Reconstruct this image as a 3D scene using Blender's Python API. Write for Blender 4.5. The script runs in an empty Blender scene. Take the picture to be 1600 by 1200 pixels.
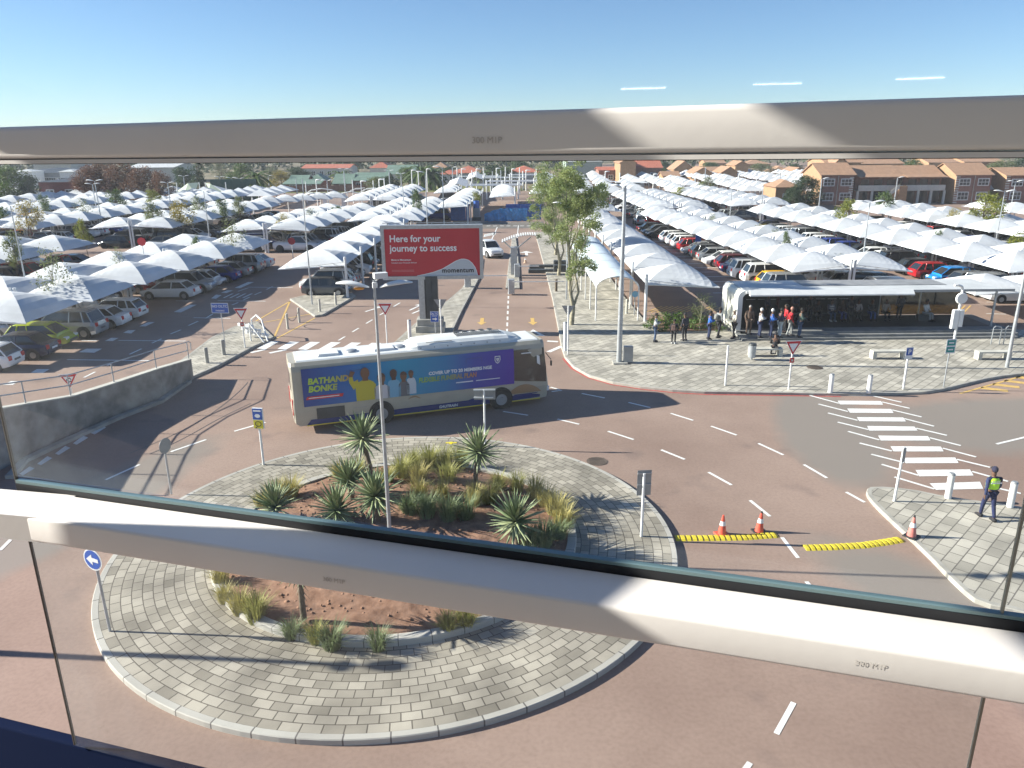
import bpy, bmesh, math, random
from mathutils import Vector, Matrix, geometry, noise
random.seed(7)
rad = math.radians
sc = bpy.context.scene
C = sc.collection
# ---------------------------------------------------------------- camera
FPX, HOR, CH = 1200.0, 220.0, 12.0
PITCH, ROLL = math.atan((600 - HOR) / FPX), rad(-0.5)
_F = Vector((0, math.cos(PITCH), -math.sin(PITCH)))
_U = Vector((0, math.sin(PITCH), math.cos(PITCH)))
_X = Vector((1, 0, 0))
CR = _X * math.cos(ROLL) + _U * math.sin(ROLL)
CU = _U * math.cos(ROLL) - _X * math.sin(ROLL)
CF = _F
cam = bpy.data.cameras.new('camera')
cam.lens = 27.0; cam.sensor_width = 36.0
cam.clip_start = 0.05; cam.clip_end = 4000
co = bpy.data.objects.new('camera', cam); C.objects.link(co)
co.matrix_world = Matrix(((CR.x, CU.x, -CF.x, 0), (CR.y, CU.y, -CF.y, 0), (CR.z, CU.z, -CF.z, CH), (0, 0, 0, 1)))
sc.camera = co
sc.view_settings.view_transform = 'Standard'
sc.view_settings.look = 'None'
sc.view_settings.gamma = 1
sc.view_settings.exposure = 1.4
# ---------------------------------------------------------------- sky and sun
SUN_EL, SUN_AZ = rad(25), rad(-5)       # elevation; heading in which shadows fall (from +x)
w = bpy.data.worlds.new("World"); sc.world = w; w.use_nodes = True
nt = w.node_tree; nt.nodes.clear()
sky = nt.nodes.new('ShaderNodeTexSky'); sky.sky_type = 'NISHITA'; sky.sun_disc = False
sky.sun_elevation = SUN_EL; sky.sun_rotation = rad(-85)
sky.air_density = 1.0; sky.dust_density = 0.3; sky.ozone_density = 3.5; sky.altitude = 1400
bg = nt.nodes.new('ShaderNodeBackground'); bg.inputs[1].default_value = 0.05
out = nt.nodes.new('ShaderNodeOutputWorld')
hsv = nt.nodes.new('ShaderNodeHueSaturation'); hsv.inputs['Saturation'].default_value = 1.0
nt.links.new(sky.outputs[0], hsv.inputs['Color']); tn = nt.nodes.new('ShaderNodeMixRGB'); tn.blend_type = 'MULTIPLY'; tn.inputs[0].default_value = 1; tn.inputs[2].default_value = (1.12, 1.17, 1.27, 1)
nt.links.new(hsv.outputs[0], tn.inputs[1]); nt.links.new(tn.outputs[0], bg.inputs[0]); nt.links.new(bg.outputs[0], out.inputs[0])
sl = bpy.data.lights.new('sun', 'SUN'); sl.energy = 5.0; sl.angle = rad(0.5); sl.color = (1.0, 0.93, 0.83)
so = bpy.data.objects.new('sun', sl); C.objects.link(so)
SD = Vector((math.cos(SUN_EL) * math.cos(SUN_AZ), math.cos(SUN_EL) * math.sin(SUN_AZ), -math.sin(SUN_EL)))
so.rotation_euler = SD.to_track_quat('-Z', 'Y').to_euler(); so.location = (-40, 10, 60)
sc.cycles.max_bounces = 6; sc.cycles.transparent_max_bounces = 12
sc.cycles.diffuse_bounces = 2; sc.cycles.glossy_bounces = 3
sc.cycles.sample_clamp_indirect = 6

def g(px, py, z=0.0):
    """world point at height z seen at pixel (px, py) of the 1600x1200 photograph"""
    d = CF * FPX + CR * (px - 800) - CU * (py - 600)
    t = (CH - z) / -d.z
    p = d * t
    return Vector((p.x, p.y, z))
def proj(p):
    d = Vector(p) - Vector((0, 0, CH))
    f = d.dot(CF)
    if f <= 0.1: return (-9999, -9999)
    return (800 + FPX * d.dot(CR) / f, 600 - FPX * d.dot(CU) / f)
def depth(p): return (Vector(p) - Vector((0, 0, CH))).dot(CF)
def inview(p, m=40, top=200):
    x, y = proj(p); return -m < x < 1600 + m and top < y < 1200 + m
# ---------------------------------------------------------------- materials
def mat(name, col, rough=0.6, metal=0.0, var=0.0, scale=2.0, col2=None, bump=0.0, bscale=30.0, spec=0.5, trans=0.0, sheen=0, detail=4.0, subs=0):
    m = bpy.data.materials.new(name); m.use_nodes = True
    n = m.node_tree.nodes; l = m.node_tree.links
    p = n['Principled BSDF']
    p.inputs['Base Color'].default_value = (*col, 1)
    p.inputs['Roughness'].default_value = rough
    p.inputs['Metallic'].default_value = metal
    if 'Specular IOR Level' in p.inputs: p.inputs['Specular IOR Level'].default_value = spec
    tc = n.new('ShaderNodeTexCoord')
    if var > 0 or col2:
        nz = n.new('ShaderNodeTexNoise'); nz.inputs['Scale'].default_value = scale; nz.inputs['Detail'].default_value = detail
        l.new(tc.outputs['Object'], nz.inputs['Vector'])
        cr = n.new('ShaderNodeValToRGB')
        c2 = col2 if col2 else tuple(c * (1 + var) for c in col)
        c1 = col if col2 else tuple(c * (1 - var) for c in col)
        cr.color_ramp.elements[0].position = 0.32; cr.color_ramp.elements[1].position = 0.68
        cr.color_ramp.elements[0].color = (*c1, 1); cr.color_ramp.elements[1].color = (*c2, 1)
        l.new(nz.outputs['Fac'], cr.inputs[0]); l.new(cr.outputs[0], p.inputs['Base Color'])
    if bump > 0:
        nb = n.new('ShaderNodeTexNoise'); nb.inputs['Scale'].default_value = bscale; nb.inputs['Detail'].default_value = 6
        l.new(tc.outputs['Object'], nb.inputs['Vector'])
        b = n.new('ShaderNodeBump'); b.inputs['Strength'].default_value = bump; b.inputs['Distance'].default_value = 0.03
        l.new(nb.outputs['Fac'], b.inputs['Height']); l.new(b.outputs[0], p.inputs['Normal'])
    return m
def nodes(m): return m.node_tree.nodes, m.node_tree.links, m.node_tree.nodes['Principled BSDF']

def leafmat(name, c1, c2, tr=0.35):
    """leaf: colour varies leaf clump by leaf clump, some light passes through"""
    m = bpy.data.materials.new(name); m.use_nodes = True
    n, l, p = nodes(m)
    tc = n.new('ShaderNodeTexCoord'); nz = n.new('ShaderNodeTexNoise'); nz.inputs['Scale'].default_value = 1.6; nz.inputs['Detail'].default_value = 5
    l.new(tc.outputs['Object'], nz.inputs['Vector'])
    cr = n.new('ShaderNodeValToRGB'); cr.color_ramp.elements[0].position = .35; cr.color_ramp.elements[1].position = .65
    cr.color_ramp.elements[0].color = (*c1, 1); cr.color_ramp.elements[1].color = (*c2, 1)
    l.new(nz.outputs['Fac'], cr.inputs[0]); l.new(cr.outputs[0], p.inputs['Base Color'])
    p.inputs['Roughness'].default_value = .6
    t = n.new('ShaderNodeBsdfTranslucent'); l.new(cr.outputs[0], t.inputs[0])
    mx = n.new('ShaderNodeMixShader'); mx.inputs[0].default_value = tr
    o = n['Material Output']; l.new(p.outputs[0], mx.inputs[1]); l.new(t.outputs[0], mx.inputs[2]); l.new(mx.outputs[0], o.inputs[0])
    return m
def brickmat(name, c1, c2, mort, bw, bh, mortar=0.02, rot=0.0, polar=None, bump=0.25, stain=0.25):
    """pavers: brick courses, straight or in rings about a centre"""
    m = bpy.data.materials.new(name); m.use_nodes = True
    n, l, p = nodes(m); p.inputs['Roughness'].default_value = .85
    ge = n.new('ShaderNodeNewGeometry')
    if polar:
        cx, cy, rm = polar
        sub = n.new('ShaderNodeVectorMath'); sub.operation = 'SUBTRACT'; sub.inputs[1].default_value = (cx, cy, 0)
        l.new(ge.outputs['Position'], sub.inputs[0])
        sx = n.new('ShaderNodeSeparateXYZ'); l.new(sub.outputs[0], sx.inputs[0])
        at = n.new('ShaderNodeMath'); at.operation = 'ARCTAN2'; l.new(sx.outputs[1], at.inputs[0]); l.new(sx.outputs[0], at.inputs[1])
        mu = n.new('ShaderNodeMath'); mu.operation = 'MULTIPLY'; mu.inputs[1].default_value = rm; l.new(at.outputs[0], mu.inputs[0])
        ln = n.new('ShaderNodeVectorMath'); ln.operation = 'LENGTH'
        cmb0 = n.new('ShaderNodeCombineXYZ'); l.new(sx.outputs[0], cmb0.inputs[0]); l.new(sx.outputs[1], cmb0.inputs[1]); l.new(cmb0.outputs[0], ln.inputs[0])
        cmb = n.new('ShaderNodeCombineXYZ'); l.new(mu.outputs[0], cmb.inputs[0]); l.new(ln.outputs['Value'], cmb.inputs[1])
        vec = cmb.outputs[0]
    else:
        mp = n.new('ShaderNodeMapping'); mp.inputs['Rotation'].default_value = (0, 0, rot); l.new(ge.outputs['Position'], mp.inputs[0]); vec = mp.outputs[0]
    br = n.new('ShaderNodeTexBrick'); l.new(vec, br.inputs['Vector'])
    br.inputs['Scale'].default_value = 1; br.inputs['Brick Width'].default_value = bw; br.inputs['Row Height'].default_value = bh
    br.inputs['Mortar Size'].default_value = mortar; br.inputs['Mortar Smooth'].default_value = .2; br.inputs['Bias'].default_value = 0
    br.inputs['Color1'].default_value = (*c1, 1); br.inputs['Color2'].default_value = (*c2, 1); br.inputs['Mortar'].default_value = (*mort, 1)
    nz = n.new('ShaderNodeTexNoise'); nz.inputs['Scale'].default_value = .6; nz.inputs['Detail'].default_value = 6; l.new(ge.outputs['Position'], nz.inputs['Vector'])
    mr = n.new('ShaderNodeMapRange'); mr.inputs[1].default_value = .3; mr.inputs[2].default_value = .7; mr.inputs[3].default_value = 1 - stain; mr.inputs[4].default_value = 1 + stain * .5
    l.new(nz.outputs['Fac'], mr.inputs[0])
    hs = n.new('ShaderNodeHueSaturation'); l.new(br.outputs['Color'], hs.inputs['Color']); l.new(mr.outputs[0], hs.inputs['Value'])
    l.new(hs.outputs[0], p.inputs['Base Color'])
    iv = n.new('ShaderNodeMath'); iv.operation = 'SUBTRACT'; iv.inputs[0].default_value = 1; l.new(br.outputs['Fac'], iv.inputs[1])
    b = n.new('ShaderNodeBump'); b.inputs['Strength'].default_value = bump; b.inputs['Distance'].default_value = .02
    l.new(iv.outputs[0], b.inputs['Height']); l.new(b.outputs[0], p.inputs['Normal'])
    return m

def roadmat(name, c1, c2, c3, worn=()):
    m = bpy.data.materials.new(name); m.use_nodes = True
    n, l, p = nodes(m); p.inputs['Roughness'].default_value = .8; p.inputs['Specular IOR Level'].default_value = .35
    ge = n.new('ShaderNodeNewGeometry')
    a = n.new('ShaderNodeTexNoise'); a.inputs['Scale'].default_value = .13; a.inputs['Detail'].default_value = 7; a.inputs['Roughness'].default_value = .6
    l.new(ge.outputs['Position'], a.inputs['Vector'])
    cr = n.new('ShaderNodeValToRGB'); cr.color_ramp.elements[0].position = .36; cr.color_ramp.elements[1].position = .62
    cr.color_ramp.elements[0].color = (*c1, 1); cr.color_ramp.elements[1].color = (*c2, 1)
    l.new(a.outputs['Fac'], cr.inputs[0])
    f = n.new('ShaderNodeTexNoise'); f.inputs['Scale'].default_value = 9; f.inputs['Detail'].default_value = 5; l.new(ge.outputs['Position'], f.inputs['Vector'])
    mx = n.new('ShaderNodeMixRGB'); mx.blend_type = 'MULTIPLY'; mx.inputs[0].default_value = .35; l.new(cr.outputs[0], mx.inputs[1])
    fr = n.new('ShaderNodeValToRGB'); fr.color_ramp.elements[0].position = .3; fr.color_ramp.elements[0].color = (.65, .62, .6, 1); fr.color_ramp.elements[1].position = .6; fr.color_ramp.elements[1].color = (1, 1, 1, 1)
    l.new(f.outputs['Fac'], fr.inputs[0]); l.new(fr.outputs[0], mx.inputs[2])
    # oil stains
    s = n.new('ShaderNodeTexNoise'); s.inputs['Scale'].default_value = .5; s.inputs['Detail'].default_value = 2; l.new(ge.outputs['Position'], s.inputs['Vector'])
    sr = n.new('ShaderNodeValToRGB'); sr.color_ramp.elements[0].position = .62; sr.color_ramp.elements[0].color = (0, 0, 0, 1); sr.color_ramp.elements[1].position = .78; sr.color_ramp.elements[1].color = (.5, .5, .5, 1)
    l.new(s.outputs['Fac'], sr.inputs[0])
    m2 = n.new('ShaderNodeMixRGB'); l.new(sr.outputs[0], m2.inputs[0]); l.new(mx.outputs[0], m2.inputs[1]); m2.inputs[2].default_value = (*c3, 1)
    outc = m2.outputs[0]
    for (cx, cy, rx, ry, rz) in worn:
        mp = n.new('ShaderNodeMapping'); mp.vector_type = 'TEXTURE'; mp.inputs['Location'].default_value = (cx, cy, 0); mp.inputs['Rotation'].default_value = (0, 0, rz); mp.inputs['Scale'].default_value = (rx, ry, 1)
        l.new(ge.outputs['Position'], mp.inputs[0]); ln = n.new('ShaderNodeVectorMath'); ln.operation = 'LENGTH'; l.new(mp.outputs[0], ln.inputs[0])
        ad = n.new('ShaderNodeMath'); ad.operation = 'MULTIPLY_ADD'; ad.inputs[1].default_value = .9; l.new(a.outputs['Fac'], ad.inputs[0]); l.new(ln.outputs['Value'], ad.inputs[2])
        r2 = n.new('ShaderNodeMapRange'); r2.inputs[1].default_value = 1.2; r2.inputs[2].default_value = 1.5; r2.inputs[3].default_value = .85; r2.inputs[4].default_value = 0; l.new(ad.outputs[0], r2.inputs[0])
        m3 = n.new('ShaderNodeMixRGB'); l.new(r2.outputs[0], m3.inputs[0]); l.new(outc, m3.inputs[1]); m3.inputs[2].default_value = (.225, .20, .175, 1); outc = m3.outputs[0]
    l.new(outc, p.inputs['Base Color'])
    b = n.new('ShaderNodeTexNoise'); b.inputs['Scale'].default_value = 60; l.new(ge.outputs['Position'], b.inputs['Vector'])
    bp = n.new('ShaderNodeBump'); bp.inputs['Strength'].default_value = .25; bp.inputs['Distance'].default_value = .01; l.new(b.outputs['Fac'], bp.inputs['Height']); l.new(bp.outputs[0], p.inputs['Normal'])
    return m

ICX, ICY, IR, IR2 = -3.6, 21.6, 8.6, 5.45          # roundabout centre, outer and planter radius
M = {}
M['road'] = roadmat('reddish_asphalt', (.25, .172, .137), (.335, .24, .193), (.12, .09, .085), worn=((23.5, 32.0, 9.5, 3.6, rad(6)), (13.6, 31.0, 2.4, 7.0, rad(-12)), (12.5, 16.0, 2.2, 7, rad(30)), (-15, 24, 2, 8, rad(-20))))
M['road2'] = roadmat('worn_grey_asphalt', (.15, .135, .12), (.19, .17, .15), (.1, .09, .085))
M['earth'] = mat('dry_ground', (.14, .12, .065), .95, col2=(.22, .17, .10), scale=.03)
M['lawn'] = mat('lawn', (.13, .15, .035), .95, col2=(.2, .19, .06), scale=.2)
M['soil'] = mat('red_soil', (.17, .085, .05), .95, col2=(.30, .17, .11), scale=3.5, bump=.9, bscale=5, detail=8)
M['kerb'] = mat('kerb_concrete', (.36, .34, .30), .85, var=.18, scale=2.2, bump=.15)
M['pave'] = brickmat('grey_pavers', (.33, .305, .255), (.52, .48, .405), (.15, .135, .115), .60, .40, .018, rot=rad(-45), stain=.3)
M['pave2'] = brickmat('ring_pavers', (.25, .225, .18), (.43, .39, .32), (.11, .095, .075), 0.40, .272, .014, polar=(ICX, ICY, 7.0), stain=.36)
M['white'] = mat('road_paint_white', (.70, .69, .66), .6, col2=(.82, .81, .78), scale=3)
M['yellow'] = mat('road_paint_yellow', (.62, .40, .12), .6, var=.15, scale=5)
M['redp'] = mat('road_paint_red', (.42, .08, .07), .6, var=.2, scale=5)
M['conc'] = mat('concrete', (.34, .33, .30), .85, var=.22, scale=1.3, bump=.2)
M['cream'] = mat('cream_concrete', (.52, .50, .44), .8, var=.12, scale=1.5)
M['whitem'] = mat('white_painted_metal', (.74, .74, .73), .45, var=.05)
M['frame'] = mat('window_frame_aluminium', (.66, .65, .625), .5, col2=(.62, .61, .585), scale=2.2, bump=.015, detail=9)
M['gasket'] = mat('gasket', (.006, .008, .012), .6)
M['galv'] = mat('galvanised_steel', (.42, .44, .46), .45, metal=.5, var=.12, scale=6)
M['dark'] = mat('dark_metal', (.05, .055, .06), .5, var=.2)
M['black'] = mat('black_rubber', (.018, .018, .02), .6)
M['tyre'] = mat('tyre', (.02, .02, .022), .8)
M['rim'] = mat('wheel_rim', (.42, .43, .45), .35, metal=.8)
M['glassd'] = mat('dark_glass', (.018, .024, .03), .08, spec=.8)
M['lens'] = mat('headlight_lens', (.75, .78, .8), .1, spec=.8)
M['tail'] = mat('tail_light', (.45, .01, .015), .2)
M['amber'] = mat('amber_lens', (.8, .35, .05), .3)
M['fabric'] = mat('shade_net', (.66, .68, .70), .8, var=.05, scale=1.2)
M['fabric2'] = mat('shade_net_tunnel', (.60, .68, .74), .7, var=.05, scale=1.2)
M['trunk'] = mat('bark', (.13, .10, .07), .9, var=.3, scale=6, bump=.4)
M['ltrunk'] = mat('pale_bark', (.30, .27, .19), .9, var=.3, scale=6)
M['skin'] = mat('skin', (.13, .065, .04), .6)
M['signred'] = mat('sign_red', (.55, .02, .03), .4); M['signblue'] = mat('sign_blue', (.015, .09, .42), .4)
M['signwhite'] = mat('sign_white', (.78, .79, .79), .4); M['signgreen'] = mat('sign_green', (.01, .28, .26), .4)
M['signback'] = mat('sign_back', (.30, .31, .32), .5, metal=.3, var=.1)
M['yellowsign'] = mat('sign_yellow', (.72, .62, .04), .4)
M['brick'] = brickmat('face_brick', (.21, .075, .045), (.27, .11, .07), (.25, .2, .17), .22, .08, .012, stain=.2)
M['brickl'] = mat('sandy_face_brick', (.36, .215, .12), .9, var=.14, scale=2.0)
M['brickd'] = mat('red_face_brick', (.25, .125, .095), .9, var=.2, scale=2.0)
M['tile'] = mat('clay_roof_tile', (.36, .21, .13), .85, var=.12, scale=1.5)
M['tiler'] = mat('red_roof_tile', (.42, .13, .08), .85, var=.15, scale=1.5)
M['roofg'] = mat('green_sheet_roof', (.16, .23, .18), .6, var=.15, scale=.8)
M['roofw'] = mat('pale_sheet_roof', (.55, .56, .56), .6, var=.1, scale=.8)
M['plaster'] = mat('pale_plaster', (.52, .50, .45), .85, var=.1)
M['bluep'] = mat('blue_hoarding', (.015, .09, .36), .5, var=.25, scale=2)
M['tarp'] = mat('blue_tarpaulin', (.04, .28, .62), .35, var=.3, scale=3)

# ---------------------------------------------------------------- mesh builder
class MB:
    def __init__(s): s.v = []; s.f = []; s.mi = []; s.sm = []; s.cur = 0; s.smooth = False
    def add(s, vs, fs, smooth=None):
        o = len(s.v); s.v.extend([tuple(v) for v in vs])
        for f in fs: s.f.append([i + o for i in f]); s.mi.append(s.cur); s.sm.append(s.smooth if smooth is None else smooth)
        return s
    def m(s, i): s.cur = i; return s
    def box(s, x0, x1, y0, y1, z0, z1, rz=0, c=None):
        vs = [(x, y, z) for z in (z0, z1) for x, y in ((x0, y0), (x1, y0), (x1, y1), (x0, y1))]
        if rz:
            cx, cy = c or ((x0 + x1) / 2, (y0 + y1) / 2); a, b = math.cos(rz), math.sin(rz)
            vs = [(cx + (x - cx) * a - (y - cy) * b, cy + (x - cx) * b + (y - cy) * a, z) for x, y, z in vs]
        return s.add(vs, [(3, 2, 1, 0), (4, 5, 6, 7), (0, 1, 5, 4), (1, 2, 6, 5), (2, 3, 7, 6), (3, 0, 4, 7)], False)
    def rbox(s, x0, x1, y0, y1, z0, z1, r):
        """box with chamfered vertical and top edges"""
        secs = []
        for z, q in ((z0, 0), (z1 - r, 0), (z1, r)):
            secs.append([(x0 + q + r, y0 + q, z), (x1 - q - r, y0 + q, z), (x1 - q, y0 + q + r, z), (x1 - q, y1 - q - r, z), (x1 - q - r, y1 - q, z), (x0 + q + r, y1 - q, z), (x0 + q, y1 - q - r, z), (x0 + q, y0 + q + r, z)])
        return s.loft(secs, cap=True, smooth=False)
    def tube(s, p0, p1, r0, r1=None, n=8, cap=True, smooth=True):
        r1 = r0 if r1 is None else r1
        p0, p1 = Vector(p0), Vector(p1); d = (p1 - p0)
        if d.length < 1e-6: return s
        d.normalize(); a = d.orthogonal().normalized(); b = d.cross(a)
        vs = []
        for p, r in ((p0, r0), (p1, r1)):
            for i in range(n):
                t = 2 * math.pi * i / n; vs.append(p + a * (r * math.cos(t)) + b * (r * math.sin(t)))
        fs = [(i, (i + 1) % n, n + (i + 1) % n, n + i) for i in range(n)]
        s.add(vs, fs, smooth)
        if cap: s.add(vs, [tuple(range(n - 1, -1, -1)), tuple(range(n, 2 * n))], False)
        return s
    def path(s, pts, r, n=6, smooth=True):
        for i in range(len(pts) - 1):
            a = r[i] if isinstance(r, (list, tuple)) else r; b = r[i + 1] if isinstance(r, (list, tuple)) else r
            s.tube(pts[i], pts[i + 1], a, b, n, cap=(i in (0, len(pts) - 2)), smooth=smooth)
        return s
    def loft(s, secs, cap=True, closed=True, smooth=None):
        n = len(secs[0]); vs = [p for q in secs for p in q]; fs = []
        for k in range(len(secs) - 1):
            for i in range(n if closed else n - 1):
                j = (i + 1) % n; fs.append((k * n + i, k * n + j, (k + 1) * n + j, (k + 1) * n + i))
        if cap: fs += [tuple(range(n - 1, -1, -1)), tuple(range((len(secs) - 1) * n, len(secs) * n))]
        return s.add(vs, fs, smooth)
    def poly(s, pts, z=None):
        """flat polygon (may be concave)"""
        vs = [Vector((p[0], p[1], z if z is not None else p[2])) for p in pts]
        ts = geometry.tessellate_polygon([vs])
        fs = []
        for t in ts:
            a, b, c = (vs[i] for i in t)
            fs.append(t if (b - a).cross(c - a).z >= 0 else t[::-1])
        return s.add(vs, fs, False)
    def prism(s, pts, z0, z1, top=True):
        n = len(pts); ar = sum(pts[i][0] * pts[(i + 1) % n][1] - pts[(i + 1) % n][0] * pts[i][1] for i in range(n))
        if ar < 0: pts = pts[::-1]
        vs = [(p[0], p[1], z0) for p in pts] + [(p[0], p[1], z1) for p in pts]
        s.add(vs, [(i, (i + 1) % n, n + (i + 1) % n, n + i) for i in range(n)], False)
        if top: s.poly(pts, z1)
        return s
    def sphere(s, c, r, nu=10, nv=7, sz=(1, 1, 1)):
        vs = []; fs = []
        for j in range(nv + 1):
            a = math.pi * j / nv
            for i in range(nu):
                t = 2 * math.pi * i / nu
                vs.append((c[0] + r * sz[0] * math.sin(a) * math.cos(t), c[1] + r * sz[1] * math.sin(a) * math.sin(t), c[2] + r * sz[2] * math.cos(a)))
        for j in range(nv):
            for i in range(nu):
                k = (i + 1) % nu; fs.append((j * nu + i, (j + 1) * nu + i, (j + 1) * nu + k, j * nu + k))
        return s.add(vs, fs, True)
    def line(s, pts, w, z):
        """flat strip of width w along points"""
        for i in range(len(pts) - 1):
            a, b = Vector(pts[i][:2]), Vector(pts[i + 1][:2]); d = (b - a)
            if d.length < 1e-5: continue
            d.normalize(); n = Vector((-d.y, d.x)) * (w / 2)
            s.add([(*(a - n), z), (*(b - n), z), (*(b + n), z), (*(a + n), z)], [(0, 1, 2, 3)], False)
        return s
    def xf(s, mtx):
        s.v = [tuple(mtx @ Vector(v)) for v in s.v]; return s
    def mesh(s, name, mats):
        me = bpy.data.meshes.new(name); me.from_pydata(s.v, [], s.f)
        for q in (mats if isinstance(mats, (list, tuple)) else [mats]): me.materials.append(q)
        me.polygons.foreach_set('material_index', s.mi); me.polygons.foreach_set('use_smooth', s.sm)
        me.update(); return me
    def build(s, name, mats, parent=None):
        return link(name, s.mesh(name, mats), parent)
def link(name, me, parent=None):
    o = bpy.data.objects.new(name, me); C.objects.link(o)
    if parent: o.parent = parent
    return o
def tag(o, label, cat, group=None, kind=None):
    if label: o['label'] = label
    if cat: o['category'] = cat
    if group: o['group'] = group
    if kind: o['kind'] = kind
    return o
def struct(o, kind='structure'): o['kind'] = kind; return o
def thing(name, label, cat, loc=(0, 0, 0), rz=0, group=None):
    o = bpy.data.objects.new(name, None); C.objects.link(o); o.empty_display_size = .3
    o.location = loc; o.rotation_euler = (0, 0, rz)
    return tag(o, label, cat, group)
KIDS = {}
def part(name, mb, mats, parent):
    o = mb.build(name, mats, parent); KIDS.setdefault(parent.name, []).append(o); return o
def kids(o): return KIDS.get(o.name, [])
def dup(root, loc, rz=0, label=None, scale=None, group=None):
    r = root.copy(); C.objects.link(r); r.location = loc; r.rotation_euler = (0, 0, rz)
    if label: r['label'] = label
    if group: r['group'] = group
    if scale: r.scale = scale if isinstance(scale, (tuple, list)) else (scale,) * 3
    for ch in kids(root):
        c = ch.copy(); C.objects.link(c); c.parent = r; KIDS.setdefault(r.name, []).append(c)
        for q in kids(ch):
            d = q.copy(); C.objects.link(d); d.parent = c
    return r
def text(body, size, mt, mtx, parent, name='lettering', ext=.006, shear=0, off=0.0, align='LEFT', xs=1.0, spacing=1.0):
    cu = bpy.data.curves.new('t', 'FONT'); cu.body = body; cu.size = size; cu.extrude = ext; cu.shear = shear; cu.offset = off
    cu.align_x = align; cu.space_character = spacing; cu.resolution_u = 3
    o = bpy.data.objects.new('t', cu); C.objects.link(o)
    dg = bpy.context.evaluated_depsgraph_get(); me = bpy.data.meshes.new_from_object(o.evaluated_get(dg))
    bpy.data.objects.remove(o); bpy.data.curves.remove(cu)
    me.transform(mtx @ Matrix.Diagonal((xs, 1, 1, 1))); me.materials.clear(); me.materials.append(mt); me.name = name
    q = link(name, me, parent)
    if parent: KIDS.setdefault(parent.name, []).append(q)
    return q
UP = Matrix.Rotation(rad(90), 4, 'X')     # text plane -> upright, facing -y
def ordn(i): return ['nearest', 'second', 'third', 'fourth', 'fifth', 'sixth', 'seventh', 'eighth', 'ninth', 'tenth', 'eleventh', 'twelfth', 'thirteenth', 'fourteenth', 'fifteenth', 'sixteenth', 'seventeenth', 'eighteenth', 'nineteenth', 'twentieth'][i] if i < 20 else '%dth' % (i + 1)
# ---------------------------------------------------------------- window frame and glass round the viewer
AZ = rad(16.3)
fu = Vector((math.cos(AZ), -math.sin(AZ), 0)); fn = Vector((math.sin(AZ), math.cos(AZ), 0))
def fr(s, D, z): return fu * s + fn * D + Vector((0, 0, CH + z))
def bevel(o, wd=.012, seg=3):
    b = o.modifiers.new('bevel', 'BEVEL'); b.width = wd; b.segments = seg; b.limit_method = 'ANGLE'
    for p in o.data.polygons: p.use_smooth = True
    return o
def fbar(mb, s0, s1, D0, D1, za0, za1, zb0=None, zb1=None):
    zb0 = za0 if zb0 is None else zb0; zb1 = za1 if zb1 is None else zb1
    q = [[fr(s, D0, lo), fr(s, D0, hi), fr(s, D1, hi), fr(s, D1, lo)] for s, lo, hi in ((s0, za0, za1), (s1, zb0, zb1))]
    mb.loft(q, smooth=False)
up = thing('window_rail', 'grey aluminium rail across the window at eye level', 'window rail', fr(0, 1.88, 0), 0, 'white rails of the window')
b = MB(); fbar(b, -2.9, 4.2, 1.8, 1.93, -.043, .040, -.009, .117); o = bevel(part('rail_tube', b, M['frame'], up), .014); 
b = MB(); fbar(b, -2.9, 4.2, 1.806, 1.925, -.0555, -.0445, -.023, -.012); part('rail_lip', b, M['frame'], up)
b = MB(); fbar(b, -2.9, 4.2, 1.92, 1.95, -.0595, -.0565, -.0277, -.0242); part('gasket', b, M['gasket'], up)
lo = thing('window_rail', 'white aluminium rail crossing the window below, lit on its top face', 'window rail', fr(0, 1.88, -1.3), 0, 'white rails of the window')
b = MB(); fbar(b, -2.262, 4.2, 1.80, 1.975, -1.303, -1.205); o = bevel(part('rail_tube', b, M['frame'], lo), .012)
b = MB(); c0 = fr(-2.262, 1.80, 0); dl = Vector((-.982, .190, 0)); nl = Vector((.190, .982, 0)) * .175
b.loft([[c0 + dl * t + k for k in (Vector((0, 0, -1.302)), Vector((0, 0, -1.206)), nl + Vector((0, 0, -1.206)), nl + Vector((0, 0, -1.302)))] for t in (-.06, 1.6)], smooth=False)
part('rail_return', b, M['frame'], lo)
for o_ in (up, lo):
    for c_ in kids(o_): c_.matrix_parent_inverse = Matrix.Translation(-o_.location)
gl = bpy.data.materials.new('window_glass'); gl.use_nodes = True
n = gl.node_tree.nodes; l = gl.node_tree.links; n.clear()
go = n.new('ShaderNodeOutputMaterial'); gt = n.new('ShaderNodeBsdfTransparent'); gt.inputs[0].default_value = (.94, .965, .96, 1)
gg = n.new('ShaderNodeBsdfGlossy'); gg.inputs['Roughness'].default_value = .02; gg.inputs['Color'].default_value = (.9, .95, 1, 1)
gm = n.new('ShaderNodeMixShader'); lw = n.new('ShaderNodeLayerWeight'); lw.inputs['Blend'].default_value = .5
pw = n.new('ShaderNodeMath'); pw.operation = 'POWER'; pw.inputs[1].default_value = 4; l.new(lw.outputs['Facing'], pw.inputs[0])
fz = n.new('ShaderNodeMath'); fz.operation = 'MULTIPLY_ADD'; fz.inputs[1].default_value = .5; fz.inputs[2].default_value = .022; l.new(pw.outputs[0], fz.inputs[0])
l.new(fz.outputs[0], gm.inputs[0]); l.new(gt.outputs[0], gm.inputs[1]); l.new(gg.outputs[0], gm.inputs[2]); df = n.new('ShaderNodeBsdfDiffuse'); df.inputs[0].default_value = (.8, .85, .82, 1); tl0 = n.new('ShaderNodeBsdfTranslucent'); tl0.inputs[0].default_value = (.8, .85, .82, 1)
ds = n.new('ShaderNodeAddShader'); l.new(df.outputs[0], ds.inputs[0]); l.new(tl0.outputs[0], ds.inputs[1])
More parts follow.
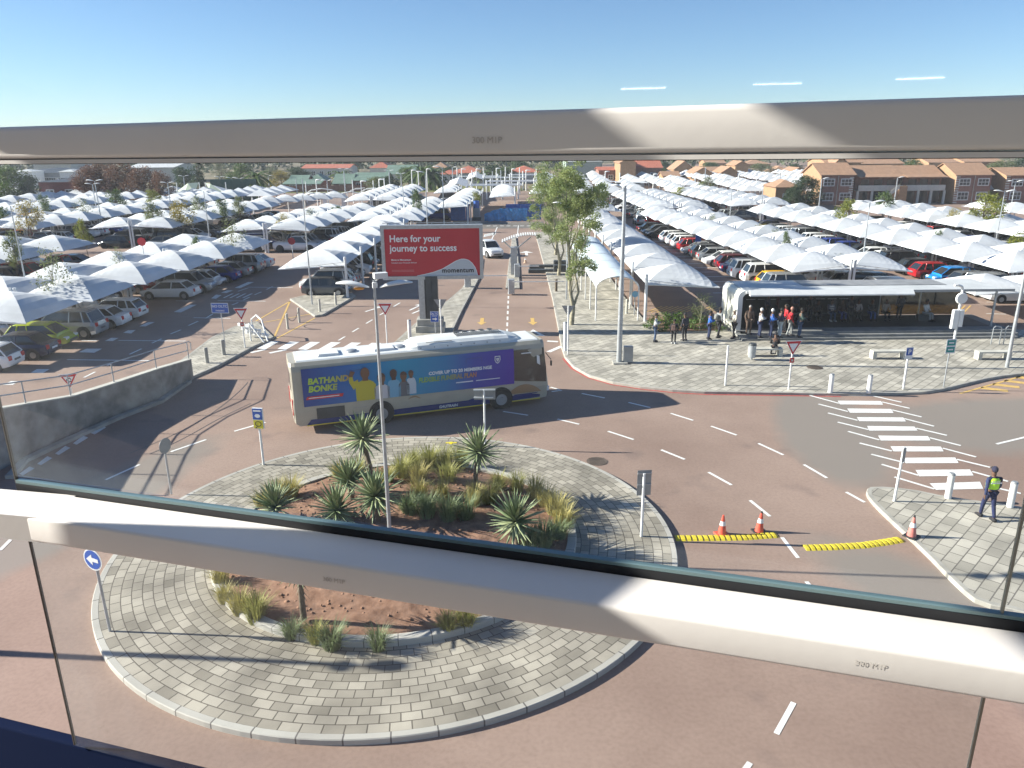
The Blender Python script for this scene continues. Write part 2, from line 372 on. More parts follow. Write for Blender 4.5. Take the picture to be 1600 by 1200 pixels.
gp_ = n.new('ShaderNodeNewGeometry'); mpg = n.new('ShaderNodeMapping'); mpg.inputs['Scale'].default_value = (2.2, 2.2, .35); l.new(gp_.outputs['Position'], mpg.inputs[0])
gz = n.new('ShaderNodeTexNoise'); gz.inputs['Scale'].default_value = 1.6; gz.inputs['Detail'].default_value = 6; l.new(mpg.outputs[0], gz.inputs['Vector'])
gr = n.new('ShaderNodeMapRange'); gr.inputs[1].default_value = .42; gr.inputs[2].default_value = .72; gr.inputs[3].default_value = 0; gr.inputs[4].default_value = .026; l.new(gz.outputs['Fac'], gr.inputs[0])
gx = n.new('ShaderNodeSeparateXYZ'); l.new(gp_.outputs['Position'], gx.inputs[0])
gx2 = n.new('ShaderNodeMapRange'); gx2.inputs[1].default_value = -1.9; gx2.inputs[2].default_value = -.9; gx2.inputs[3].default_value = 1.6; gx2.inputs[4].default_value = .03; l.new(gx.outputs[0], gx2.inputs[0])  # dusty film, thicker at left, standing in for the veil of reflections there
gmul = n.new('ShaderNodeMath'); gmul.operation = 'MULTIPLY_ADD'; gmul.inputs[2].default_value = .0; l.new(gr.outputs[0], gmul.inputs[0]); l.new(gx2.outputs[0], gmul.inputs[1])
gmm = n.new('ShaderNodeMixShader'); l.new(gmul.outputs[0], gmm.inputs[0]); l.new(gm.outputs[0], gmm.inputs[1]); l.new(ds.outputs[0], gmm.inputs[2]); l.new(gmm.outputs[0], go.inputs[0])
def pane(label, s0, s1, z0, z1):
    b = MB(); fbar(b, s0, s1, 1.984, 1.994, z0, z1)
    t = b.build('glass_pane', gl); return tag(t, label, 'window pane', 'glass panes of the window')
pane('tall glass pane above the lower rail, spanning most of the view', -2.49, .722, -1.164, 1.9)
pane('glass pane below the lower rail, over the roundabout', -2.49, .722, -2.39, -1.217)
pane('narrow glass pane at the right edge of the window', .734, 4.2, -1.158, 1.9)
for k, (xa, ya, xb, yb) in enumerate(((970, 139, 1040, 137), (1176, 132, 1253, 130), (1400, 124, 1476, 121))):
    en = []
    for x_, y_ in ((xa, ya), (xb, yb)):
        d = CF * FPX + CR * (x_ - 800) - CU * (y_ - 600); t_ = 1.984 / d.dot(fn); h_ = d * t_; r_ = (d - 2 * d.dot(fn) * fn).normalized(); en.append(h_ + r_ * 3.6 + Vector((0, 0, CH)))
    t = thing('ceiling_lamp', ('left', 'middle', 'right')[k] + ' lit tube lamp seen as a thin bright line reflected in the sky', 'lamp', en[0], 0, 'tube lamps reflected in the glass')
    b = MB(); b.tube((0, 0, 0), en[1] - en[0], .0035, .0035, 8); lm = bpy.data.materials.new('lit_tube'); lm.use_nodes = True; lm.node_tree.nodes['Principled BSDF'].inputs['Emission Color'].default_value = (1, 1, 1, 1); lm.node_tree.nodes['Principled BSDF'].inputs['Emission Strength'].default_value = 9; part('tube', b, lm, t)
    b = MB(); b.tube(Vector((0, 0, .012)), en[1] - en[0] + Vector((0, 0, .012)), .006, .006, 6); part('housing', b, M['whitem'], t)
b = MB(); fbar(b, -2.49, 4.2, 1.976, 1.998, -1.215, -1.190, -1.215, -1.169); o = b.build('window_gasket', M['gasket']); tag(o, 'dark rubber gasket along the bottom edge of the upper glass', 'gasket')
b = MB(); fbar(b, -2.49, 4.2, 1.978, 2.0, -1.1895, -1.178, -1.1685, -1.159); part('glass_edge', b, mat('glass_edge_teal', (.12, .19, .20), .3), o)
b = MB(); fbar(b, .7245, .7305, 1.984, 1.996, -2.39, 1.9); tag(b.build('pane_joint', mat('joint_silicone', (.22, .21, .17), .5)), 'thin grey joint between two glass panes on the right', 'joint')
b = MB(); fbar(b, -2.5, -2.496, 1.984, 1.996, -2.39, 1.9); tag(b.build('pane_joint', mat('joint_dark', (.07, .06, .045), .6)), 'thin joint between two glass panes on the left', 'joint')
sil = mat('dark_sill', (.003, .008, .03), .9, spec=.04)
b = MB(); fbar(b, -3.6, 4.2, 1.996, 2.05, -3.4, -2.405); tag(bevel(b.build('window_sill', sil)), 'dark blue sill at the bottom left corner of the window', 'sill')
for s_, z_, bz in ((-.62, -.005, 0), (-1.13, -1.268, 0), (.36, -1.262, 1)):
    mt = Matrix(((fu.x, 0, -fn.x, 0), (fu.y, 0, -fn.y, 0), (0, 1, 0, 0), (0, 0, 0, 1)))
    pp = fr(s_, 1.7985, z_); stm = mat('stamped_mark', (.50, .475, .44), .6)
    x = text('300 M1P', .021, stm if not bz else mat('faint_mark', (.60, .585, .55), .5), Matrix.Translation(pp) @ mt, None, 'stamped_text', .0001)
    par = up if z_ > -1 else lo
    x.parent = par; x.matrix_parent_inverse = Matrix.Translation(-par.location)
b = MB(); b.box(-14, 14, -3.0, -2.7, 9.0, 21); struct(b.build('interior_wall', mat('interior_wall_paint', (.30, .28, .24), .8)))
b = MB(); b.box(-14, 14, -2.7, .9, 9.9, 10.2); struct(b.build('interior_floor', mat('interior_floor_tile', (.20, .19, .17), .5)))
# ---------------------------------------------------------------- ground, roads, pavements
b = MB(); b.add([(-1600, -60, -.05), (1600, -60, -.05), (1600, 2600, -.05), (-1600, 2600, -.05)], [(0, 1, 2, 3)]); struct(b.build('ground', M['earth']))
b = MB(); b.poly([(-240, -20), (240, -20), (240, 420), (30, 420), (8, 260), (8, 197), (-240, 197)], 0); struct(b.build('road', M['road']))
b = MB(); b.poly([(-86, 199), (2, 196.5), (4, 206), (-4, 222), (-86, 226)], .03); struct(b.build('lawn', M['lawn']))
P = lambda *q: [g(*p) for p in q]
b = MB(); b.poly([(-3, 112), (5, 112), (5, 121), (-12, 121), (-12, 112)], .004); struct(b.build('road_patch', M['road2']))

def offset(pts, d):
    """inset a closed polygon by d"""
    n = len(pts); q = [Vector((p[0], p[1])) for p in pts]
    ar = sum(q[i].x * q[(i + 1) % n].y - q[(i + 1) % n].x * q[i].y for i in range(n))
    sg = 1 if ar > 0 else -1; r = []
    for i in range(n):
        a, b_, c = q[i - 1], q[i], q[(i + 1) % n]
        e1 = (b_ - a).normalized(); e2 = (c - b_).normalized()
        n1 = Vector((-e1.y, e1.x)) * sg; n2 = Vector((-e2.y, e2.x)) * sg
        m_ = (n1 + n2); m_ = m_ / max(m_.length_squared, .3) * 2 if m_.length > .01 else n1
        r.append(b_ + m_ * d / 1.0 * (1.0))
    return [(v.x, v.y) for v in r]
def smooth(pts, k=2, closed=True):
    for _ in range(k):
        n = len(pts); r = []
        for i in range(n if closed else n - 1):
            a, c = pts[i], pts[(i + 1) % n]
            r += [(a[0] * .75 + c[0] * .25, a[1] * .75 + c[1] * .25), (a[0] * .25 + c[0] * .75, a[1] * .25 + c[1] * .75)]
        pts = r
    return pts
def raised(pts, z=.13, kw=.16, pm=None, name='pavement'):
    pts = [(p[0], p[1]) for p in pts]
    inn = offset(pts, kw); b = MB(); n = len(pts)
    ar = sum(pts[i][0] * pts[(i + 1) % n][1] - pts[(i + 1) % n][0] * pts[i][1] for i in range(n))
    if ar < 0: pts = pts[::-1]; inn = inn[::-1]
    vs = [(p[0], p[1], -.02) for p in pts] + [(p[0], p[1], z - .02) for p in pts] + [(p[0] * .85 + q[0] * .15, p[1] * .85 + q[1] * .15, z) for p, q in zip(pts, inn)] + [(p[0], p[1], z) for p in inn]
    fs = []
    for i in range(n):
        j = (i + 1) % n
        for k in range(3): fs.append((k * n + i, k * n + j, (k + 1) * n + j, (k + 1) * n + i))
    b.add(vs, fs, False); struct(b.build('kerb', M['kerb']))
    b = MB(); b.poly(inn, z - .004); struct(b.build(name, pm or M['pave']))
def ring(r0, r1, z0, z1, n=120, cut=None):
    """concrete kerb ring"""
    secs = []
    for i in range(n):
        a = 2 * math.pi * i / n; c, s_ = math.cos(a), math.sin(a)
        secs.append([(ICX + c * r, ICY + s_ * r, z) for r, z in ((r1, z0), (r1, z1 - .02), (r1 - .02, z1), (r0, z1), (r0, z0))])
    secs.append(secs[0]); b = MB(); b.loft(secs, cap=False, smooth=False); return b
KJ = brickmat('kerb_blocks', (.40, .38, .34), (.47, .45, .40), (.14, .13, .12), 1.0, 60, .02, polar=(ICX, ICY, IR), stain=.2)
struct(ring(IR - .17, IR, -.02, .15).build('kerb', KJ))
b = MB(); N = 96
o_ = [(ICX + math.cos(2 * math.pi * i / N) * (IR - .16), ICY + math.sin(2 * math.pi * i / N) * (IR - .16), .145) for i in range(N)]
i_ = [(ICX + math.cos(2 * math.pi * i / N) * (IR2 + .1), ICY + math.sin(2 * math.pi * i / N) * (IR2 + .1), .165) for i in range(N)]
b.add(o_ + i_, [(i, (i + 1) % N, N + (i + 1) % N, N + i) for i in range(N)], False); struct(b.build('pavement', M['pave2']))
KJ2 = brickmat('planter_kerb_blocks', (.40, .38, .34), (.47, .45, .40), (.14, .13, .12), 1.3, 60, .02, polar=(ICX, ICY, IR), stain=.2)
struct(ring(IR2 - .15, IR2 + .12, .10, .34, 96).build('kerb', KJ2))
b = MB(); vs = []; fs = []; NR, NA = 40, 90       # mounded, lumpy soil
for j in range(NR + 1):
    r = (IR2 - .13) * j / NR
    for i in range(NA):
        a = 2 * math.pi * i / NA; x, y = ICX + r * math.cos(a), ICY + r * math.sin(a)
        z = .27 + .28 * (1 - (r / IR2) ** 2) + .07 * noise.noise(Vector((x * 1.4, y * 1.4, 0))) + .05 * noise.noise(Vector((x * 4.5, y * 4.5, 3)))
        vs.append((x, y, z))
for j in range(NR):
    for i in range(NA):
        k = (i + 1) % NA; fs.append((j * NA + i, (j + 1) * NA + i, (j + 1) * NA + k, j * NA + k))
b.add(vs, fs, True); struct(b.build('planter_soil', M['soil']))
def soilz(x, y):
    r = math.hypot(x - ICX, y - ICY); return .27 + .28 * (1 - (r / IR2) ** 2) - .03
# right plaza
kerbR = [(3.3, 106), (3.3, 75), (3.25, 60), (3.1, 50), (3.0, 45), (3.05, 42.7), (3.4, 40.6), (4.1, 38.9), (5.2, 37.7), (6.5, 36.95), (8, 36.35), (9.5, 36.0), (12.9, 35.75), (16, 35.5), (18.7, 35.5), (20.2, 35.65), (21.4, 36.1), (22.9, 36.9), (24.4, 37.7), (25.6, 38.2), (27, 38.6), (33, 40.2), (44, 43.2)]
raised(kerbR + [(44, 48.2), (31.6, 48.2), (31.6, 51.9), (9.2, 51.9), (9.0, 60), (9.0, 84), (9.0, 106)])
b = MB(); b.line(kerbR[4:13] + [(15, 35.6)], .14, .004)
q = [(x, y - .0) for x, y in offset(kerbR + [(44, 60), (9, 60)], -.09)[5:14]]
b = MB(); b.line(q, .13, .004); struct(b.build('road_marking', M['redp']))
# right foreground island where the officer stands
raised(smooth(P((1352, 770), (1362, 764), (1420, 768), (1480, 781), (1600, 797), (1700, 815), (1760, 1010), (1600, 962), (1530, 948), (1500, 925), (1440, 862), (1385, 812), (1356, 782)), 1), pm=M['pave'])
# median carrying the billboard
raised(P((612, 541), (701, 533), (722, 488), (750, 434), (754, 405), (748, 404), (734, 432), (722, 452), (700, 471), (655, 502)), .13)
raised(P((790, 452), (812, 452), (810, 405), (806, 372), (800, 372), (796, 405)), .13, .12)
# nose and strip of the middle parking block
raised(P((453, 469), (492, 496), (505, 494), (556, 464), (550, 459), (478, 463)), .13)
# pavement by the retaining wall
raised(P((285, 599), (340, 575), (395, 545), (428, 529), (402, 504), (365, 513), (330, 530), (296, 556), (262, 580)), .13)
# ---------------------------------------------------------------- markings
W = MB(); Z = .008
def dash(x0, y0, x1, y1, wd=.12, mb=None):
    (mb or W).line([g(x0, y0), g(x1, y1)], wd, Z)
def poly4(mb, *q, z=Z): mb.poly(P(*q), z)
for a in ((1240, 1098, 1213, 1147), (1222, 840, 1247, 872), (1172, 782, 1203, 807), (1107, 738, 1143, 758), (1033, 703, 1070, 718), (950, 674, 990, 687), (871, 655, 905, 663), (786, 643, 825, 649), (1322, 769, 1351, 785), (1256, 726, 1292, 747), (1185, 693, 1224, 711), (1111, 666, 1151, 680), (1048, 646, 1083, 657), (982, 629, 1016, 637), (909, 615, 945, 622), (1260, 909, 1282, 935), (165, 750, 218, 726), (267, 706, 322, 687), (366, 674, 415, 660), (860, 605, 875, 609), (1130, 1250, 1172, 1192), (0, 860, 18, 842), (862, 612, 878, 610)):
    dash(*a)
struct(W.build('road_marking', M['white'])); W = MB()
# pedestrian crossing with slanted edges on the right
Z8 = lambda x, y: (1200 + x / 4, 430 + y / 4)
Z6 = lambda x, y: (1200 + x / 4, 650 + y / 4)
for f, th, lf, rt in ((Z8, ((355, 745), (650, 748), (655, 757), (360, 754)), None, ((655, 755), (835, 795))),
        (Z8, ((435, 785), (705, 787), (720, 810), (450, 808)), ((260, 752), (445, 802)), ((712, 793), (885, 833))),
        (Z8, ((495, 834), (770, 837), (785, 862), (512, 860)), ((315, 806), (500, 853)), ((775, 843), (960, 887))),
        (Z8, ((555, 888), (845, 890), (862, 915), (570, 913)), ((375, 862), (560, 908)), ((850, 897), (1038, 945))),
        (Z8, ((620, 943), (915, 947), (935, 972), (632, 972)), ((435, 919), (628, 966)), ((925, 957), (1118, 1002))),
        (Z8, ((688, 1003), (1000, 1007), (1015, 1034), (705, 1034)), ((500, 977), (695, 1030)), ((1010, 1017), (1205, 1066))),
        (Z8, ((765, 1070), (1080, 1072), (1098, 1102), (785, 1102)), ((572, 1050), (775, 1100)), ((1092, 1082), (1300, 1137))),
        (Z8, ((840, 1142), (1170, 1140), (1192, 1175), (860, 1176)), ((645, 1120), (850, 1172)), ((1180, 1152), (1388, 1202))),
        (Z6, ((922, 338), (1262, 335), (1285, 373), (945, 378)), ((710, 303), (940, 372)), ((1275, 348), (1500, 410))),
        (Z6, ((1010, 422), (1325, 412), (1345, 455), (1050, 463)), ((790, 382), (1040, 457)), ((1415, 448), (1580, 485)))):
    W.poly(P(*[f(*p) for p in th]), Z)
    for s_ in (lf, rt):
        if s_: W.line([g(*f(*s_[0])), g(*f(*s_[1]))], .13, Z + .002)
dash(1557, 694, 1640, 674)
# left crossing
Z5 = lambda x, y: (340 + x / 8, 440 + y / 8)
for k in range(7):
    e = 256 * k
    W.poly(P(*[Z5(x + e, y + 4 * k) for x, y in ((490, 838), (605, 845), (770, 750), (650, 746))]), Z)
    W.line([g(*Z5(415 + 233 * k, 890 + 5 * k)), g(*Z5(600 + 256 * k, 848 + 4 * k))], .28, Z + .002)
# entry lanes: centre dashes, edge lines, arrows, triangles
for i in range(11): W.box(-.36 + .012 * i, -.24 + .012 * i, 49 + i * 1.9, 50.1 + i * 1.9, .002, Z)
for i in range(5): dash(529 + 18 * 0 + i * 21.5, 532 - i * 13.2, 539 + i * 21.5, 526 - i * 13.2)
def arrow(mb, px, py, ang, L=2.6, wd=.17, head=.42):
    c = g(px, py); q = [(-wd / 2, 0), (wd / 2, 0), (wd / 2, L * .6), (head, L * .6), (0, L), (-head, L * .6), (-wd / 2, L * .6)]
    a, b_ = math.cos(ang), math.sin(ang); mb.poly([(c.x + x * a - y * b_, c.y + x * b_ + y * a) for x, y in q], Z)
arrow(W, 571, 487, rad(-28)); arrow(W, 644, 490, rad(-22)); arrow(W, 823, 399, 0, 3.4, .3, .8); arrow(W, 640, 485, rad(-18), 3)
for px in (753, 834):       # open triangles painted at the yield line
    c = g(px, 524); a = [(-.75, -.2), (.75, -.2), (0, 1.6)]; i3 = [(-.38, .08), (.38, .08), (0, 1.0)]
    for k in range(3):
        j = (k + 1) % 3; W.poly([(c.x + a[k][0], c.y + a[k][1]), (c.x + a[j][0], c.y + a[j][1]), (c.x + i3[j][0], c.y + i3[j][1]), (c.x + i3[k][0], c.y + i3[k][1])], Z)
dash(857, 550, 878, 541, .3); dash(855, 533, 872, 534, .3); dash(740, 533, 765, 535, .15)
dash(777, 355, 764, 384, .14); dash(810, 352, 808, 372, .12)
for i in range(8): dash(760 + i * 10.5, 353, 766 + i * 10.5, 353, .45)
for i in range(6): dash(757 + i * 3, 370 - i * .6, 759 + i * 3, 366 - i * .6, .3)
# car park aisle markings
Z1 = lambda x, y: (x / 4, 230 + y / 4)
for q in (((1085, 1030), (1185, 985), (1230, 985), (1130, 1033)), ((870, 1120), (925, 1095), (968, 1093), (910, 1120)), ((770, 1160), (800, 1145), (848, 1143), (820, 1165)), ((1380, 910), (1420, 895), (1458, 895), (1415, 912)), ((1465, 880), (1550, 843), (1588, 843), (1500, 882)), ((1320, 945), (1350, 922), (1385, 925), (1350, 948))):
    W.poly(P(*[Z1(*p) for p in q]), Z)
Zq = lambda x, y: (x / 4, 450 + y / 4)
for q in (((492, 402), (540, 380), (638, 380), (590, 405)), ((192, 530), (230, 508), (310, 508), (270, 532)), ((655, 332), (695, 312), (742, 313), (705, 332)), ((20, 606), (70, 582), (120, 584), (80, 606))):
    W.poly(P(*[Zq(*p) for p in q]), Z)
for q in (((1065, 288), (1130, 262)), ((1178, 235), (1238, 208)), ((1285, 190), (1330, 163)), ((810, 415), (885, 380)), ((670, 485), (740, 450)), ((525, 560), (595, 525)), ((950, 345), (1010, 318)), ((420, 448), (940, 455)), ((740, 328), (1160, 332)), ((510, 328), (605, 330)), ((1210, 186), (1440, 190)), ((1100, 80), (1215, 82))):
    W.line([g(*Zq(*q[0])), g(*Zq(*q[1]))], .13, Z)
for k in range(4): W.line([g(*Z5(75 + 80 * k, 205)), g(*Z5(190 + 80 * k, 150))], .16, Z)
for q in (((180, 293), (258, 262)), ((320, 232), (400, 195)), ((462, 165), (548, 130)), ((610, 100), (690, 62)), ((380, 70), (940, 76)), ((0, 240), (600, 246)), ((255, 122), (380, 80)), ((0, 70), (120, 70))):
    W.line([g(*Z5(*q[0])), g(*Z5(*q[1]))], .13, Z)
for k in range(9): W.box(-19.2 - .0, -16.4, 70 + 2.6 * k, 70.12 + 2.6 * k, .002, Z)
for k in range(16): W.box(16.5, 20.5, 62 + 2.6 * k, 62.12 + 2.6 * k, .002, Z)
for k in range(5): W.poly(P((30 + 28 * k, 741 - 16 * k), (46 + 28 * k, 729 - 16 * k), (54 + 28 * k, 732 - 16 * k), (36 + 28 * k, 743 - 16 * k)), Z)
dash(1541, 490, 1572, 491); dash(1541, 472, 1600, 473)
struct(W.build('road_marking', M['white']))
Y = MB()
for q in (((453, 471), (398, 503)), ((453, 471), (428, 528)), ((492, 497), (430, 530)), ((405, 505), (490, 490)), ((619, 533), (660, 500), (700, 474), (722, 453)), ((364, 515), (300, 556)), ((1600, 587), (1500, 615))):
    Y.line([g(*p) for p in q], .13, Z)
for px in (752, 833):       # yellow arrows pointing at the viewer
    c = g(px, 508); Y.poly([(c.x + x, c.y + y) for x, y in ((-.13, 2.2), (.13, 2.2), (.13, .9), (.34, .9), (0, 0), (-.34, .9), (-.13, .9))], Z)
for k in range(5): Y.line([g(1533 + k * 18, 606 - k * 5.6), g(1575 + k * 18, 611 - k * 5.6)], .4, Z)
for k in range(26):
    x = 10.5 + (k % 26) * .42; Y.box(x, x + .1, 54.6, 57.2, .003, Z, rad(-38))
for k in range(34): Y.box(19.5 + k * .42, 19.6 + k * .42, 53.8, 56.6, .003, Z, rad(-38))
struct(Y.build('road_marking', M['yellow']))
# two long dark tar joints and yellow mark on the paving
b = MB()
for q in (((165, 723), (250, 690), (320, 655), (372, 615), (398, 585)), ((195, 726), (280, 690), (345, 652), (425, 615))): b.line(smooth([tuple(g(*p)[:2]) for p in q], 3, False), .035, .007)
struct(b.build('road_joint', M['dark']))
b = MB(); b.box(-2.75, -2.3, 30.0 - .6, 30.0 - .5, .15, .162); b.box(-2.6, -2.48, 29.3, 29.55, .15, .161); struct(b.build('paint_mark', mat('yellow_spray', (.75, .6, .02), .6)))
# moulded yellow speed bumps
YB = mat('bump_yellow', (.62, .50, .03), .6, var=.12); YD = mat('bump_dark', (.22, .17, .03), .7)
def bump(pts, label):
    t = thing('speed_bump', label, 'speed bump', g(*pts[0]), 0, 'yellow speed bumps')
    q = [g(*p) - t.location for p in pts]; b = MB(); r = MB(); L = 0
    segs = []
    for i in range(len(q) - 1):
        d = q[i + 1] - q[i]; m_ = max(1, round(d.length / .17))
        for k in range(m_): segs.append((q[i] + d * (k / m_), d.normalized(), d.length / m_))
    for k, (p, d, ln) in enumerate(segs):
        nn = Vector((-d.y, d.x, 0)); e = d * ln * .62
        mb = b; 
        secs = [[p + c + nn * x + Vector((0, 0, z)) for x, z in ((-.19, .001), (-.12, .045), (0, .06), (.12, .045), (.19, .001))] for c in (Vector((0, 0, 0)), e)]
        b.loft(secs, smooth=False)
        secs = [[p + c + nn * x + Vector((0, 0, z)) for x, z in ((-.185, .001), (-.11, .03), (0, .04), (.11, .03), (.185, .001))] for c in (e, d * ln)]
        r.loft(secs, smooth=False)
    part('raised_ridges', b, YB, t); part('grooves', r, YD, t)
bump([(1055, 841), (1100, 841), (1160, 840), (1213, 836)], 'yellow ribbed speed bump running left from the pair of cones')
bump([(1257, 856), (1300, 855), (1350, 852), (1385, 847), (1408, 843)], 'yellow ribbed speed bump ending at the right kerb')
for px, py, lb in ((933, 721, 'round iron manhole cover in the road beside the roundabout'), (1273, 574, 'round iron manhole cover in the plaza paving')):
    c = g(px, py, .13 if py < 600 else 0); b = MB(); b.prism([(c.x + .42 * math.cos(a * .39), c.y + .42 * math.sin(a * .39)) for a in range(16)], c.z - .01, c.z + .012)
    for k in range(-3, 4): b.box(c.x - .3, c.x + .3, c.y + k * .1 - .015, c.y + k * .1 + .015, c.z + .011, c.z + .02)
    tag(b.build('manhole_cover', mat('iron', (.10, .075, .06), .8, var=.3)), lb, 'manhole cover')
# ---------------------------------------------------------------- text plates and signs
def plate(mb, cx, z, w_, h_, y=-.03, t=.006, n=0):
    """thin plate facing -y"""
    if n:
        q = [(cx + w_ / 2 * math.cos(2 * math.pi * i / n), z + h_ / 2 * math.sin(2 * math.pi * i / n)) for i in range(n)]
    else: q = [(cx - w_ / 2, z - h_ / 2), (cx + w_ / 2, z - h_ / 2), (cx + w_ / 2, z + h_ / 2), (cx - w_ / 2, z + h_ / 2)]
    return flat(mb, q, y, t)
def flat(mb, q, y, t=.006):
    """extruded outline in the xz plane, front at y, facing -y"""
    ar = sum(q[i][0] * q[(i + 1) % len(q)][1] - q[(i + 1) % len(q)][0] * q[i][1] for i in range(len(q)))
    if ar < 0: q = q[::-1]
    vs = [Vector((a, y, c)) for a, c in q]; ts = geometry.tessellate_polygon([[Vector((a, c, 0)) for a, c in q]])
    n_ = len(q); fs = []
    for tt in ts:
        a, b_, c = (q[i] for i in tt); cr_ = (b_[0] - a[0]) * (c[1] - a[1]) - (b_[1] - a[1]) * (c[0] - a[0])
        fs.append(tuple(tt) if cr_ > 0 else tuple(tt[::-1]))
    bk = [Vector((a, y + t, c)) for a, c in q]
    fs2 = [tuple(i + n_ for i in f[::-1]) for f in fs]
    sd = [(i, n_ + i, n_ + (i + 1) % n_, (i + 1) % n_) for i in range(n_)]
    return mb.add(vs + bk, fs + fs2 + [x[::-1] for x in sd], False)
TRI = lambda c, z, s_: [(c - s_ / 2, z + s_ * .433), (c + s_ / 2, z + s_ * .433), (c, z - s_ * .433)]
def post(t, h, r=.038, m_='galv', tilt=(0, 0)):
    b = MB(); b.tube((0, 0, 0), (tilt[0], tilt[1], h), r); return part('post', b, M[m_], t)
def yield_sign(px, py, ptop, label, z0=.13, back=False, rz=0, s_=.78, extra=None, h=None, roundabout=False):
    p = g(px, py, z0); t = thing('yield_sign', label, 'yield sign', p, rz, 'yield signs')
    if h is None:
        h = 1.2
        while proj((p.x, p.y, p.z + h))[1] > ptop and h < 6: h += .02
    post(t, h, .04, 'whitem'); zc = h - s_ * .433
    sg = 1 if not back else -1; yy = -.05
    if back:
        b = MB(); flat(b, TRI(0, zc, s_), -.048, .01); part('sign_plate', b, M['signback'], t)
    else:
        b = MB(); flat(b, TRI(0, zc, s_ + .09), yy, .008); part('sign_plate', b, M['signwhite'], t)
        b = MB(); flat(b, TRI(0, zc, s_), yy - .004, .003); part('red_border', b, M['signred'], t)
        b = MB(); flat(b, TRI(0, zc + .015, s_ * .62), yy - .008, .003); part('white_centre', b, M['signwhite'], t)
        if roundabout:
            b = MB()
            for k in range(3):
                a0 = 2 * math.pi * k / 3
                q = [(.11 * math.cos(a0 + u), zc + .05 + .11 * math.sin(a0 + u)) for u in (0, .4, .8, 1.2)] + [(.155 * math.cos(a0 + 1.2), zc + .05 + .155 * math.sin(a0 + 1.2)), (.09 * math.cos(a0 + 1.75), zc + .05 + .09 * math.sin(a0 + 1.75)), (.045 * math.cos(a0 + 1.2), zc + .05 + .045 * math.sin(a0 + 1.2))] + [(.075 * math.cos(a0 + u), zc + .05 + .075 * math.sin(a0 + u)) for u in (1.2, .8, .4, 0)]
                flat(b, q, yy - .012, .003)
            part('arrow_emblem', b, M['black'], t)
    if extra == 'small':
        b = MB(); plate(b, 0, zc - .62, .22, .26, -.05); part('small_plate', b, M['signred'], t)
        b = MB(); plate(b, 0, zc - .62, .10, .12, -.056, .003); part('small_mark', b, M['cream'], t)
    return t
yield_sign(1232, 608, 533, 'red and white yield triangle on white post before the crossing by the bus shelter', rz=rad(8), extra='small')
yield_sign(383, 543, 482, 'yield triangle with a small red plate below, beside the white chequered barrier', extra='small')
yield_sign(605, 536, 488, 'yield triangle seen partly behind the tall double lamp post', z0=0, rz=0, s_=.8, h=2.5)
yield_sign(117, 640, 595, 'yield triangle with roundabout arrows standing at the retaining wall', z0=0, h=1.75, rz=rad(15), s_=.72, roundabout=True)
yield_sign(887, 554, 478, 'dark back of a yield triangle at the plaza corner beside the kerb', back=True, rz=rad(180), s_=.75)
yield_sign(690, 532, 468, 'dark back of a yield triangle on the median behind the blue sign', back=True, s_=.8, rz=rad(180))
# blue direction signs
p = g(352, 542, .13); t = thing('parking_sign', 'blue rectangular sign lettered NO DLTC PARKING on grey post by the retaining wall', 'sign', p, rad(-4)); post(t, 2.45, .03)
b = MB(); plate(b, -.02, 2.42, 1.06, .62, -.04); part('sign_plate', b, M['signwhite'], t); b = MB(); plate(b, -.02, 2.42, 1.0, .56, -.045, .004); part('blue_panel', b, M['signblue'], t)
for s_, zz, xx in (('NO DLTC', .22, 2.46), ('PARKING', .13, 2.22)): text(s_, zz, M['signwhite'], Matrix.Translation((-.02, -.048, xx)) @ UP, t, align='CENTER', off=.002)
p = g(681, 530, .13); t = thing('direction_sign', 'small blue DLTC sign with a right arrow at the foot of the billboard', 'sign', p, rad(-2)); post(t, 1.75, .03)
b = MB(); plate(b, -.02, 1.45, .52, .68, -.04); part('sign_plate', b, M['signwhite'], t); b = MB(); plate(b, -.02, 1.45, .48, .64, -.045, .004); part('blue_panel', b, M['signblue'], t)
text('DLTC', .19, M['signwhite'], Matrix.Translation((-.02, -.048, 1.58)) @ UP, t, align='CENTER', off=.003); b = MB(); plate(b, -.02, 1.505, .34, .03, -.05, .003); part('white_line', b, M['signwhite'], t)
b = MB(); flat(b, [(-.16, 1.27), (.02, 1.27), (.02, 1.2), (.15, 1.31), (.02, 1.42), (.02, 1.35), (-.16, 1.35)], -.05, .004); part('arrow', b, M['signwhite'], t)
# keep-left arrow
p = g(172, 986, .15); t = thing('arrow_sign', 'round blue sign with white left arrow on the roundabout edge', 'road sign', p, rad(-22)); post(t, 2.15, .035, tilt=(-.05, 0))
b = MB(); plate(b, -.05, 2.08, .60, .60, -.06, .008, 28); part('sign_plate', b, M['signwhite'], t)
b = MB(); plate(b, -.05, 2.08, .52, .52, -.066, .004, 28); part('blue_disc', b, M['signblue'], t)
b = MB(); flat(b, [(-.25, 2.08), (-.06, 2.23), (-.06, 2.14), (.14, 2.12), (.14, 2.02), (-.06, 2.03), (-.06, 1.93)], -.072, .004); part('arrow', b, M['signwhite'], t)
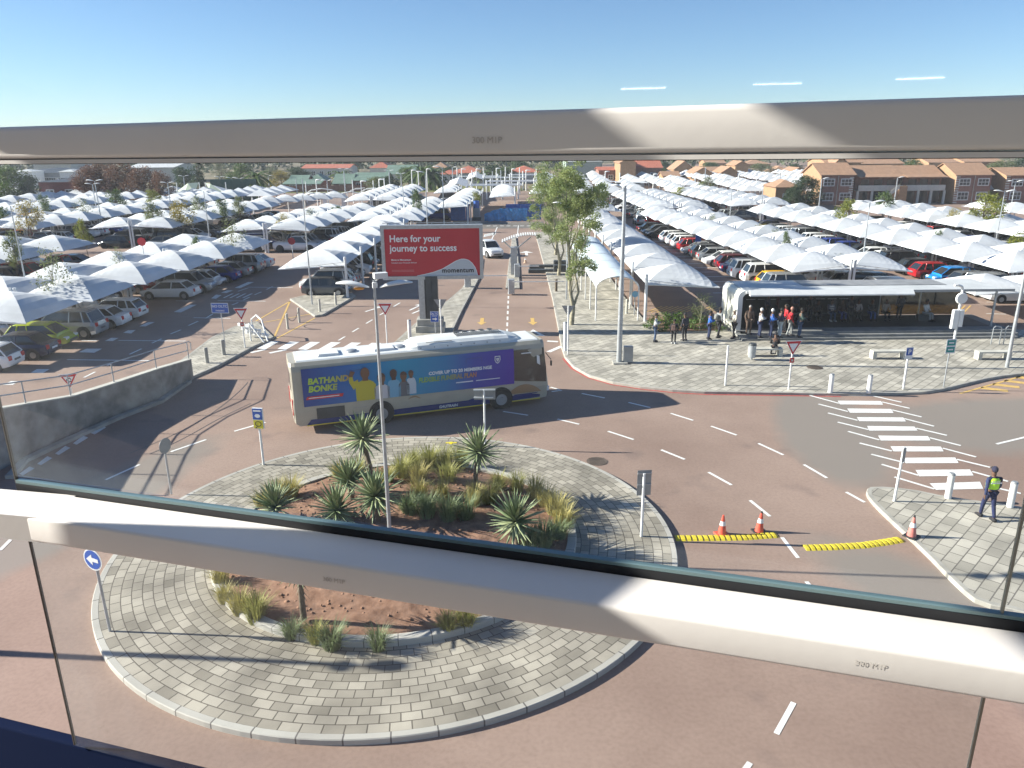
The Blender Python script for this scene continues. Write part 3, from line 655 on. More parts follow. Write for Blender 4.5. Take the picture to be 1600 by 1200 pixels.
# two signs seen edge-on or from behind on the island
p = g(268, 772, .15); t = thing('road_sign', 'dark round road sign seen from behind at the left roundabout kerb', 'road sign', p, rad(72)); post(t, 2.0, .035)
b = MB(); plate(b, 0, 1.85, .56, .56, -.05, .012, 24); part('sign_plate', b, M['signback'], t)
p = g(1002, 838, .15); t = thing('road_sign', 'grey square sign back on white post at the right roundabout kerb', 'road sign', p, rad(6)); post(t, 2.15, .045, 'whitem')
b = MB(); plate(b, .02, 1.82, .44, .84, .03, .01); part('sign_plate', b, M['signback'], t)
b = MB(); b.box(-.2, .24, .0, .03, 2.12, 2.16); part('sign_rail', b, M['galv'], t); b = MB(); b.box(-.2, .24, .0, .03, 1.75, 1.78); part('sign_rail', b, M['galv'], t)
p = g(758, 697, .15); t = thing('road_sign', 'white T-shaped post of a sign seen edge-on in front of the bus', 'road sign', p, rad(0)); post(t, 2.42, .04, 'whitem')
b = MB(); b.box(-.42, .45, -.02, .02, 2.38, 2.44); part('sign_rail', b, M['whitem'], t); b = MB(); b.box(-.42, .37, -.02, .02, 2.06, 2.11); part('sign_rail', b, M['whitem'], t)
b = MB(); plate(b, 0.02, 2.2, .86, .42, .03, .01); part('sign_plate', b, M['signback'], t)
# bus stop flag on the island
p = g(412, 726, .15); t = thing('bus_stop_sign', 'blue and yellow bus stop sign on a white post beside the roundabout', 'bus stop sign', p, rad(-8)); post(t, 2.2, .045, 'whitem')
b = MB(); b.box(-.2, .2, -.05, .03, 1.5, 2.32); part('sign_plate', b, M['signwhite'], t)
b = MB(); plate(b, 0, 2.09, .38, .44, -.056, .004); part('blue_panel', b, M['signblue'], t)
b = MB(); plate(b, 0, 1.68, .38, .34, -.056, .004); part('yellow_panel', b, M['yellowsign'], t)
b = MB()
for k in range(20):
    a = 2 * math.pi * k / 20; a2 = a + .32; flat(b, [(.13 * math.cos(a), 1.70 + .11 * math.sin(a)), (.13 * math.cos(a2), 1.70 + .11 * math.sin(a2)), (.10 * math.cos(a2), 1.70 + .085 * math.sin(a2)), (.10 * math.cos(a), 1.70 + .085 * math.sin(a))], -.061, .003)
flat(b, [(-.06, 1.60), (-.14, 1.53), (-.11, 1.51), (-.04, 1.58)], -.061, .003); part('ring_emblem', b, M['black'], t)
b = MB(); plate(b, 0, 2.02, .22, .15, -.061, .003, 16); plate(b, 0, 2.22, .3, .06, -.061, .003); part('white_emblem', b, M['signwhite'], t)
# slim posts, parking sign, green sign
p = g(1133, 602, .13); t = thing('marker_post', 'tall slim white post beside the road left of the yield sign', 'post', p, 0); post(t, 2.0, .05, 'whitem'); b = MB(); b.tube((0, 0, 2.0), (0, 0, 2.06), .06); part('cap', b, M['signwhite'], t)
p = g(1397, 783, .13); t = thing('marker_post', 'slim white signpost at the tip of the paving near the officer', 'post', p, 0); post(t, 2.0, .045, 'whitem', (.06, 0)); b = MB(); plate(b, .07, 1.72, .10, .5, -.05, .03); part('sign_edge', b, M['signback'], t)
p = g(1411, 608, .13); t = thing('parking_sign', 'small blue and white P sign on white post between two benches', 'sign', p, rad(10)); post(t, 2.0, .05, 'whitem')
b = MB(); plate(b, 0, 1.86, .40, .60, -.06); part('sign_plate', b, M['signwhite'], t); b = MB(); plate(b, 0, 1.93, .32, .36, -.066, .004); part('blue_panel', b, M['signblue'], t)
text('P', .32, M['signwhite'], Matrix.Translation((0, -.07, 1.82)) @ UP, t, align='CENTER', off=.01)
p = g(1474, 605, .13); t = thing('information_sign', 'white sign with two teal panels on thin grey post below the mirror pole', 'sign', p, rad(6)); post(t, 2.1, .03)
b = MB(); plate(b, 0, 2.12, .5, .74, -.05); part('sign_plate', b, M['signwhite'], t)
for zz in (2.29, 1.95):
    b = MB(); plate(b, 0, zz, .42, .27, -.056, .004); part('teal_panel', b, M['signgreen'], t); b = MB(); plate(b, 0, zz, .26, .07, -.061, .003); part('white_line', b, M['signwhite'], t)
# mirror pole by the shelter
p = g(1488, 548, .13); t = thing('mirror_post', 'white post with a round mirror and two boxes before the shelter', 'post', p, 0)
b = MB(); b.path([(0, 0, 0), (0, 0, 3.55), (-.05, 0, 3.75), (-.3, 0, 3.85), (-.5, 0, 3.85)], .07, 10); part('post', b, M['whitem'], t)
b = MB(); b.tube((0, -.12, 3.1), (0, -.02, 3.1), .30, .34, 20); part('mirror', b, M['whitem'], t); b = MB(); b.rbox(-.38, -.02, -.16, .06, 1.35, 2.45, .03); part('left_cabinet', b, M['whitem'], t); b = MB(); b.rbox(.0, .26, -.14, .06, 1.45, 2.45, .03); part('right_cabinet', b, M['whitem'], t)
# bollards
b0 = None
for px, py, zz, h, mt_, lb, gp in ((1297, 613, .13, .9, 'whitem', 'left one of two short white bollards at the plaza end of the crossing', 'white bollards'), (1357, 614, .13, .88, 'whitem', 'right one of two short white bollards at the plaza end of the crossing', 'white bollards'),
        (1481, 778, .13, .88, 'whitem', 'white bollard on the paving left of the officer', 'white bollards'), (1578, 792, .13, .88, 'whitem', 'white bollard on the paving right of the officer', 'white bollards'),
        (350, 554, .13, .85, 'conc', 'brown concrete bollard directly under the blue parking sign', 'concrete bollards'), (324, 567, .13, .85, 'conc', 'brown concrete bollard nearest the retaining wall', 'concrete bollards'),
        (500, 487, .13, .9, 'cream', 'cream bollard on the tip of the middle island', 'concrete bollards'), (525, 476, .13, .9, 'cream', 'cream bollard in front of the small grey hatchback', 'concrete bollards'),
        (450, 514, 0, 1.0, 'cream', 'left chained bollard inside the yellow painted triangle', 'concrete bollards'), (468, 504, 0, 1.0, 'cream', 'right chained bollard inside the yellow painted triangle', 'concrete bollards'),
        (641, 538, .13, 1.5, 'whitem', 'tall white post at the near tip of the median', 'white bollards'), (883, 548, .13, 1.7, 'whitem', 'short white post beside the back-facing triangle', 'white bollards'),
        (869, 455, .13, .95, 'trunk', 'brown timber bollard near the boom gate', 'concrete bollards'), (979, 490, .13, 1.0, 'cream', 'grey bollard between the walkway and the parking bays', 'concrete bollards')):
    r = .11 if mt_ != 'cream' else .085
    t = thing('bollard', lb, 'bollard', g(px, py, zz), 0, gp)
    b = MB(); b.tube((0, 0, 0), (0, 0, h), r, r, 14); part('shaft', b, M[mt_], t)
    b = MB(); b.tube((0, 0, h), (0, 0, h + .05), r * 1.08, r * .8, 14); part('cap', b, M[mt_] if mt_ != 'whitem' else M['signback'], t)
a, c = g(450, 514), g(468, 504); b = MB(); q = []
for k in range(9): u = k / 8; q.append((a.x + (c.x - a.x) * u, a.y + (c.y - a.y) * u, .85 - .5 * math.sin(math.pi * u)))
b.path(q, .022, 5); tag(b.build('chain', M['dark']), 'dark chain hanging between the two bollards in the yellow triangle', 'chain')
# chequered plastic barrier stack
t = thing('safety_barrier', 'white slatted barrier leaning over at the end of the pavement', 'barrier', g(392, 530, .13), rad(-30))
b = MB(); b.path([(-.9, 1.0, 0), (-.9, 1.0, 1.0), (-.3, .9, 1.35), (.6, .5, 1.2), (1.5, .0, .05)], .05, 8); b.path([(.35, -.3, 0), (.35, -.3, 1.15), (1.5, -.3, .05)], .05, 8); part('frame', b, M['whitem'], t)
b = MB()
for k in range(6):
    for j in range(3):
        x = -.75 + k * .36; z_ = .25 + j * .3 + .0
        if z_ < 1.2 - max(0, k - 2.5) * .28: b.rbox(x, x + .27, .2 - .25 * j, .36 - .25 * j, z_, z_ + .18, .03)
part('slat_blocks', b, M['whitem'], t)
# traffic cones
CO = mat('cone_orange', (.72, .10, .06), .5, var=.15); CO2 = mat('cone_faded', (.62, .20, .17), .6, var=.15)
def cone(p, label, mt_, tip=True, lean=0):
    t = thing('traffic_cone', label, 'traffic cone', p, random.random(), 'traffic cones')
    b = MB(); b.rbox(-.2, .2, -.2, .2, 0, .035, .01); part('base', b, M['black'] if tip else mt_, t)
    b = MB(); b.tube((0, 0, .03), (lean, 0, .68), .14, .03, 18); part('cone_body', b, mt_, t)
    b = MB(); b.tube((lean * .5, 0, .34), (lean * .72, 0, .48), .099, .069, 18, cap=False); part('band', b, M['signwhite'], t)
    if tip: b = MB(); b.tube((lean, 0, .66), (lean * 1.05, 0, .72), .034, .028, 12); part('tip', b, M['black'], t)
cone(g(1128, 835), 'bright orange cone, left of the pair on the roadway', CO, False)
cone(g(1186, 831), 'orange cone with dark top, right of the pair on the roadway', CO, True, .03)
cone(g(1424, 838, .13), 'faded pink cone on the edge of the paved island', CO2, True)
cone(g(821, 411), 'small cream cone standing beyond the boom gate', mat('cone_cream', (.6, .4, .28), .6), False)
# ---------------------------------------------------------------- billboard
p = g(672, 516, .13); t = thing('billboard', 'large red billboard on a thick dark post reading Here for your journey to success', 'billboard', (p.x + .05, p.y, .13), rad(2))
BX = .32; bz0, bz1, bw = 3.42, 6.85, 6.45
b = MB(); b.box(-.62, -.22, -.3, .3, 0, bz0 + .2); b.box(-.20, .56, -.38, .38, .0, bz0 + .2); b.box(.16, .2, -.42, -.38, .7, bz0); 
part('post', b, [M['dark']], t); b = MB(); b.box(-.66, -.28, -.34, -.301, .75, bz0); part('post_cladding', b, M['galv'], t)
b = MB(); b.rbox(-.95, .95, -.7, .7, 0, .42, .03); b.rbox(-.85, .85, -.6, .6, .42, .85, .03); part('plinth', b, M['conc'], t)
x0, x1 = BX - bw / 2, BX + bw / 2
b = MB(); fwd = .22
for q in ((x0, x1, bz0, bz0 + fwd), (x0, x1, bz1 - fwd, bz1), (x0, x0 + fwd, bz0 + fwd, bz1 - fwd), (x1 - fwd, x1, bz0 + fwd, bz1 - fwd)): b.box(q[0], q[1], -.32, .3, q[2], q[3])
part('frame', b, M['galv'], t)
br = mat('billboard_red', (.45, .012, .028), .45, var=.06, scale=.6)
b = MB(); b.box(x0 + fwd, x1 - fwd, -.24, .2, bz0 + fwd, bz1 - fwd); part('red_panel', b, br, t)
tx0 = x0 + fwd; H_ = bz1 - bz0 - 2 * fwd; W_ = bw - 2 * fwd; zb = bz0 + fwd
gpanel = mat('billboard_silver', (.47, .51, .55), .5)
def bb(u, v): return (tx0 + u * W_, zb + (1 - v) * H_)   # u right, v down
q = [bb(.33, 1.0), bb(.40, .975), bb(.5, .93), bb(.6, .86), bb(.68, .77), bb(.745, .695), bb(.80, .655), bb(.84, .655), bb(.88, .68), bb(.915, .74), bb(.945, .83), bb(.962, .92), bb(.97, 1.0)]
b = MB(); flat(b, q, -.247, .006); part('silver_wave', b, gpanel, t)
for s_, u, v, sz, mt_, of in (('Here for your', .052, .27, .60, 'signwhite', .012), ('journey to success', .052, .47, .60, 'signwhite', .012), ('Move to Momentum', .062, .665, .15, 'signwhite', .003), ('Contact your Financial Adviser', .062, .725, .13, 'signwhite', 0)):
    a = bb(u, v); text(s_, sz, M[mt_], Matrix.Translation((a[0], -.25, a[1])) @ UP, t, off=of, ext=.003, xs=.94 if sz > .5 else 1)
b = MB()
for v_ in (.865, .89): a, c = bb(.062, v_), bb(.30, v_ + .008); flat(b, [a, (c[0], a[1]), c, (a[0], c[1])], -.246, .005)
part('small_print', b, mat('faded_print', (.55, .2, .2), .5), t)
b = MB()
for i in range(len(q) - 1): d_ = Vector((q[i + 1][0] - q[i][0], q[i + 1][1] - q[i][1])).normalized() * .035; flat(b, [q[i], q[i + 1], (q[i + 1][0] - d_.y, q[i + 1][1] + d_.x), (q[i][0] - d_.y, q[i][1] + d_.x)], -.250, .004)
part('white_edge', b, M['signwhite'], t)
a = bb(.595, .93); text('momentum', .41, M['black'], Matrix.Translation((a[0], -.256, a[1])) @ UP, t, off=.012, ext=.004, spacing=1.09)
b = MB(); b.box(x0 + .1, x1 - .1, .05, .1, bz1 + .1, bz1 + .14)
for k in range(5): b.box(x0 + .4 + k * 1.4, x0 + .46 + k * 1.4, .05, .1, bz1, bz1 + .12)
part('catwalk_rail', b, M['galv'], t)
# ---------------------------------------------------------------- lamp posts
def leafhead(mb, x, y, z, ang, L=.85, wd=.2, th=.07, lift=.12):
    secs = []
    for u in (0, .12, .3, .55, .8, 1.0):
        ww = wd * (.25 + 1.1 * math.sin(math.pi * min(1, u * .85 + .08))) * .85; hh = th * (.4 + math.sin(math.pi * u) * .9)
        cx = x + math.cos(ang) * (.15 + L * u); cy = y + math.sin(ang) * (.15 + L * u); cz = z + lift * math.sin(u * 1.9)
        sx_, sy_ = -math.sin(ang), math.cos(ang)
        secs.append([(cx + sx_ * ww * a_, cy + sy_ * ww * a_, cz + hh * b_) for a_, b_ in ((-1, 0), (-.7, .6), (0, 1), (.7, .6), (1, 0), (.5, -.35), (-.5, -.35))])
    mb.loft(secs, smooth=True)
def lamp(p, h, label, heads=(0, math.pi), L=.85, r=.06, nm='street_lamp', detail=True, group='street lamps of the car park'):
    t = thing(nm, label, 'street lamp', p, 0, group)
    b = MB(); b.tube((0, 0, 0), (0, 0, h * .45), r, r * .85, 8 if not detail else 12); b.tube((0, 0, h * .45), (0, 0, h), r * .8, r * .55, 8 if not detail else 12); part('pole', b, M['galv'], t)
    for a in heads:
        b = MB(); leafhead(b, 0, 0, h, a, L); part('lamp_head', b, M['whitem'], t)
    return t
t = lamp(Vector((-3.7, 20.6, .5)), 7.95, 'tall double lamp post with white leaf-shaped heads rising from the roundabout', (), 1.0, .062)
for nm_, a in (('lamp_head', rad(178)), ('lamp_head', rad(4))):
    b = MB(); leafhead(b, 0, 0, 7.75, a, .88, .17, .07, .12); part(nm_, b, M['whitem'], t)
b = MB(); b.box(.0, .36, -.1, .1, 8.0, 8.15, rad(25)); b.rbox(-.05, .08, -.05, .05, 7.74, 7.9, .02); b.tube((.02, 0, 7.9), (.15, 0, 8.02), .02); part('sensor_box', b, M['whitem'], t)
b = MB(); b.sphere((-.42, 0, 7.72), .11, 8, 5, (1.4, .7, .35)); part('lens', b, M['amber'], t)
p = g(967, 567, .13); t = lamp(p, 9.6, 'tallest grey street lamp standing in the plaza beside a small bin', (), 1.0, .15)
b = MB(); leafhead(b, 0, 0, 9.5, rad(178), .55, .16); part('lamp_head', b, M['whitem'], t); b = MB(); b.prism([(-.35, -.35), (.45, -.35), (.45, .35), (-.35, .35)], 0, .08); part('base', b, M['conc'], t)
b = MB(); b.box(.25, .75, -.15, .25, .08, .95); tag(b.build('litter_bin', M['signback']), 'square grey litter bin at the foot of the tallest lamp', 'litter bin').location = p
p = g(1573, 574, .13); lamp(p, 6.9, 'white lamp pole at the right edge of the plaza near the last bench', (rad(180),), .7, .1)
p = g(350, 700); lamp(Vector((-19.6, 16.76, 0)), 7.6, 'lamp post left of the roundabout casting a long shadow', (0, math.pi), .8, .14)
LN = 0
def zof(px, py): return g(px, py)
for px, pb, pt, nh, lb in ((488, 478, 307, 1, 'grey lamp post at the tip of the middle island'), (1341, 460, 318, 2, 'double lamp between the near canopies behind the shelter'), (52, 500, 323, 0, 'bare leaning pole among the front left canopies'), (885, 470, 320, 1, 'thin lamp post among the tall roadside trees'), (330, 392, 300, 2, 'double lamp above the front left canopies'),
        (669, 378, 270, 1, 'thick lamp pole behind the left half of the billboard'), (695, 378, 262, 1, 'thick lamp pole behind the right half of the billboard'), (632, 345, 292, 1, 'thin lamp behind the top left of the billboard'), (162, 368, 283, 2, 'double lamp in the second left row'), (155, 352, 288, 2, 'double lamp behind the second left row'), (270, 345, 286, 2, 'double lamp in front of the brown trees'),
        (210, 310, 280, 2, 'far double lamp before the brown trees'), (66, 318, 283, 2, 'far double lamp at the red building'), (100, 310, 281, 2, 'small far double lamp at the red building'), (120, 310, 280, 2, 'far double lamp right of the red building'), (292, 316, 276, 2, 'far double lamp before the shade sails'), (347, 312, 277, 2, 'far lamp left of the green wall'), (365, 312, 278, 2, 'far lamp in front of the green wall'), (377, 308, 279, 2, 'far lamp right of the green wall'),
        (422, 306, 275, 1, 'far lamp left of the green roofed house'), (465, 312, 280, 0, 'plain far pole before the green roofs'), (475, 312, 280, 0, 'second plain far pole before the green roofs'), (514, 324, 283, 2, 'far double lamp at the gate arches'), (541, 320, 265, 2, 'tall far lamp at the gate arches'), (610, 308, 267, 2, 'far double lamp right of the green roofs'), (628, 305, 272, 2, 'far double lamp before the palm'),
        (708, 300, 262, 1, 'far lamp in front of the red roofed villa'), (731, 305, 285, 2, 'low double lamp near the white tunnel'), (1100, 302, 262, 0, 'thin mast left of the brick flats'), (1139, 358, 296, 0, 'mast between right canopies'), (1187, 352, 290, 0, 'slim mast over the right canopies'), (1278, 337, 280, 1, 'lamp in front of the flats, left end'), (1316, 314, 272, 2, 'lamp in front of the first brick gable'), (1396, 326, 278, 1, 'lamp in front of the flats staircase'),
        (1535, 312, 276, 1, 'lamp in front of the second brick gable'), (1552, 400, 300, 2, 'double lamp over the right-hand canopies'), (1575, 350, 284, 2, 'lamp at the right edge before the flats'), (1215, 318, 270, 1, 'lamp left of the large green tree'), (1047, 305, 276, 0, 'slim mast before the sandy houses'), (770, 300, 268, 0, 'slim mast before the villas, left'), (783, 300, 266, 0, 'slim mast before the villas, right'), (1065, 320, 283, 0, 'mast above the far white canopies')):
    p = zof(px, pb); d = depth(p); h = 2.0
    while proj((p.x, p.y, h))[1] > pt and h < 12: h += .1
    lamp(p, h, lb + (' with %s' % ('two heads' if nh == 2 else 'one head') if nh else ''), {0: (), 1: (math.pi * (px % 2),), 2: (0, math.pi)}[nh], 1.0 if d > 60 else .8, max(.06, d * .0009), detail=d < 70)
# ---------------------------------------------------------------- boom gates and booths
t = thing('ticket_station', 'grey ticket pillar with a slatted white canopy at the entry booms', 'ticket station', g(804, 428, .13), 0)
b = MB(); b.box(-.35, .25, -.4, .4, 0, 2.5); part('pillar', b, M['galv'], t)
b = MB(); b.tube((-.1, 0, 2.2), (-1.0, 0, 3.05), .06); b.tube((0, 0, 2.2), (1.55, 0, 3.4), .06); b.path([(-1.15, 0, 3.0), (-.3, 0, 3.35), (.8, 0, 3.62), (1.95, 0, 3.6)], .05); part('canopy_arms', b, M['galv'], t)
b = MB()
for k in range(15):
    u = k / 14; x = -1.1 + 3.0 * u; z_ = 3.05 + .62 * math.sin(u * 1.9); b.box(x - .06, x + .06, -1.1, 1.1, z_, z_ + .06)
part('canopy_slats', b, M['whitem'], t)
for px, py, L, s_, lb in ((799, 458, 4.3, 1, 'near boom gate with its pole across the right entry lane'), (731, 448, 3.4, 1, 'boom gate on the median beside the billboard'), (808, 432, 2.0, 1, 'far boom machine at the ticket pillar')):
    t = thing('boom_gate', lb, 'boom gate', g(px, py, .13), 0, 'boom gates'); b = MB(); b.rbox(-.26, .26, -.3, .3, 0, 1.15, .04); part('cabinet', b, M['galv'], t)
    b = MB(); b.box(.1, s_ * L, -.36, -.31, .95, 1.03); part('boom_pole', b, M['whitem'], t)
for px, py, lb in ((868, 426, 'dark low concrete barrier block beneath the roadside tree'), (868, 419, 'second dark barrier block just behind, by the roadside tree')):
    t = MB(); t.rbox(-2.6, .9, -.3, .3, 0, .35, .05); t.rbox(-.2, 1.2, -.4, .4, 0, .75, .05); o = t.build('barrier_block', M['dark']); o.location = g(px, py); tag(o, lb, 'barrier')
# ---------------------------------------------------------------- retaining wall with rail
wt = [(303, 562, 592), (255, 577, 622), (190, 599, 647), (125, 620, 675), (60, 632, 705), (0, 643, 735), (-60, 655, 765)]
wb = [g(x, b_) for x, t_, b_ in wt]; wq = []
for (x, t_, b_), q in zip(wt, wb):
    h = .4
    while proj((q.x, q.y, h))[1] > t_ and h < 3: h += .01
    wq.append((q.x, q.y, h))
t = thing('retaining_wall', 'curved weathered concrete wall topped by a tubular handrail', 'retaining wall', wb[2], 0); o_ = wb[2]
def rel(q, z=None): return Vector((q[0] - o_.x, q[1] - o_.y, q[2] if z is None else z))
secs = []
for i, q in enumerate(wq):
    d = Vector(wq[min(i + 1, len(wq) - 1)][:2]) - Vector(wq[max(i - 1, 0)][:2]); d.normalize(); nn = Vector((d.y, -d.x, 0)) * .25
    if nn.x > 0: nn = -nn
    a = rel(q, 0); secs.append([a + Vector((0, 0, 0)), a + Vector((0, 0, q[2])), a + nn + Vector((0, 0, q[2])), a + nn])
wm = mat('stained_concrete', (.20, .185, .165), .9, col2=(.40, .375, .33), scale=1.6, bump=.3, detail=9)
b = MB(); b.loft(secs, smooth=False); part('wall', b, wm, t)
b = MB(); b.loft([[s_[1] + Vector((.03, -.02, 0)), s_[1] + Vector((.03, -.02, .05)), s_[2] + Vector((-.02, .02, .05)), s_[2] + Vector((-.02, .02, 0))] for s_ in secs], smooth=False); part('coping', b, M['cream'], t)
b = MB()
for k, hh in ((0, .95), (1, .5)):
    q = [s_[1] * .5 + s_[2] * .5 + Vector((0, 0, hh)) for s_ in secs]; e = (q[0] - q[1]).normalized()
    if k == 0: q = [q[0] + e * .35 + Vector((0, 0, -.45)), q[0] + e * .4 + Vector((0, 0, -.1)), q[0] + e * .25] + q
    b.path(q, .028, 8)
for i, s_ in enumerate(secs):
    m_ = s_[1] * .5 + s_[2] * .5; b.tube(m_, m_ + Vector((0, 0, .95)), .03, .03, 8)
part('handrail', b, M['galv'], t)
lowk = [(q.x, q.y) for q in P((300, 598), (255, 630), (190, 655), (130, 682), (80, 705), (45, 722), (28, 742), (22, 748))]
b = MB()
for i in range(len(lowk) - 1):
    a_, c_ = Vector((*lowk[i], 0)), Vector((*lowk[i + 1], 0)); d = (c_ - a_).normalized(); nn = Vector((d.y, -d.x, 0)) * .3
    if nn.x > 0: nn = -nn
    b.loft([[a_, a_ + Vector((0, 0, .15)), a_ + nn + Vector((0, 0, .15)), a_ + nn], [c_, c_ + Vector((0, 0, .15)), c_ + nn + Vector((0, 0, .15)), c_ + nn]], smooth=False)
struct(b.build('kerb', M['conc']))
# ---------------------------------------------------------------- the bus
def rampmat(name, stops, x0, x1, rough=.35):
    m = bpy.data.materials.new(name); m.use_nodes = True; n, l, p = nodes(m); p.inputs['Roughness'].default_value = rough
    tc = n.new('ShaderNodeTexCoord'); sx = n.new('ShaderNodeSeparateXYZ'); l.new(tc.outputs['Object'], sx.inputs[0])
    mr = n.new('ShaderNodeMapRange'); mr.inputs[1].default_value = x0; mr.inputs[2].default_value = x1; l.new(sx.outputs[0], mr.inputs[0])
    cr = n.new('ShaderNodeValToRGB'); e = cr.color_ramp.elements
    while len(e) < len(stops): e.new(.5)
    for k, (pos, col) in enumerate(stops): e[k].position = pos; e[k].color = (*col, 1)
    l.new(mr.outputs[0], cr.inputs[0]); l.new(cr.outputs[0], p.inputs['Base Color']); return m
BO = Vector((-9.35, 31.0, 0)); BH = rad(19.0)
bus = thing('bus', 'long cream city bus with a blue wrapped side turning round the roundabout', 'bus', BO, BH)
BL, BW, BT = 11.75, 2.5, 3.08
cream = mat('bus_cream', (.42, .385, .31), .35, var=.05); broof = mat('bus_roof', (.70, .71, .70), .4, var=.06, scale=1.5)
bblue = mat('bus_dark_blue', (.012, .03, .16), .35); bgold = mat('bus_gold', (.32, .21, .12), .35, metal=.3); byel = mat('bus_yellow', (.75, .6, .05), .5)
def bsec(x, dx, r=.0, zb=.3):
    """cross-section of the body"""
    a = .05 + r
    return [(x, a, zb), (x, a * .5, .9), (x + dx * .2, a, 1.6), (x + dx, a + .03, 2.72), (x + dx, a + .10, 2.95), (x + dx, a + .26, BT), (x + dx, BW - a - .26, BT), (x + dx, BW - a - .10, 2.95), (x + dx, BW - a - .03, 2.72), (x + dx * .2, BW - a, 1.6), (x, BW - a * .5, .9), (x, BW - a, zb)]
b = MB(); b.loft([bsec(0, 0, .12, .5), bsec(.06, 0, .04, .42), bsec(.22, 0, 0, .3), bsec(.6, 0, 0), bsec(11.0, 0, 0), bsec(11.45, -.05, .02), bsec(11.68, -.12, .10), bsec(BL, -.2, .22, .4)], smooth=False)
part('body', b, [cream], bus)
b = MB(); b.loft([[(x, .34, BT + .003), (x, .42, BT + .05), (x, BW - .42, BT + .05), (x, BW - .34, BT + .003)] for x in (.3, .5, 11.1, 11.3)], smooth=False); part('roof_panel', b, broof, bus)
# air conditioning pod and hatches
b = MB(); secs = []
for x, s_, h in ((5.15, .55, .02), (5.3, .8, .15), (5.6, .95, .27), (6.4, 1, .32), (9.2, 1, .31), (9.9, .95, .26), (10.4, .8, .12), (10.6, .6, .03)):
    hw = .88 * s_; secs.append([(x, BW / 2 + hw * a, BT + .045 + h * c) for a, c in ((-1, 0), (-.93, .55), (-.72, .9), (-.3, 1), (.3, 1), (.72, .9), (.93, .55), (1, 0))])
b.loft(secs, smooth=False); pod = part('air_conditioner', b, broof, bus)
b = MB()
for k in range(22): b.box(7.55 + k * .1, 7.6 + k * .1, .95, 1.55, BT + .37, BT + .385)
for k in range(5): b.tube((7.7 + k * .42, 1.78, BT + .36), (7.7 + k * .42, 1.78, BT + .385), .13, .13, 12)
o = b.build('vent_slots', M['dark'], pod)
b = MB(); b.box(6.0, 7.2, .52, .545, BT + .3, BT + .315)
for k in range(7): b.box(5.7 + k * .62, 5.74 + k * .62, .345, .36, BT + .1, BT + .14)
b.build('bolts', M['dark'], pod)
for x, w_, h_ in ((1.25, .95, .16), (3.7, .95, .16)):
    b = MB(); b.loft([[(x, .75, BT + .05), (x + .05, .78, BT + h_), (x + .05, 1.6, BT + h_), (x, 1.63, BT + .05)], [(x + w_, .75, BT + .05), (x + w_ - .05, .78, BT + h_ * .9), (x + w_ - .05, 1.6, BT + h_ * .9), (x + w_, 1.63, BT + .05)]], smooth=False); part('roof_hatch', b, M['whitem'], bus)
for x in (2.75, 4.95): b = MB(); b.sphere((x, 1.2, BT + .05), .3, 14, 6, (1, 1, .35)); part('roof_vent', b, M['galv'], bus)
# side
AD0, AD1, AZ0, AZ1 = .45, 10.0, 1.17, 2.84
ad = rampmat('advert_blue', [(0, (.01, .04, .24)), (.22, (.003, .12, .40)), (.45, (.001, .26, .44)), (.66, (.004, .18, .40)), (.8, (.03, .05, .36)), (1, (.055, .012, .34))], AD0, AD1, .3)
b = MB(); b.add([(AD0, -.004, AZ0), (AD1, -.004, AZ0), (AD1, .0, AZ1 - .9), (AD1, .058, AZ1), (AD0, .058, AZ1), (AD0, .0, AZ1 - .9)], [(0, 1, 2, 5), (5, 2, 3, 4)], False)
adv = part('side_advert', b, ad, bus)
YS = lambda z: -.012 if z < 1.84 else -.012 + .052 * (z - 1.84) / .9
def adtext(s_, x, z, sz, mt_, sh=.15, of=.012, xs=1, spacing=1.0): return text(s_, sz, mt_, Matrix.Translation((x, YS(z) - .004, z)) @ Matrix.Rotation(rad(-3), 4, 'X') @ UP, None, 'advert_lettering', .003, sh, of, 'LEFT', xs, spacing)
lg = rampmat('lime_to_orange', [(0, (.42, .62, .05)), (.5, (.4, .45, .08)), (1, (.55, .13, .08))], .6, 3.0)
lg2 = rampmat('lime_to_red', [(0, (.28, .52, .06)), (.45, (.22, .33, .12)), (1, (.6, .09, .07))], 5.0, 8.9)
for q in (adtext('BATHANDE', .68, 2.16, .36, lg, of=.016), adtext('BONKE', .68, 1.82, .36, lg, of=.016), adtext('COVER UP TO 20 MEMBERS NGE', 5.95, 2.02, .205, M['signwhite'], .0, .008, 1.0), adtext('FLEXIBLE FUNERAL PLAN', 5.48, 1.72, .30, lg2, .12, .012, .80)):
    q.parent = adv
b = MB(); flat(b, [(.55, 1.48), (2.1, 1.48), (2.16, 1.62), (.61, 1.62)], -.012, .004); o = b.build('red_banner', M['signred'], adv)
b = MB(); flat(b, [(.66, 1.53), (1.95, 1.53), (1.97, 1.565), (.68, 1.565)], -.017, .004); flat(b, [(7.2, 1.50), (8.0, 1.50), (8.0, 1.55), (7.2, 1.55)], -.012, .004); flat(b, [(8.15, 1.51), (9.3, 1.51), (9.3, 1.545), (8.15, 1.545)], -.012, .004); b.build('white_lines', M['signwhite'], adv)
skn = mat('printed_skin', (.17, .075, .04), .5); skd = mat('printed_dark_skin', (.08, .035, .025), .5)
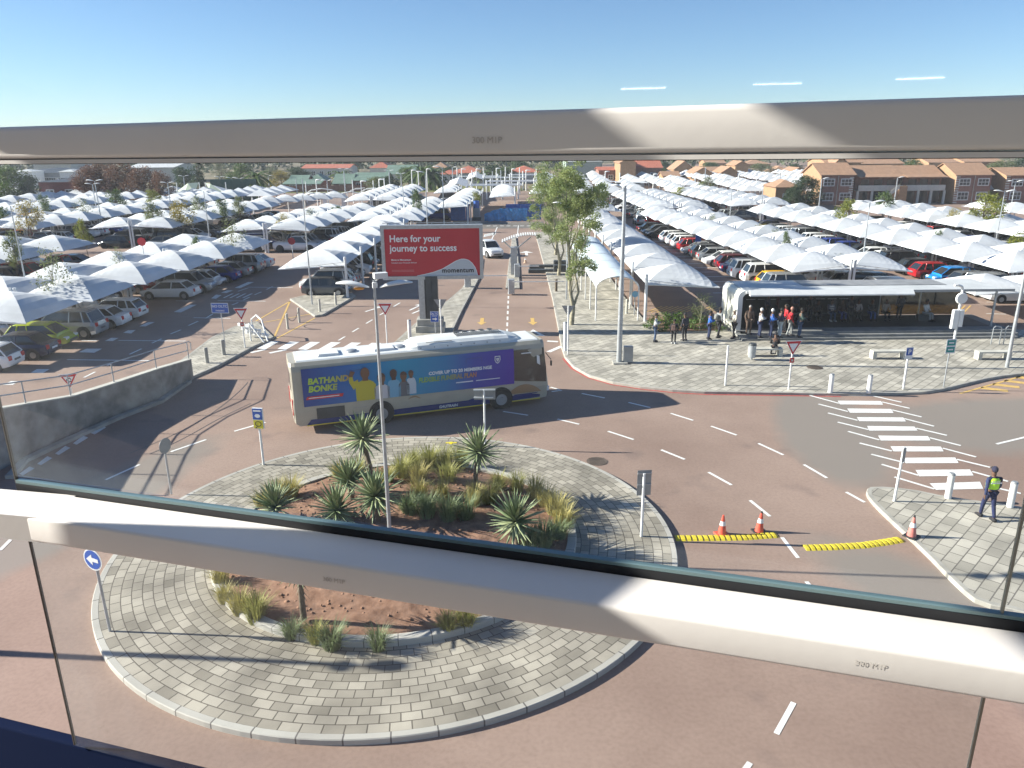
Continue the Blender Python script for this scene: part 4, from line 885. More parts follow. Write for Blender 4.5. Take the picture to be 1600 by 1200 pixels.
def figure(name, x, hd, hw, sh, z0, mt_, sk, arm=None, hair=None):
    """printed person: head and shoulders cut-out on the advert"""
    y = -.011; b = MB(); b.m(0)
    flat(b, [(x - sh * .5, z0), (x + sh * .5, z0), (x + sh * .52, z0 + (hd - z0) * .55), (x + sh * .40, hd - hw * .95), (x + hw * .35, hd - hw * .72), (x - hw * .35, hd - hw * .72), (x - sh * .42, hd - hw * .95), (x - sh * .52, z0 + (hd - z0) * .5)], y, .004)
    if arm: flat(b, arm[0], y - .002, .003)
    b.m(1); y2 = y - .005
    flat(b, [(x - hw * .28, hd - hw * .8), (x + hw * .28, hd - hw * .8), (x + hw * .26, hd - hw * .3), (x - hw * .26, hd - hw * .3)], y2, .003)
    flat(b, [(x + hw * .45 * math.cos(a * .45), hd + hw * .58 * math.sin(a * .45)) for a in range(14)], y2 - .002, .003)
    if arm: flat(b, arm[1], y2, .003)
    b.m(2)
    if hair: flat(b, [(x + hw * .48 * math.cos(a * .35 + .1), hd + hw * .08 + hw * .6 * math.sin(a * .35 + .1)) for a in range(9)], y2 - .006, .003)
    b.build(name, [mt_, sk, skd], adv)
pm = [mat('print_' + n_, c_, .5) for n_, c_ in (('yellow', (.50, .42, .03)), ('white', (.55, .53, .56)), ('sky', (.16, .38, .55)), ('pattern', (.13, .13, .15)), ('pale', (.5, .56, .62)))]
figure('printed_figure', 3.12, 2.42, .44, .86, 1.175, pm[0], skn, ([(2.82, 2.0), (2.6, 1.7), (2.42, 2.05), (2.42, 2.3), (2.57, 2.32), (2.62, 2.08), (2.8, 2.16)], [(2.4, 2.3), (2.57, 2.3), (2.7, 2.52), (2.5, 2.57)]))
figure('printed_figure', 3.82, 2.10, .38, .66, 1.175, pm[1], skn, None, True)
figure('printed_figure', 4.36, 2.24, .34, .58, 1.175, pm[2], skd, None, True)
figure('printed_figure', 4.80, 2.10, .33, .48, 1.175, pm[3], skn, None, True)
figure('printed_figure', 5.14, 2.18, .25, .42, 1.24, pm[4], skn, None, True)
b = MB()   # outlined shield emblem
sh_ = [(-.13, .17), (.13, .17), (.14, -.02), (.08, -.14), (0, -.2), (-.08, -.14), (-.14, -.02)]
for i in range(len(sh_)):
    a_, c_ = sh_[i], sh_[(i + 1) % len(sh_)]; flat(b, [(9.2 + a_[0], 2.42 + a_[1]), (9.2 + c_[0], 2.42 + c_[1]), (9.2 + c_[0] * .78, 2.42 + c_[1] * .78), (9.2 + a_[0] * .78, 2.42 + a_[1] * .78)], .006, .004)
flat(b, [(9.12, 2.47), (9.28, 2.5), (9.28, 2.46), (9.17, 2.44), (9.2, 2.36), (9.17, 2.36)], .006, .004); flat(b, [(9.2, 2.44), (9.27, 2.44), (9.22, 2.3), (9.19, 2.34)], .006, .004)
b.build('shield_emblem', M['signwhite'], adv)
for x in (2.35, 7.7):
    b = MB()
    for a_ in ((x, x + .75, 2.58, 2.592), (x, x + .75, 2.32, 2.332), (x, x + .012, 2.33, 2.58), (x + .74, x + .752, 2.33, 2.58)): flat(b, [(a_[0], a_[2]), (a_[1], a_[2]), (a_[1], a_[3]), (a_[0], a_[3])], YS(2.6) - .004, .004)
    b.build('window_outline', M['dark'], adv)
b = MB(); b.add([(10.0, -.006, 1.30), (11.62, .02, 1.10), (11.62, .05, 1.8), (11.5, .12, 2.76), (10.0, .05, 2.76), (10.0, -.004, 1.84)], [(0, 1, 2, 5), (5, 2, 3, 4)], False); part('driver_window', b, M['glassd'], bus)
b = MB(); flat(b, [(10.35, 2.62), (10.85, 2.62), (10.85, 2.57), (10.35, 2.57)], -.01, .01)
flat(b, [(11.12, 2.45), (11.26, 2.40), (11.30, 1.95), (11.14, 2.05)], -.0, .01); part('window_highlights', b, M['signwhite'], bus)
b = MB(); b.tube((10.7, .02, 1.9), (10.7, -.02, 1.9), .02); b.rbox(11.78, 11.84, -.16, -.04, 1.9, 2.15, .02); b.tube((11.6, .1, 2.5), (11.8, -.12, 2.2), .02); part('wing_mirror', b, M['black'], bus)
b = MB(); b.add([(BL + .005, .3, 1.0), (BL + .005, BW - .3, 1.0), (BL - .17, BW - .3, 2.75), (BL - .17, .3, 2.75)], [(0, 1, 2, 3)], False); part('windscreen', b, M['glassd'], bus)
b = MB(); b.add([(.5, -.0, .32), (9.0, .02, .32), (9.0, .01, .60), (8.9, .004, .62), (.7, .004, .56)], [(0, 1, 2, 3, 4)], False); b.add([(9.75, .02, .32), (11.3, .03, .36), (11.3, .02, .50), (10.6, .01, .62), (9.75, .01, .56)], [(0, 1, 2, 3, 4)], False)
for v in range(len(b.v)): b.v[v] = (b.v[v][0], b.v[v][1] * .3 - .004 - .0 + (.04 if b.v[v][2] < .4 else .01), b.v[v][2])
part('blue_skirt', b, bblue, bus)
b = MB(); b.box(.5, 8.6, -.0, .02, .285, .325); b.box(9.8, 11.3, .0, .02, .285, .325); part('yellow_sill', b, byel, bus)
b = MB(); flat(b, [(7.4, .52), (8.7, .86), (8.0, .56)], .012, .004); flat(b, [(10.0, .62), (11.2, .62), (11.1, .58), (10.0, .57)], .008, .004); part('blue_flash', b, bblue, bus)
b = MB(); q = [(9.85 + 1.5 * (k / 10), .66 + .42 * math.sin(math.pi * min(1, .1 + .9 * k / 10)) ** .8) for k in range(11)]; flat(b, q + [(11.3, .66), (9.85, .66)], .006, .004)
q = [(4.95 + .6 * k / 8, .98 + .14 * math.sin(math.pi * k / 8)) for k in range(9)]; flat(b, q + [(5.5, .98), (5.3, 1.06), (5.1, 1.04)], .006, .004); part('gold_swoosh', b, bgold, bus)
text('GAUTRAIN', .17, M['signwhite'], Matrix.Translation((6.35, .0, .40)) @ UP, bus, shear=.25, off=.004, spacing=1.05, ext=.012)
b = MB(); flat(b, [(.95, .55), (2.15, .55), (2.15, 1.05), (.95, 1.05)], .005, .006); part('engine_grille', b, M['dark'], bus)
b = MB()
for a_ in ((2.5, 3.1, .88, .892), (2.5, 3.1, .66, .672), (6.6, 7.4, .95, .958), (8.0, 8.8, 1.02, 1.03)): flat(b, [(a_[0], a_[2]), (a_[1], a_[2]), (a_[1], a_[3]), (a_[0], a_[3])], .004, .006)
part('panel_seams', b, M['signback'], bus)
for x in (3.75, 9.35):
    for y in (.02, BW - .02):
        sg = 1 if y < 1 else -1
        b = MB(); b.tube((x, y - .03 * sg, .50), (x, y + .5 * sg, .50), .56, .56, 26); q = [(x - .6 * math.cos(k * math.pi / 12), .5 + .62 * math.sin(k * math.pi / 12)) for k in range(13)]
        part('wheel_arch', b, M['black'], bus)
        t2 = MB(); t2.tube((x, y - .075 * sg, .47), (x, y + .25 * sg, .47), .47, .47, 26); wl = part('wheel', t2, M['tyre'], bus)
        t2 = MB(); t2.tube((x, y - .082 * sg, .47), (x, y + .05 * sg, .47), .27, .30, 20); t2.tube((x, y - .11 * sg, .47), (x, y, .47), .12, .14, 14); t2.build('rim', M['signback'], wl)
for y in (.25, BW - .25):
    b = MB(); b.rbox(BL - .08, BL + .04, y - .18, y + .18, .62, .86, .03); part('headlight', b, M['lens'], bus)
    b = MB(); b.rbox(-.03, .05, y - .12, y + .12, .8, 1.5, .02); part('tail_light', b, M['tail'], bus)
b = MB(); b.box(-.012, .02, .5, BW - .5, 1.8, 2.6); part('rear_window', b, M['glassd'], bus)
# ---------------------------------------------------------------- cars
PAINT = {n_: mat('paint_' + n_, c_, .22, mt_, spec=.6) for n_, c_, mt_ in (('white', (.72, .73, .74), 0), ('silver', (.42, .44, .46), .5), ('grey', (.13, .14, .15), .4), ('black', (.012, .013, .016), .1), ('red', (.42, .015, .02), .1), ('blue', (.01, .04, .28), .3), ('bright blue', (.01, .22, .62), .1), ('yellow', (.75, .42, .01), .0), ('lime green', (.38, .46, .03), .1), ('maroon', (.12, .01, .02), .2), ('navy', (.012, .02, .07), .2), ('beige', (.42, .38, .30), .3))}
def make_car(kind):
    P_ = dict(hatchback=(3.9, 1.68, 1.48, .92, (1.35, .62), (-.25 - .0, 1.45), 1.9), sedan=(4.5, 1.75, 1.44, .92, (1.25, .45), (-1.15, -1.75), 2.25), suv=(4.65, 1.84, 1.78, 1.08, (1.35, .68), (-1.75, -2.1), 2.32), pickup=(5.1, 1.82, 1.76, 1.08, (1.45, .8), (-.45, -.75), 2.55))
    L, Wd, H, belt, (wf, rf), (rr, wr), hl = P_[kind]
    if kind == 'hatchback': rr, wr = -1.35, -1.82
    hl = L / 2; hw = Wd / 2
    t = thing('parked_car', 'x', 'car', (0, 0, 0))
    b = MB(); S = []
    prof = [(-hl, .42, .62, belt - .30, .80), (-hl + .06, .30, .55, belt - .06, .93), (-hl + .35, .24, .5, belt, 1), (-1.2, .22, .5, belt, 1), (0, .22, .5, belt - .02, 1), (wf, .22, .5, belt - .04, 1), (hl - .55, .24, .5, belt - .16, .97), (hl - .15, .27, .52, belt - .28, .88), (hl, .40, .55, belt - .42, .74)]
    if kind == 'pickup': prof[0] = (-hl, .42, .62, belt - .05, .97)
    for x, zb, zm, zt, k in prof:
        w_ = hw * k; S.append([(x, -w_ * .92, zb), (x, -w_, zm), (x, -w_ * .985, (zm + zt) / 2 + .05), (x, -w_ * .90, zt), (x, -w_ * .45, zt + .035), (x, w_ * .45, zt + .035), (x, w_ * .90, zt), (x, w_ * .985, (zm + zt) / 2 + .05), (x, w_, zm), (x, w_ * .92, zb)])
    b.loft(S)
    # roof skin and pillars
    rw = hw * .72; bw_ = hw * .88
    def gp(u, z_): return (u, z_)
    R_ = []
    for x, z_, k in ((rr - .05, H - .07, .96), (rr + .15, H - .015, 1), ((rr + rf) / 2, H, 1), (rf - .12, H - .02, 1), (rf + .06, H - .08, .96)):
        R_.append([(x, -rw * k, z_ - .05), (x, -rw * .9 * k, z_), (x, 0, z_ + .025), (x, rw * .9 * k, z_), (x, rw * k, z_ - .05)])
    b.loft(R_)
    for sy in (-1, 1):
        for (xa, xb) in ((wf, rf), (wr, rr)): b.tube((xa, sy * bw_, belt - .04), (xb, sy * rw, H - .06), .045, .04, 5)
        if kind != 'pickup':
            xm = (rf + rr) / 2 - .05; b.tube((xm, sy * (bw_ + .005), belt - .02), (xm - .06, sy * (rw + .005), H - .06), .04, .035, 5)
            if kind in ('suv', 'hatchback'): xm = rr + .45; b.tube((xm - .25, sy * (bw_ + .005), belt - .02), (xm - .1, sy * (rw + .005), H - .06), .05, .05, 5)
    body = part('body', b, PAINT['white'], t)
    b = MB(); G_ = []
    for (x0_, x1_) in ((wr, rr), (wr + .25, rr + .15), (wf - .5, rf - .15), (wf, rf)):
        pass
    vs = [(wr, -bw_, belt - .03), (wf, -bw_, belt - .06), (wf, bw_, belt - .06), (wr, bw_, belt - .03), (rr, -rw, H - .06), (rf, -rw, H - .06), (rf, rw, H - .06), (rr, rw, H - .06)]
    b.add(vs, [(0, 1, 5, 4), (1, 2, 6, 5), (2, 3, 7, 6), (3, 0, 4, 7)], False); part('windows', b, M['glassd'], t)
    r = .31 if kind in ('hatchback', 'sedan') else .37
    for x in (hl - .85, -hl + .82):
        for sy in (-1, 1):
            b = MB(); b.m(0).tube((x, sy * (hw - .20), r), (x, sy * (hw + .015), r), r, r, 16); b.m(1).tube((x, sy * (hw - .02), r), (x, sy * (hw + .022), r), r * .62, r * .6, 12)
            part('wheel', b, [M['tyre'], M['rim']], t)
            b = MB(); b.tube((x, sy * (hw - .3), r + .02), (x, sy * (hw + .004), r + .02), r * 1.22, r * 1.22, 16); part('wheel_arch', b, M['black'], t)
    for sy in (-1, 1):
        b = MB(); b.rbox(hl - .42, hl - .05, sy * hw * .62 - .17, sy * hw * .62 + .17, belt - .40, belt - .23, .03); part('headlight', b, M['lens'], t)
        b = MB(); b.rbox(-hl - .005, -hl + .16, sy * hw * .68 - .15, sy * hw * .68 + .15, belt - .30, belt - .05, .03); part('tail_light', b, M['tail'], t)
    b = MB(); b.box(hl - .03, hl + .012, -.45, .45, .36, .52); b.box(-hl - .02, -hl + .02, -.26, .26, .55, .66); part('number_plate', b, M['signwhite'] if kind == 'sedan' else M['dark'], t)
    if kind == 'pickup': b = MB(); b.box(-hl + .12, wr - .1, -hw * .78, hw * .78, belt - .02, belt + .05); part('load_cover', b, M['black'], t)
    return t
CARS = {k: make_car(k) for k in ('hatchback', 'sedan', 'suv', 'pickup')}
FARC = {}
for k, t in CARS.items():      # far cars: everything in one mesh
    bm = MB(); mats = [None, M['glassd'], M['tyre'], M['tail'], M['lens']]; idx = {'windows': 1, 'wheel': 2, 'wheel_arch': 2, 'tail_light': 3, 'headlight': 4, 'body': 0}
    for ch in kids(t):
        nm_ = ch.name.split('.')[0]
        if nm_ in idx: bm.m(idx[nm_]).add([v.co for v in ch.data.vertices], [list(p_.vertices) for p_ in ch.data.polygons], nm_ == 'body')
    FARC[k] = {c_: bm.mesh('far_' + k, [PAINT[c_]] + mats[1:]) for c_ in PAINT}
USED = set(); KN = {'hatchback': 'hatchback', 'sedan': 'sedan', 'suv': 'SUV', 'pickup': 'pickup'}
LABS = {}
def put_car(kind, colr, x, y, rz, label, far=False, group='cars parked under the canopies'):
    if far:
        o = link('parked_car', FARC[kind][colr]); o.location = (x, y, .0); o.rotation_euler = (0, 0, rz); return tag(o, label, 'car', group)
    t = CARS[kind]
    if kind not in USED: USED.add(kind); t.location = (x, y, 0); t.rotation_euler = (0, 0, rz); t['label'] = label; t['group'] = group; r = t
    else: r = dup(t, (x, y, 0), rz, label, group=group)
    bd = kids(r)[0]; bd.material_slots[0].link = 'OBJECT'; bd.material_slots[0].material = PAINT[colr]
    return r
# ---------------------------------------------------------------- shade canopies
FAB = bpy.data.materials.new('shade_net'); FAB.use_nodes = True; n, l, p_ = nodes(FAB); p_.inputs['Roughness'].default_value = .85; p_.inputs['Base Color'].default_value = (.70, .715, .73, 1)
tcn = n.new('ShaderNodeNewGeometry'); nzn = n.new('ShaderNodeTexNoise'); nzn.inputs['Scale'].default_value = .5; nzn.inputs['Detail'].default_value = 5; l.new(tcn.outputs['Position'], nzn.inputs['Vector'])
crn = n.new('ShaderNodeValToRGB'); crn.color_ramp.elements[0].color = (.54, .55, .56, 1); crn.color_ramp.elements[0].position = .3; crn.color_ramp.elements[1].color = (.68, .695, .715, 1); crn.color_ramp.elements[1].position = .65
l.new(nzn.outputs['Fac'], crn.inputs[0]); l.new(crn.outputs[0], p_.inputs['Base Color'])
tl = n.new('ShaderNodeBsdfTranslucent'); l.new(crn.outputs[0], tl.inputs[0]); mx = n.new('ShaderNodeMixShader'); mx.inputs[0].default_value = .07; oo = n['Material Output']
l.new(p_.outputs[0], mx.inputs[1]); l.new(tl.outputs[0], mx.inputs[2]); l.new(mx.outputs[0], oo.inputs[0])
def wing(xs, xt, S_, lot, N_=10, A=1.02):
    """net between spine x=xs and tip x=xt over one bay of length S_; the arched rib runs corner to corner"""
    b = MB(); vs = []; lo_, hi_ = min(xs, xt), max(xs, xt)
    for j in range(N_ + 1):
        for i in range(N_ + 1):
            u, v = i / N_, j / N_; x = lo_ + (hi_ - lo_) * u; y = S_ * v
            fl = abs((x - xs) / (xt - xs)); a = u if lot == 'L' else 1 - u
            s_ = a + v - 1; tt = (a - v) / max(1e-6, 1 - abs(s_))
            z = 2.70 - .26 * fl + A * (1 - tt * tt) * (1 - .72 * abs(s_) - .28 * s_ * s_)
            vs.append((x, y, z))
    fs = []
    for j in range(N_):
        for i in range(N_):
            p0 = j * (N_ + 1) + i; p1, p2, p3 = p0 + 1, p0 + N_ + 2, p0 + N_ + 1
            if lot == 'L': fs += [(p0, p1, p3), (p1, p2, p3)]
            else: fs += [(p0, p1, p2), (p0, p2, p3)]
    b.add(vs, fs, False); return b
def make_canopy(xs, xt, S_, lot, far=False):
    t = thing('shade_canopy', 'x', 'shade canopy'); sg = 1 if xt > xs else -1
    m_ = wing(xs, xt, S_, lot, 6 if far else 10)
    po = MB(); po.tube((sg * .02, 0, 0), (sg * .02, 0, 3.35), .11, .10, 8)
    tr = MB(); tr.tube((0, .0, 2.66), (xt, 0, 2.40), .05, .04, 5); tr.tube((0, 0, 2.95), (xt * .95, 0, 2.42), .03, .03, 4); 
    for k in range(4): tr.tube((xt * (.1 + .22 * k), 0, 2.64 - .055 * k), (xt * (.21 + .22 * k), 0, 2.86 - .12 * k), .022, .022, 4)
    if far:
        b = MB(); b.m(0).add(m_.v, m_.f, False); b.m(1).add(po.v, po.f, True); b.m(1).add(tr.v, tr.f, False)
        bpy.data.objects.remove(t); return b.mesh('far_canopy', [FAB, M['whitem']])
    part('net', m_, FAB, t); part('post', po, M['whitem'], t); part('truss', tr, M['whitem'], t); return t
CAN = {}; NC = [0]; NF = MB(); REST = MB()
def put_canopy(lot, side, w_, S_, x, y, label, far):
    key = (lot, side, w_, S_, far)
    if far:
        if key not in CAN: CAN[key] = make_canopy(0, side * w_, S_, lot, True)
        o = link('shade_canopy', CAN[key]); o.location = (x, y, 0); tag(o, label, 'shade canopy', 'white shade canopies over the parking bays')
    else:
        if key not in CAN:
            CAN[key] = make_canopy(0, side * w_, S_, lot); o = CAN[key]; o.location = (x, y, 0); o['label'] = label; o['group'] = 'white shade canopies over the parking bays'
        else: dup(CAN[key], (x, y, 0), 0, label, group='white shade canopies over the parking bays')
    NC[0] += 1
rnd = random.Random(11)
def pickc():
    return rnd.choices(['white', 'silver', 'grey', 'black', 'red', 'blue', 'navy', 'maroon', 'beige'], [38, 22, 12, 13, 4, 3, 4, 2, 2])[0]
NCAR = [0]
def row(nm, lot, x0, slope, y0, y1, S_, sides, w_=4.9, c0=1.2, cols=None, kinds=None, carp=.95, cars=True, far_at=90):
    for side in sides:
        side_nm = '' if len(sides) == 1 else (' right side' if side > 0 else ' left side')
        k = 0; y = y0
        while y < y1:
            x = x0 + slope * (y - y0)
            c_ = Vector((x + side * w_ / 2, y + S_ / 2, 2.5))
            if inview(c_, 90) and proj(c_)[1] > 240:
                put_canopy(lot, side, w_, S_, round(x + side * .13, 2), round(y, 2), 'white shade net canopy, %s bay of the %s%s' % (ordn(k), nm, side_nm), depth(c_) > far_at)
            y += S_; k += 1
        k = 0; y = y0 + c0
        while cars and y < y1 - .5:
            x = x0 + slope * (y - y0); cx = x + side * 2.75
            if rnd.random() < carp and inview((cx, y, 1), 60) and proj((cx, y, 1))[1] > 250:
                kd = rnd.choices(['hatchback', 'sedan', 'suv', 'pickup'], [38, 25, 28, 9])[0]; cl = pickc()
                if side == sides[0] and cols and k < len(cols) and cols[k]: cl = cols[k]
                if side == sides[0] and kinds and k < len(kinds) and kinds[k]: kd = kinds[k]
                d = depth((cx, y, 1))
                put_car(kd, cl, cx + rnd.uniform(-.15, .2), y, (0 if side > 0 else math.pi) + (math.pi if rnd.random() < .6 else 0) + rnd.uniform(-.03, .03), '%s %s, %s space of the %s%s' % (cl, KN[kd], ordn(k), nm, side_nm), d > 88); NCAR[0] += 1
            y += 2.55; k += 1
w0, si, bk, gr = 'white', 'silver', 'black', 'grey'
hb, se, su, pk = 'hatchback', 'sedan', 'suv', 'pickup'
row('front left canopy row', 'L', -33.0, .10, 36.2, 79, 6.15, (1, -1), c0=5.4, carp=.97, cols=[w0, 'navy', 'lime green', si, w0, w0, si, 'beige', w0, si, w0, 'blue', si, si, w0, bk], kinds=[hb, se, hb, su, se, hb, su, hb, se, su, hb, se, se, su, se, su])
row('second left canopy row', 'L', -50.5, .09, 36, 79, 6.15, (1, -1))
row('third left canopy row', 'L', -68.5, .08, 42, 80, 6.15, (1, -1))
row('fourth left canopy row', 'L', -86.0, .07, 52, 82, 6.15, (1, -1), carp=.6)
row('middle row', 'L', -13.0, .02, 61, 96, 6.2, (-1,), 5.4, cols=[w0, si, gr, w0, bk, si], kinds=[su, se, hb], c0=3.9)
row('first far left row', 'L', -27.9, .165, 88.5, 115, 4.7, (1, -1), cols=[w0, si, bk, w0, w0, w0, si, w0], kinds=[pk, su, hb, su, su, hb, su, hb])
row('second far left row', 'L', -45.3, .10, 93, 128, 5.0, (1, -1))
row('third far left row', 'L', -61.5, .10, 93, 150, 5.0, (1, -1), far_at=80)
row('fourth far left row', 'L', -78.0, .08, 95, 150, 5.0, (1, -1), carp=.4)
row('fifth far left row', 'L', -94.5, .08, 98, 150, 5.0, (1,), carp=.3)
row('row before the gate arches', 'L', -43.0, .85, 131, 142, 2.6, (1,), 4.6, cars=False)
row('row behind the billboard', 'L', -16.0, .05, 99, 128, 5.0, (1, -1), 4.6, carp=.2)
row('row beyond the billboard', 'L', -6.3, .04, 118, 150, 5.0, (-1,), 5.0, cars=False)
row('row beside the walkway', 'R', 9.0, -.012, 51.5, 103, 5.8, (1,), 5.0, cars=False)
row('first right canopy row', 'R', 25.6, -.078, 57.4, 107, 5.0, (-1, 1), 4.4, cols=[w0, si, 'yellow', w0, w0, 'navy', 'maroon', w0, si, gr, si, 'red', w0, w0, w0, si], kinds=[hb, su, hb, su, su, se, hb, se, se, hb, se, hb, hb, hb, hb, 'pickup'])
row('second right canopy row', 'R', 41.2, -.075, 56.5, 108, 5.4, (-1, 1), 4.3, cols=[w0, si, gr, 'bright blue', 'red', bk, bk, w0, w0, bk, 'blue', 'blue', w0], kinds=[se, su, hb, hb, hb, se, su, se, hb, se, se, hb])
row('third right canopy row', 'R', 56.8, -.085, 60, 110, 5.4, (-1, 1), 4.6)
row('fourth right canopy row', 'R', 73.5, -.07, 60, 112, 5.4, (-1,), 4.6, carp=.6)
row('short row by the shelter', 'R', 35.7, 0, 51.0, 56, 5.6, (-1, 1), 4.4, cars=False)
row('row behind the trees', 'R', 10.4, -.02, 110, 128, 4.8, (1,), 5.0)
row('far right row', 'R', 24.3, -.03, 112.5, 146, 4.8, (-1, 1), 4.8, carp=.5)
row('row beside the flats', 'R', 37.6, -.07, 117, 150, 4.8, (-1, 1), 4.6, carp=.5)
for o in list(C.objects):
    if 'short row by the shelter' in str(o.get('label', '')): o.scale = (1, 1, .76)
# cars standing on their own
g0 = 'cars standing in the aisles'
c_ = g(508, 463); put_car('hatchback', 'grey', c_.x, c_.y + .7, rad(2), 'small grey hatchback parked sideways at the tip of the middle island', group=g0)
c_ = g(766, 404); put_car('pickup', 'white', c_.x - .4, c_.y + 2.2, rad(-62), 'white car driving towards the boom gate beside the billboard', group=g0)
for px, py, cl, kd, lb in ((1003, 353, 'silver', 'hatchback', 'silver hatchback seen from behind beside the tallest lamp'), (1022, 351, 'red', 'suv', 'dark red car beside the silver hatchback seen from behind'), (985, 341, 'grey', 'sedan', 'grey car half hidden behind the tallest lamp')):
    c_ = g(px, py); put_car(kd, cl, c_.x, c_.y + 2, rad(90), lb, depth(c_) > 90, g0)
for px, py, cl, lb in ((571, 350, 'black', 'black hatchback at the far end of the middle aisle'), (590, 351, 'red', 'dark red hatchback at the far end of the middle aisle'), (1128, 330, 'white', 'white car standing beyond the first right canopy row'), (1170, 341, 'silver', 'silver pickup standing beyond the first right canopy row')):
    c_ = g(px, py); put_car('hatchback' if 'hatch' in lb else ('pickup' if 'pick' in lb else 'sedan'), cl, c_.x, c_.y + 1.8, rad(90), lb, True, g0)
# dense white roofs far away: nobody could count them
S_ = MB()
def smallroof(x, y, w_, L_, h, pk_):
    S_.add([(x - w_, y - L_, h), (x + w_, y - L_, h), (x + w_, y + L_, h), (x - w_, y + L_, h), (x - w_ * .25, y, h + pk_)], [(0, 1, 4), (1, 2, 4), (2, 3, 4), (3, 0, 4)], False)
    S_.tube((x, y, 0), (x, y, h + .2), .12, .12, 4, cap=False)
y = 152.0
while y < 236:
    x = 6.0 + (y - 152) * .06
    while x < 118 + (y - 150) * .2:
        if (int(x * 7 + y) % 13) != 0: smallroof(x + rnd.uniform(-.3, .3), y, 2.3, 1.9, 2.4 + rnd.uniform(-.1, .15), 1.1)
        x += 5.2 if int((x - 6) / 5.2) % 3 else 8.4
    y += 5.0
y = 152.0
while y < 172:
    x = -118
    while x < -42:
        smallroof(x + rnd.uniform(-.3, .3), y, 2.5, 2.3, 2.4, 1.2); x += 5.4 if int((x + 150) / 5.4) % 2 else 9
    y += 5.2
o = S_.build('far_canopies', [FAB]); tag(o, 'dense field of small white shade roofs in the far distance', 'shade canopies', None, 'stuff')

def at(px, py, Y):
    d = CF * FPX + CR * (px - 800) - CU * (py - 600); t = Y / d.y; return Vector((d.x * t, Y, CH + d.z * t))
# ---------------------------------------------------------------- bus shelter
sh = thing('bus_shelter', 'long low bus shelter with cream end wall and flat roof on the plaza', 'bus shelter', (14.2, 47.4, .13), 0)
SL, SDp, SH = 16.6, 3.6, 2.75
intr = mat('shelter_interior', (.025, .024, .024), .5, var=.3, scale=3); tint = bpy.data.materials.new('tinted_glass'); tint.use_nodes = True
n = tint.node_tree.nodes; l = tint.node_tree.links; n.clear(); o_ = n.new('ShaderNodeOutputMaterial'); t_ = n.new('ShaderNodeBsdfTransparent'); t_.inputs[0].default_value = (.33, .30, .22, 1)
g_ = n.new('ShaderNodeBsdfGlossy'); g_.inputs['Roughness'].default_value = .05; m_ = n.new('ShaderNodeMixShader'); m_.inputs[0].default_value = .08; l.new(t_.outputs[0], m_.inputs[1]); l.new(g_.outputs[0], m_.inputs[2]); l.new(m_.outputs[0], o_.inputs[0])
b = MB(); b.box(.0, 17.0, -1.5, SDp + .1, 0, .12); b.box(.6, 17.2, -1.2, SDp + .05, .12, .26); b.box(3.2, 17.0, -.85, SDp, .26, .40); b.box(.0, 3.2, -.2, SDp, .26, .32); part('platform', b, [mat('platform_concrete', (.20, .20, .195), .8, var=.15)], sh)
b = MB(); b.loft([[(x0_, y_, z_) for x0_, y_, z_ in ((0, yy, .1), (0, yy, SH - .3), (.12, yy, SH - .06), (.34, yy, SH + .06), (.60, yy, SH + .06), (.60, yy, SH - .12), (.42, yy, SH - .16), (.30, yy, SH - .34), (.30, yy, .1))] for yy in (.0, .14)], smooth=False)
b.loft([[(x0_, y_, z_) for x0_, y_, z_ in ((0, yy, .1), (0, yy, SH - .3), (.12, yy, SH - .06), (.34, yy, SH + .06), (.60, yy, SH + .06), (.60, yy, SH - .12), (.42, yy, SH - .16), (.30, yy, SH - .34), (.30, yy, .1))] for yy in (SDp - .2, SDp)], smooth=False)
part('end_frame', b, M['whitem'], sh)
b = MB(); b.loft([[(.03, y_, .1), (.03, y_, SH - .3), (.14, y_, SH - .08), (.34, y_, SH + .03), (.36, y_, .1)] for y_ in (.14, SDp - .2)], smooth=False); ew = part('end_wall', b, mat('end_wall_cream', (.74, .72, .62), .5, var=.04), sh)
b = MB()
for y_, z0_, z1_ in ((1.8, 1.0, 2.2),): b.tube((.03, y_, z0_), (.03, y_, z1_), .012)
for k in range(5):
    for s_ in (-1, 1): b.sphere((.03, 1.8 + s_ * (.1 + .03 * k % .09), 1.45 + .17 * k), .045, 6, 4, (.15, 1, .6))
part('leaf_emblem', b, mat('emblem_grey', (.35, .37, .36), .6), ew)
b = MB(); b.box(.45, SL, -.15, SDp + .05, SH - .08, SH + .06); part('roof', b, M['roofw'], sh)
b = MB(); b.loft([[(x_, -.46, SH - .20), (x_, -.46, SH - .12), (x_, -.152, SH + .14), (x_, -.152, SH - .20)] for x_ in (.62, 10.8)], smooth=False); part('white_fascia', b, M['whitem'], sh)
b = MB(); b.box(10.8, SL + .5, -.24, -.152, SH - .06, SH + .09); part('grey_fascia', b, M['signback'], sh)
b = MB()
for k in range(2): b.box(4.6 + k * 4.6, 9.17 + k * 4.6, 1.5, 3.4, SH + .065, SH + .1)
part('solar_panels', b, mat('roof_panel_grey', (.27, .27, .275), .6, var=.15), sh)
b = MB(); b.box(.5, 16.2, .15, SDp - .13, .401, .42); part('floor', b, [mat('shaded_shelter_floor', (.035, .035, .04), .6, var=.2)], sh)  # near-black sheet on the platform; the shelter's shade is put into its colour
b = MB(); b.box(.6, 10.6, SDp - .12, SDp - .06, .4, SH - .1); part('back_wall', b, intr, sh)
b = MB()
for k in range(9):
    for j in range(2): b.box(1.6 + k * .78, 2.2 + k * .78, SDp - .145, SDp - .121, 1.55 + j * .42, 1.6 + j * .42)
part('wall_slots', b, M['signback'], sh)
b = MB(); b.box(10.65, 15.9, SDp - .11, SDp - .09, .45, 2.1); part('glass_screen', b, tint, sh)
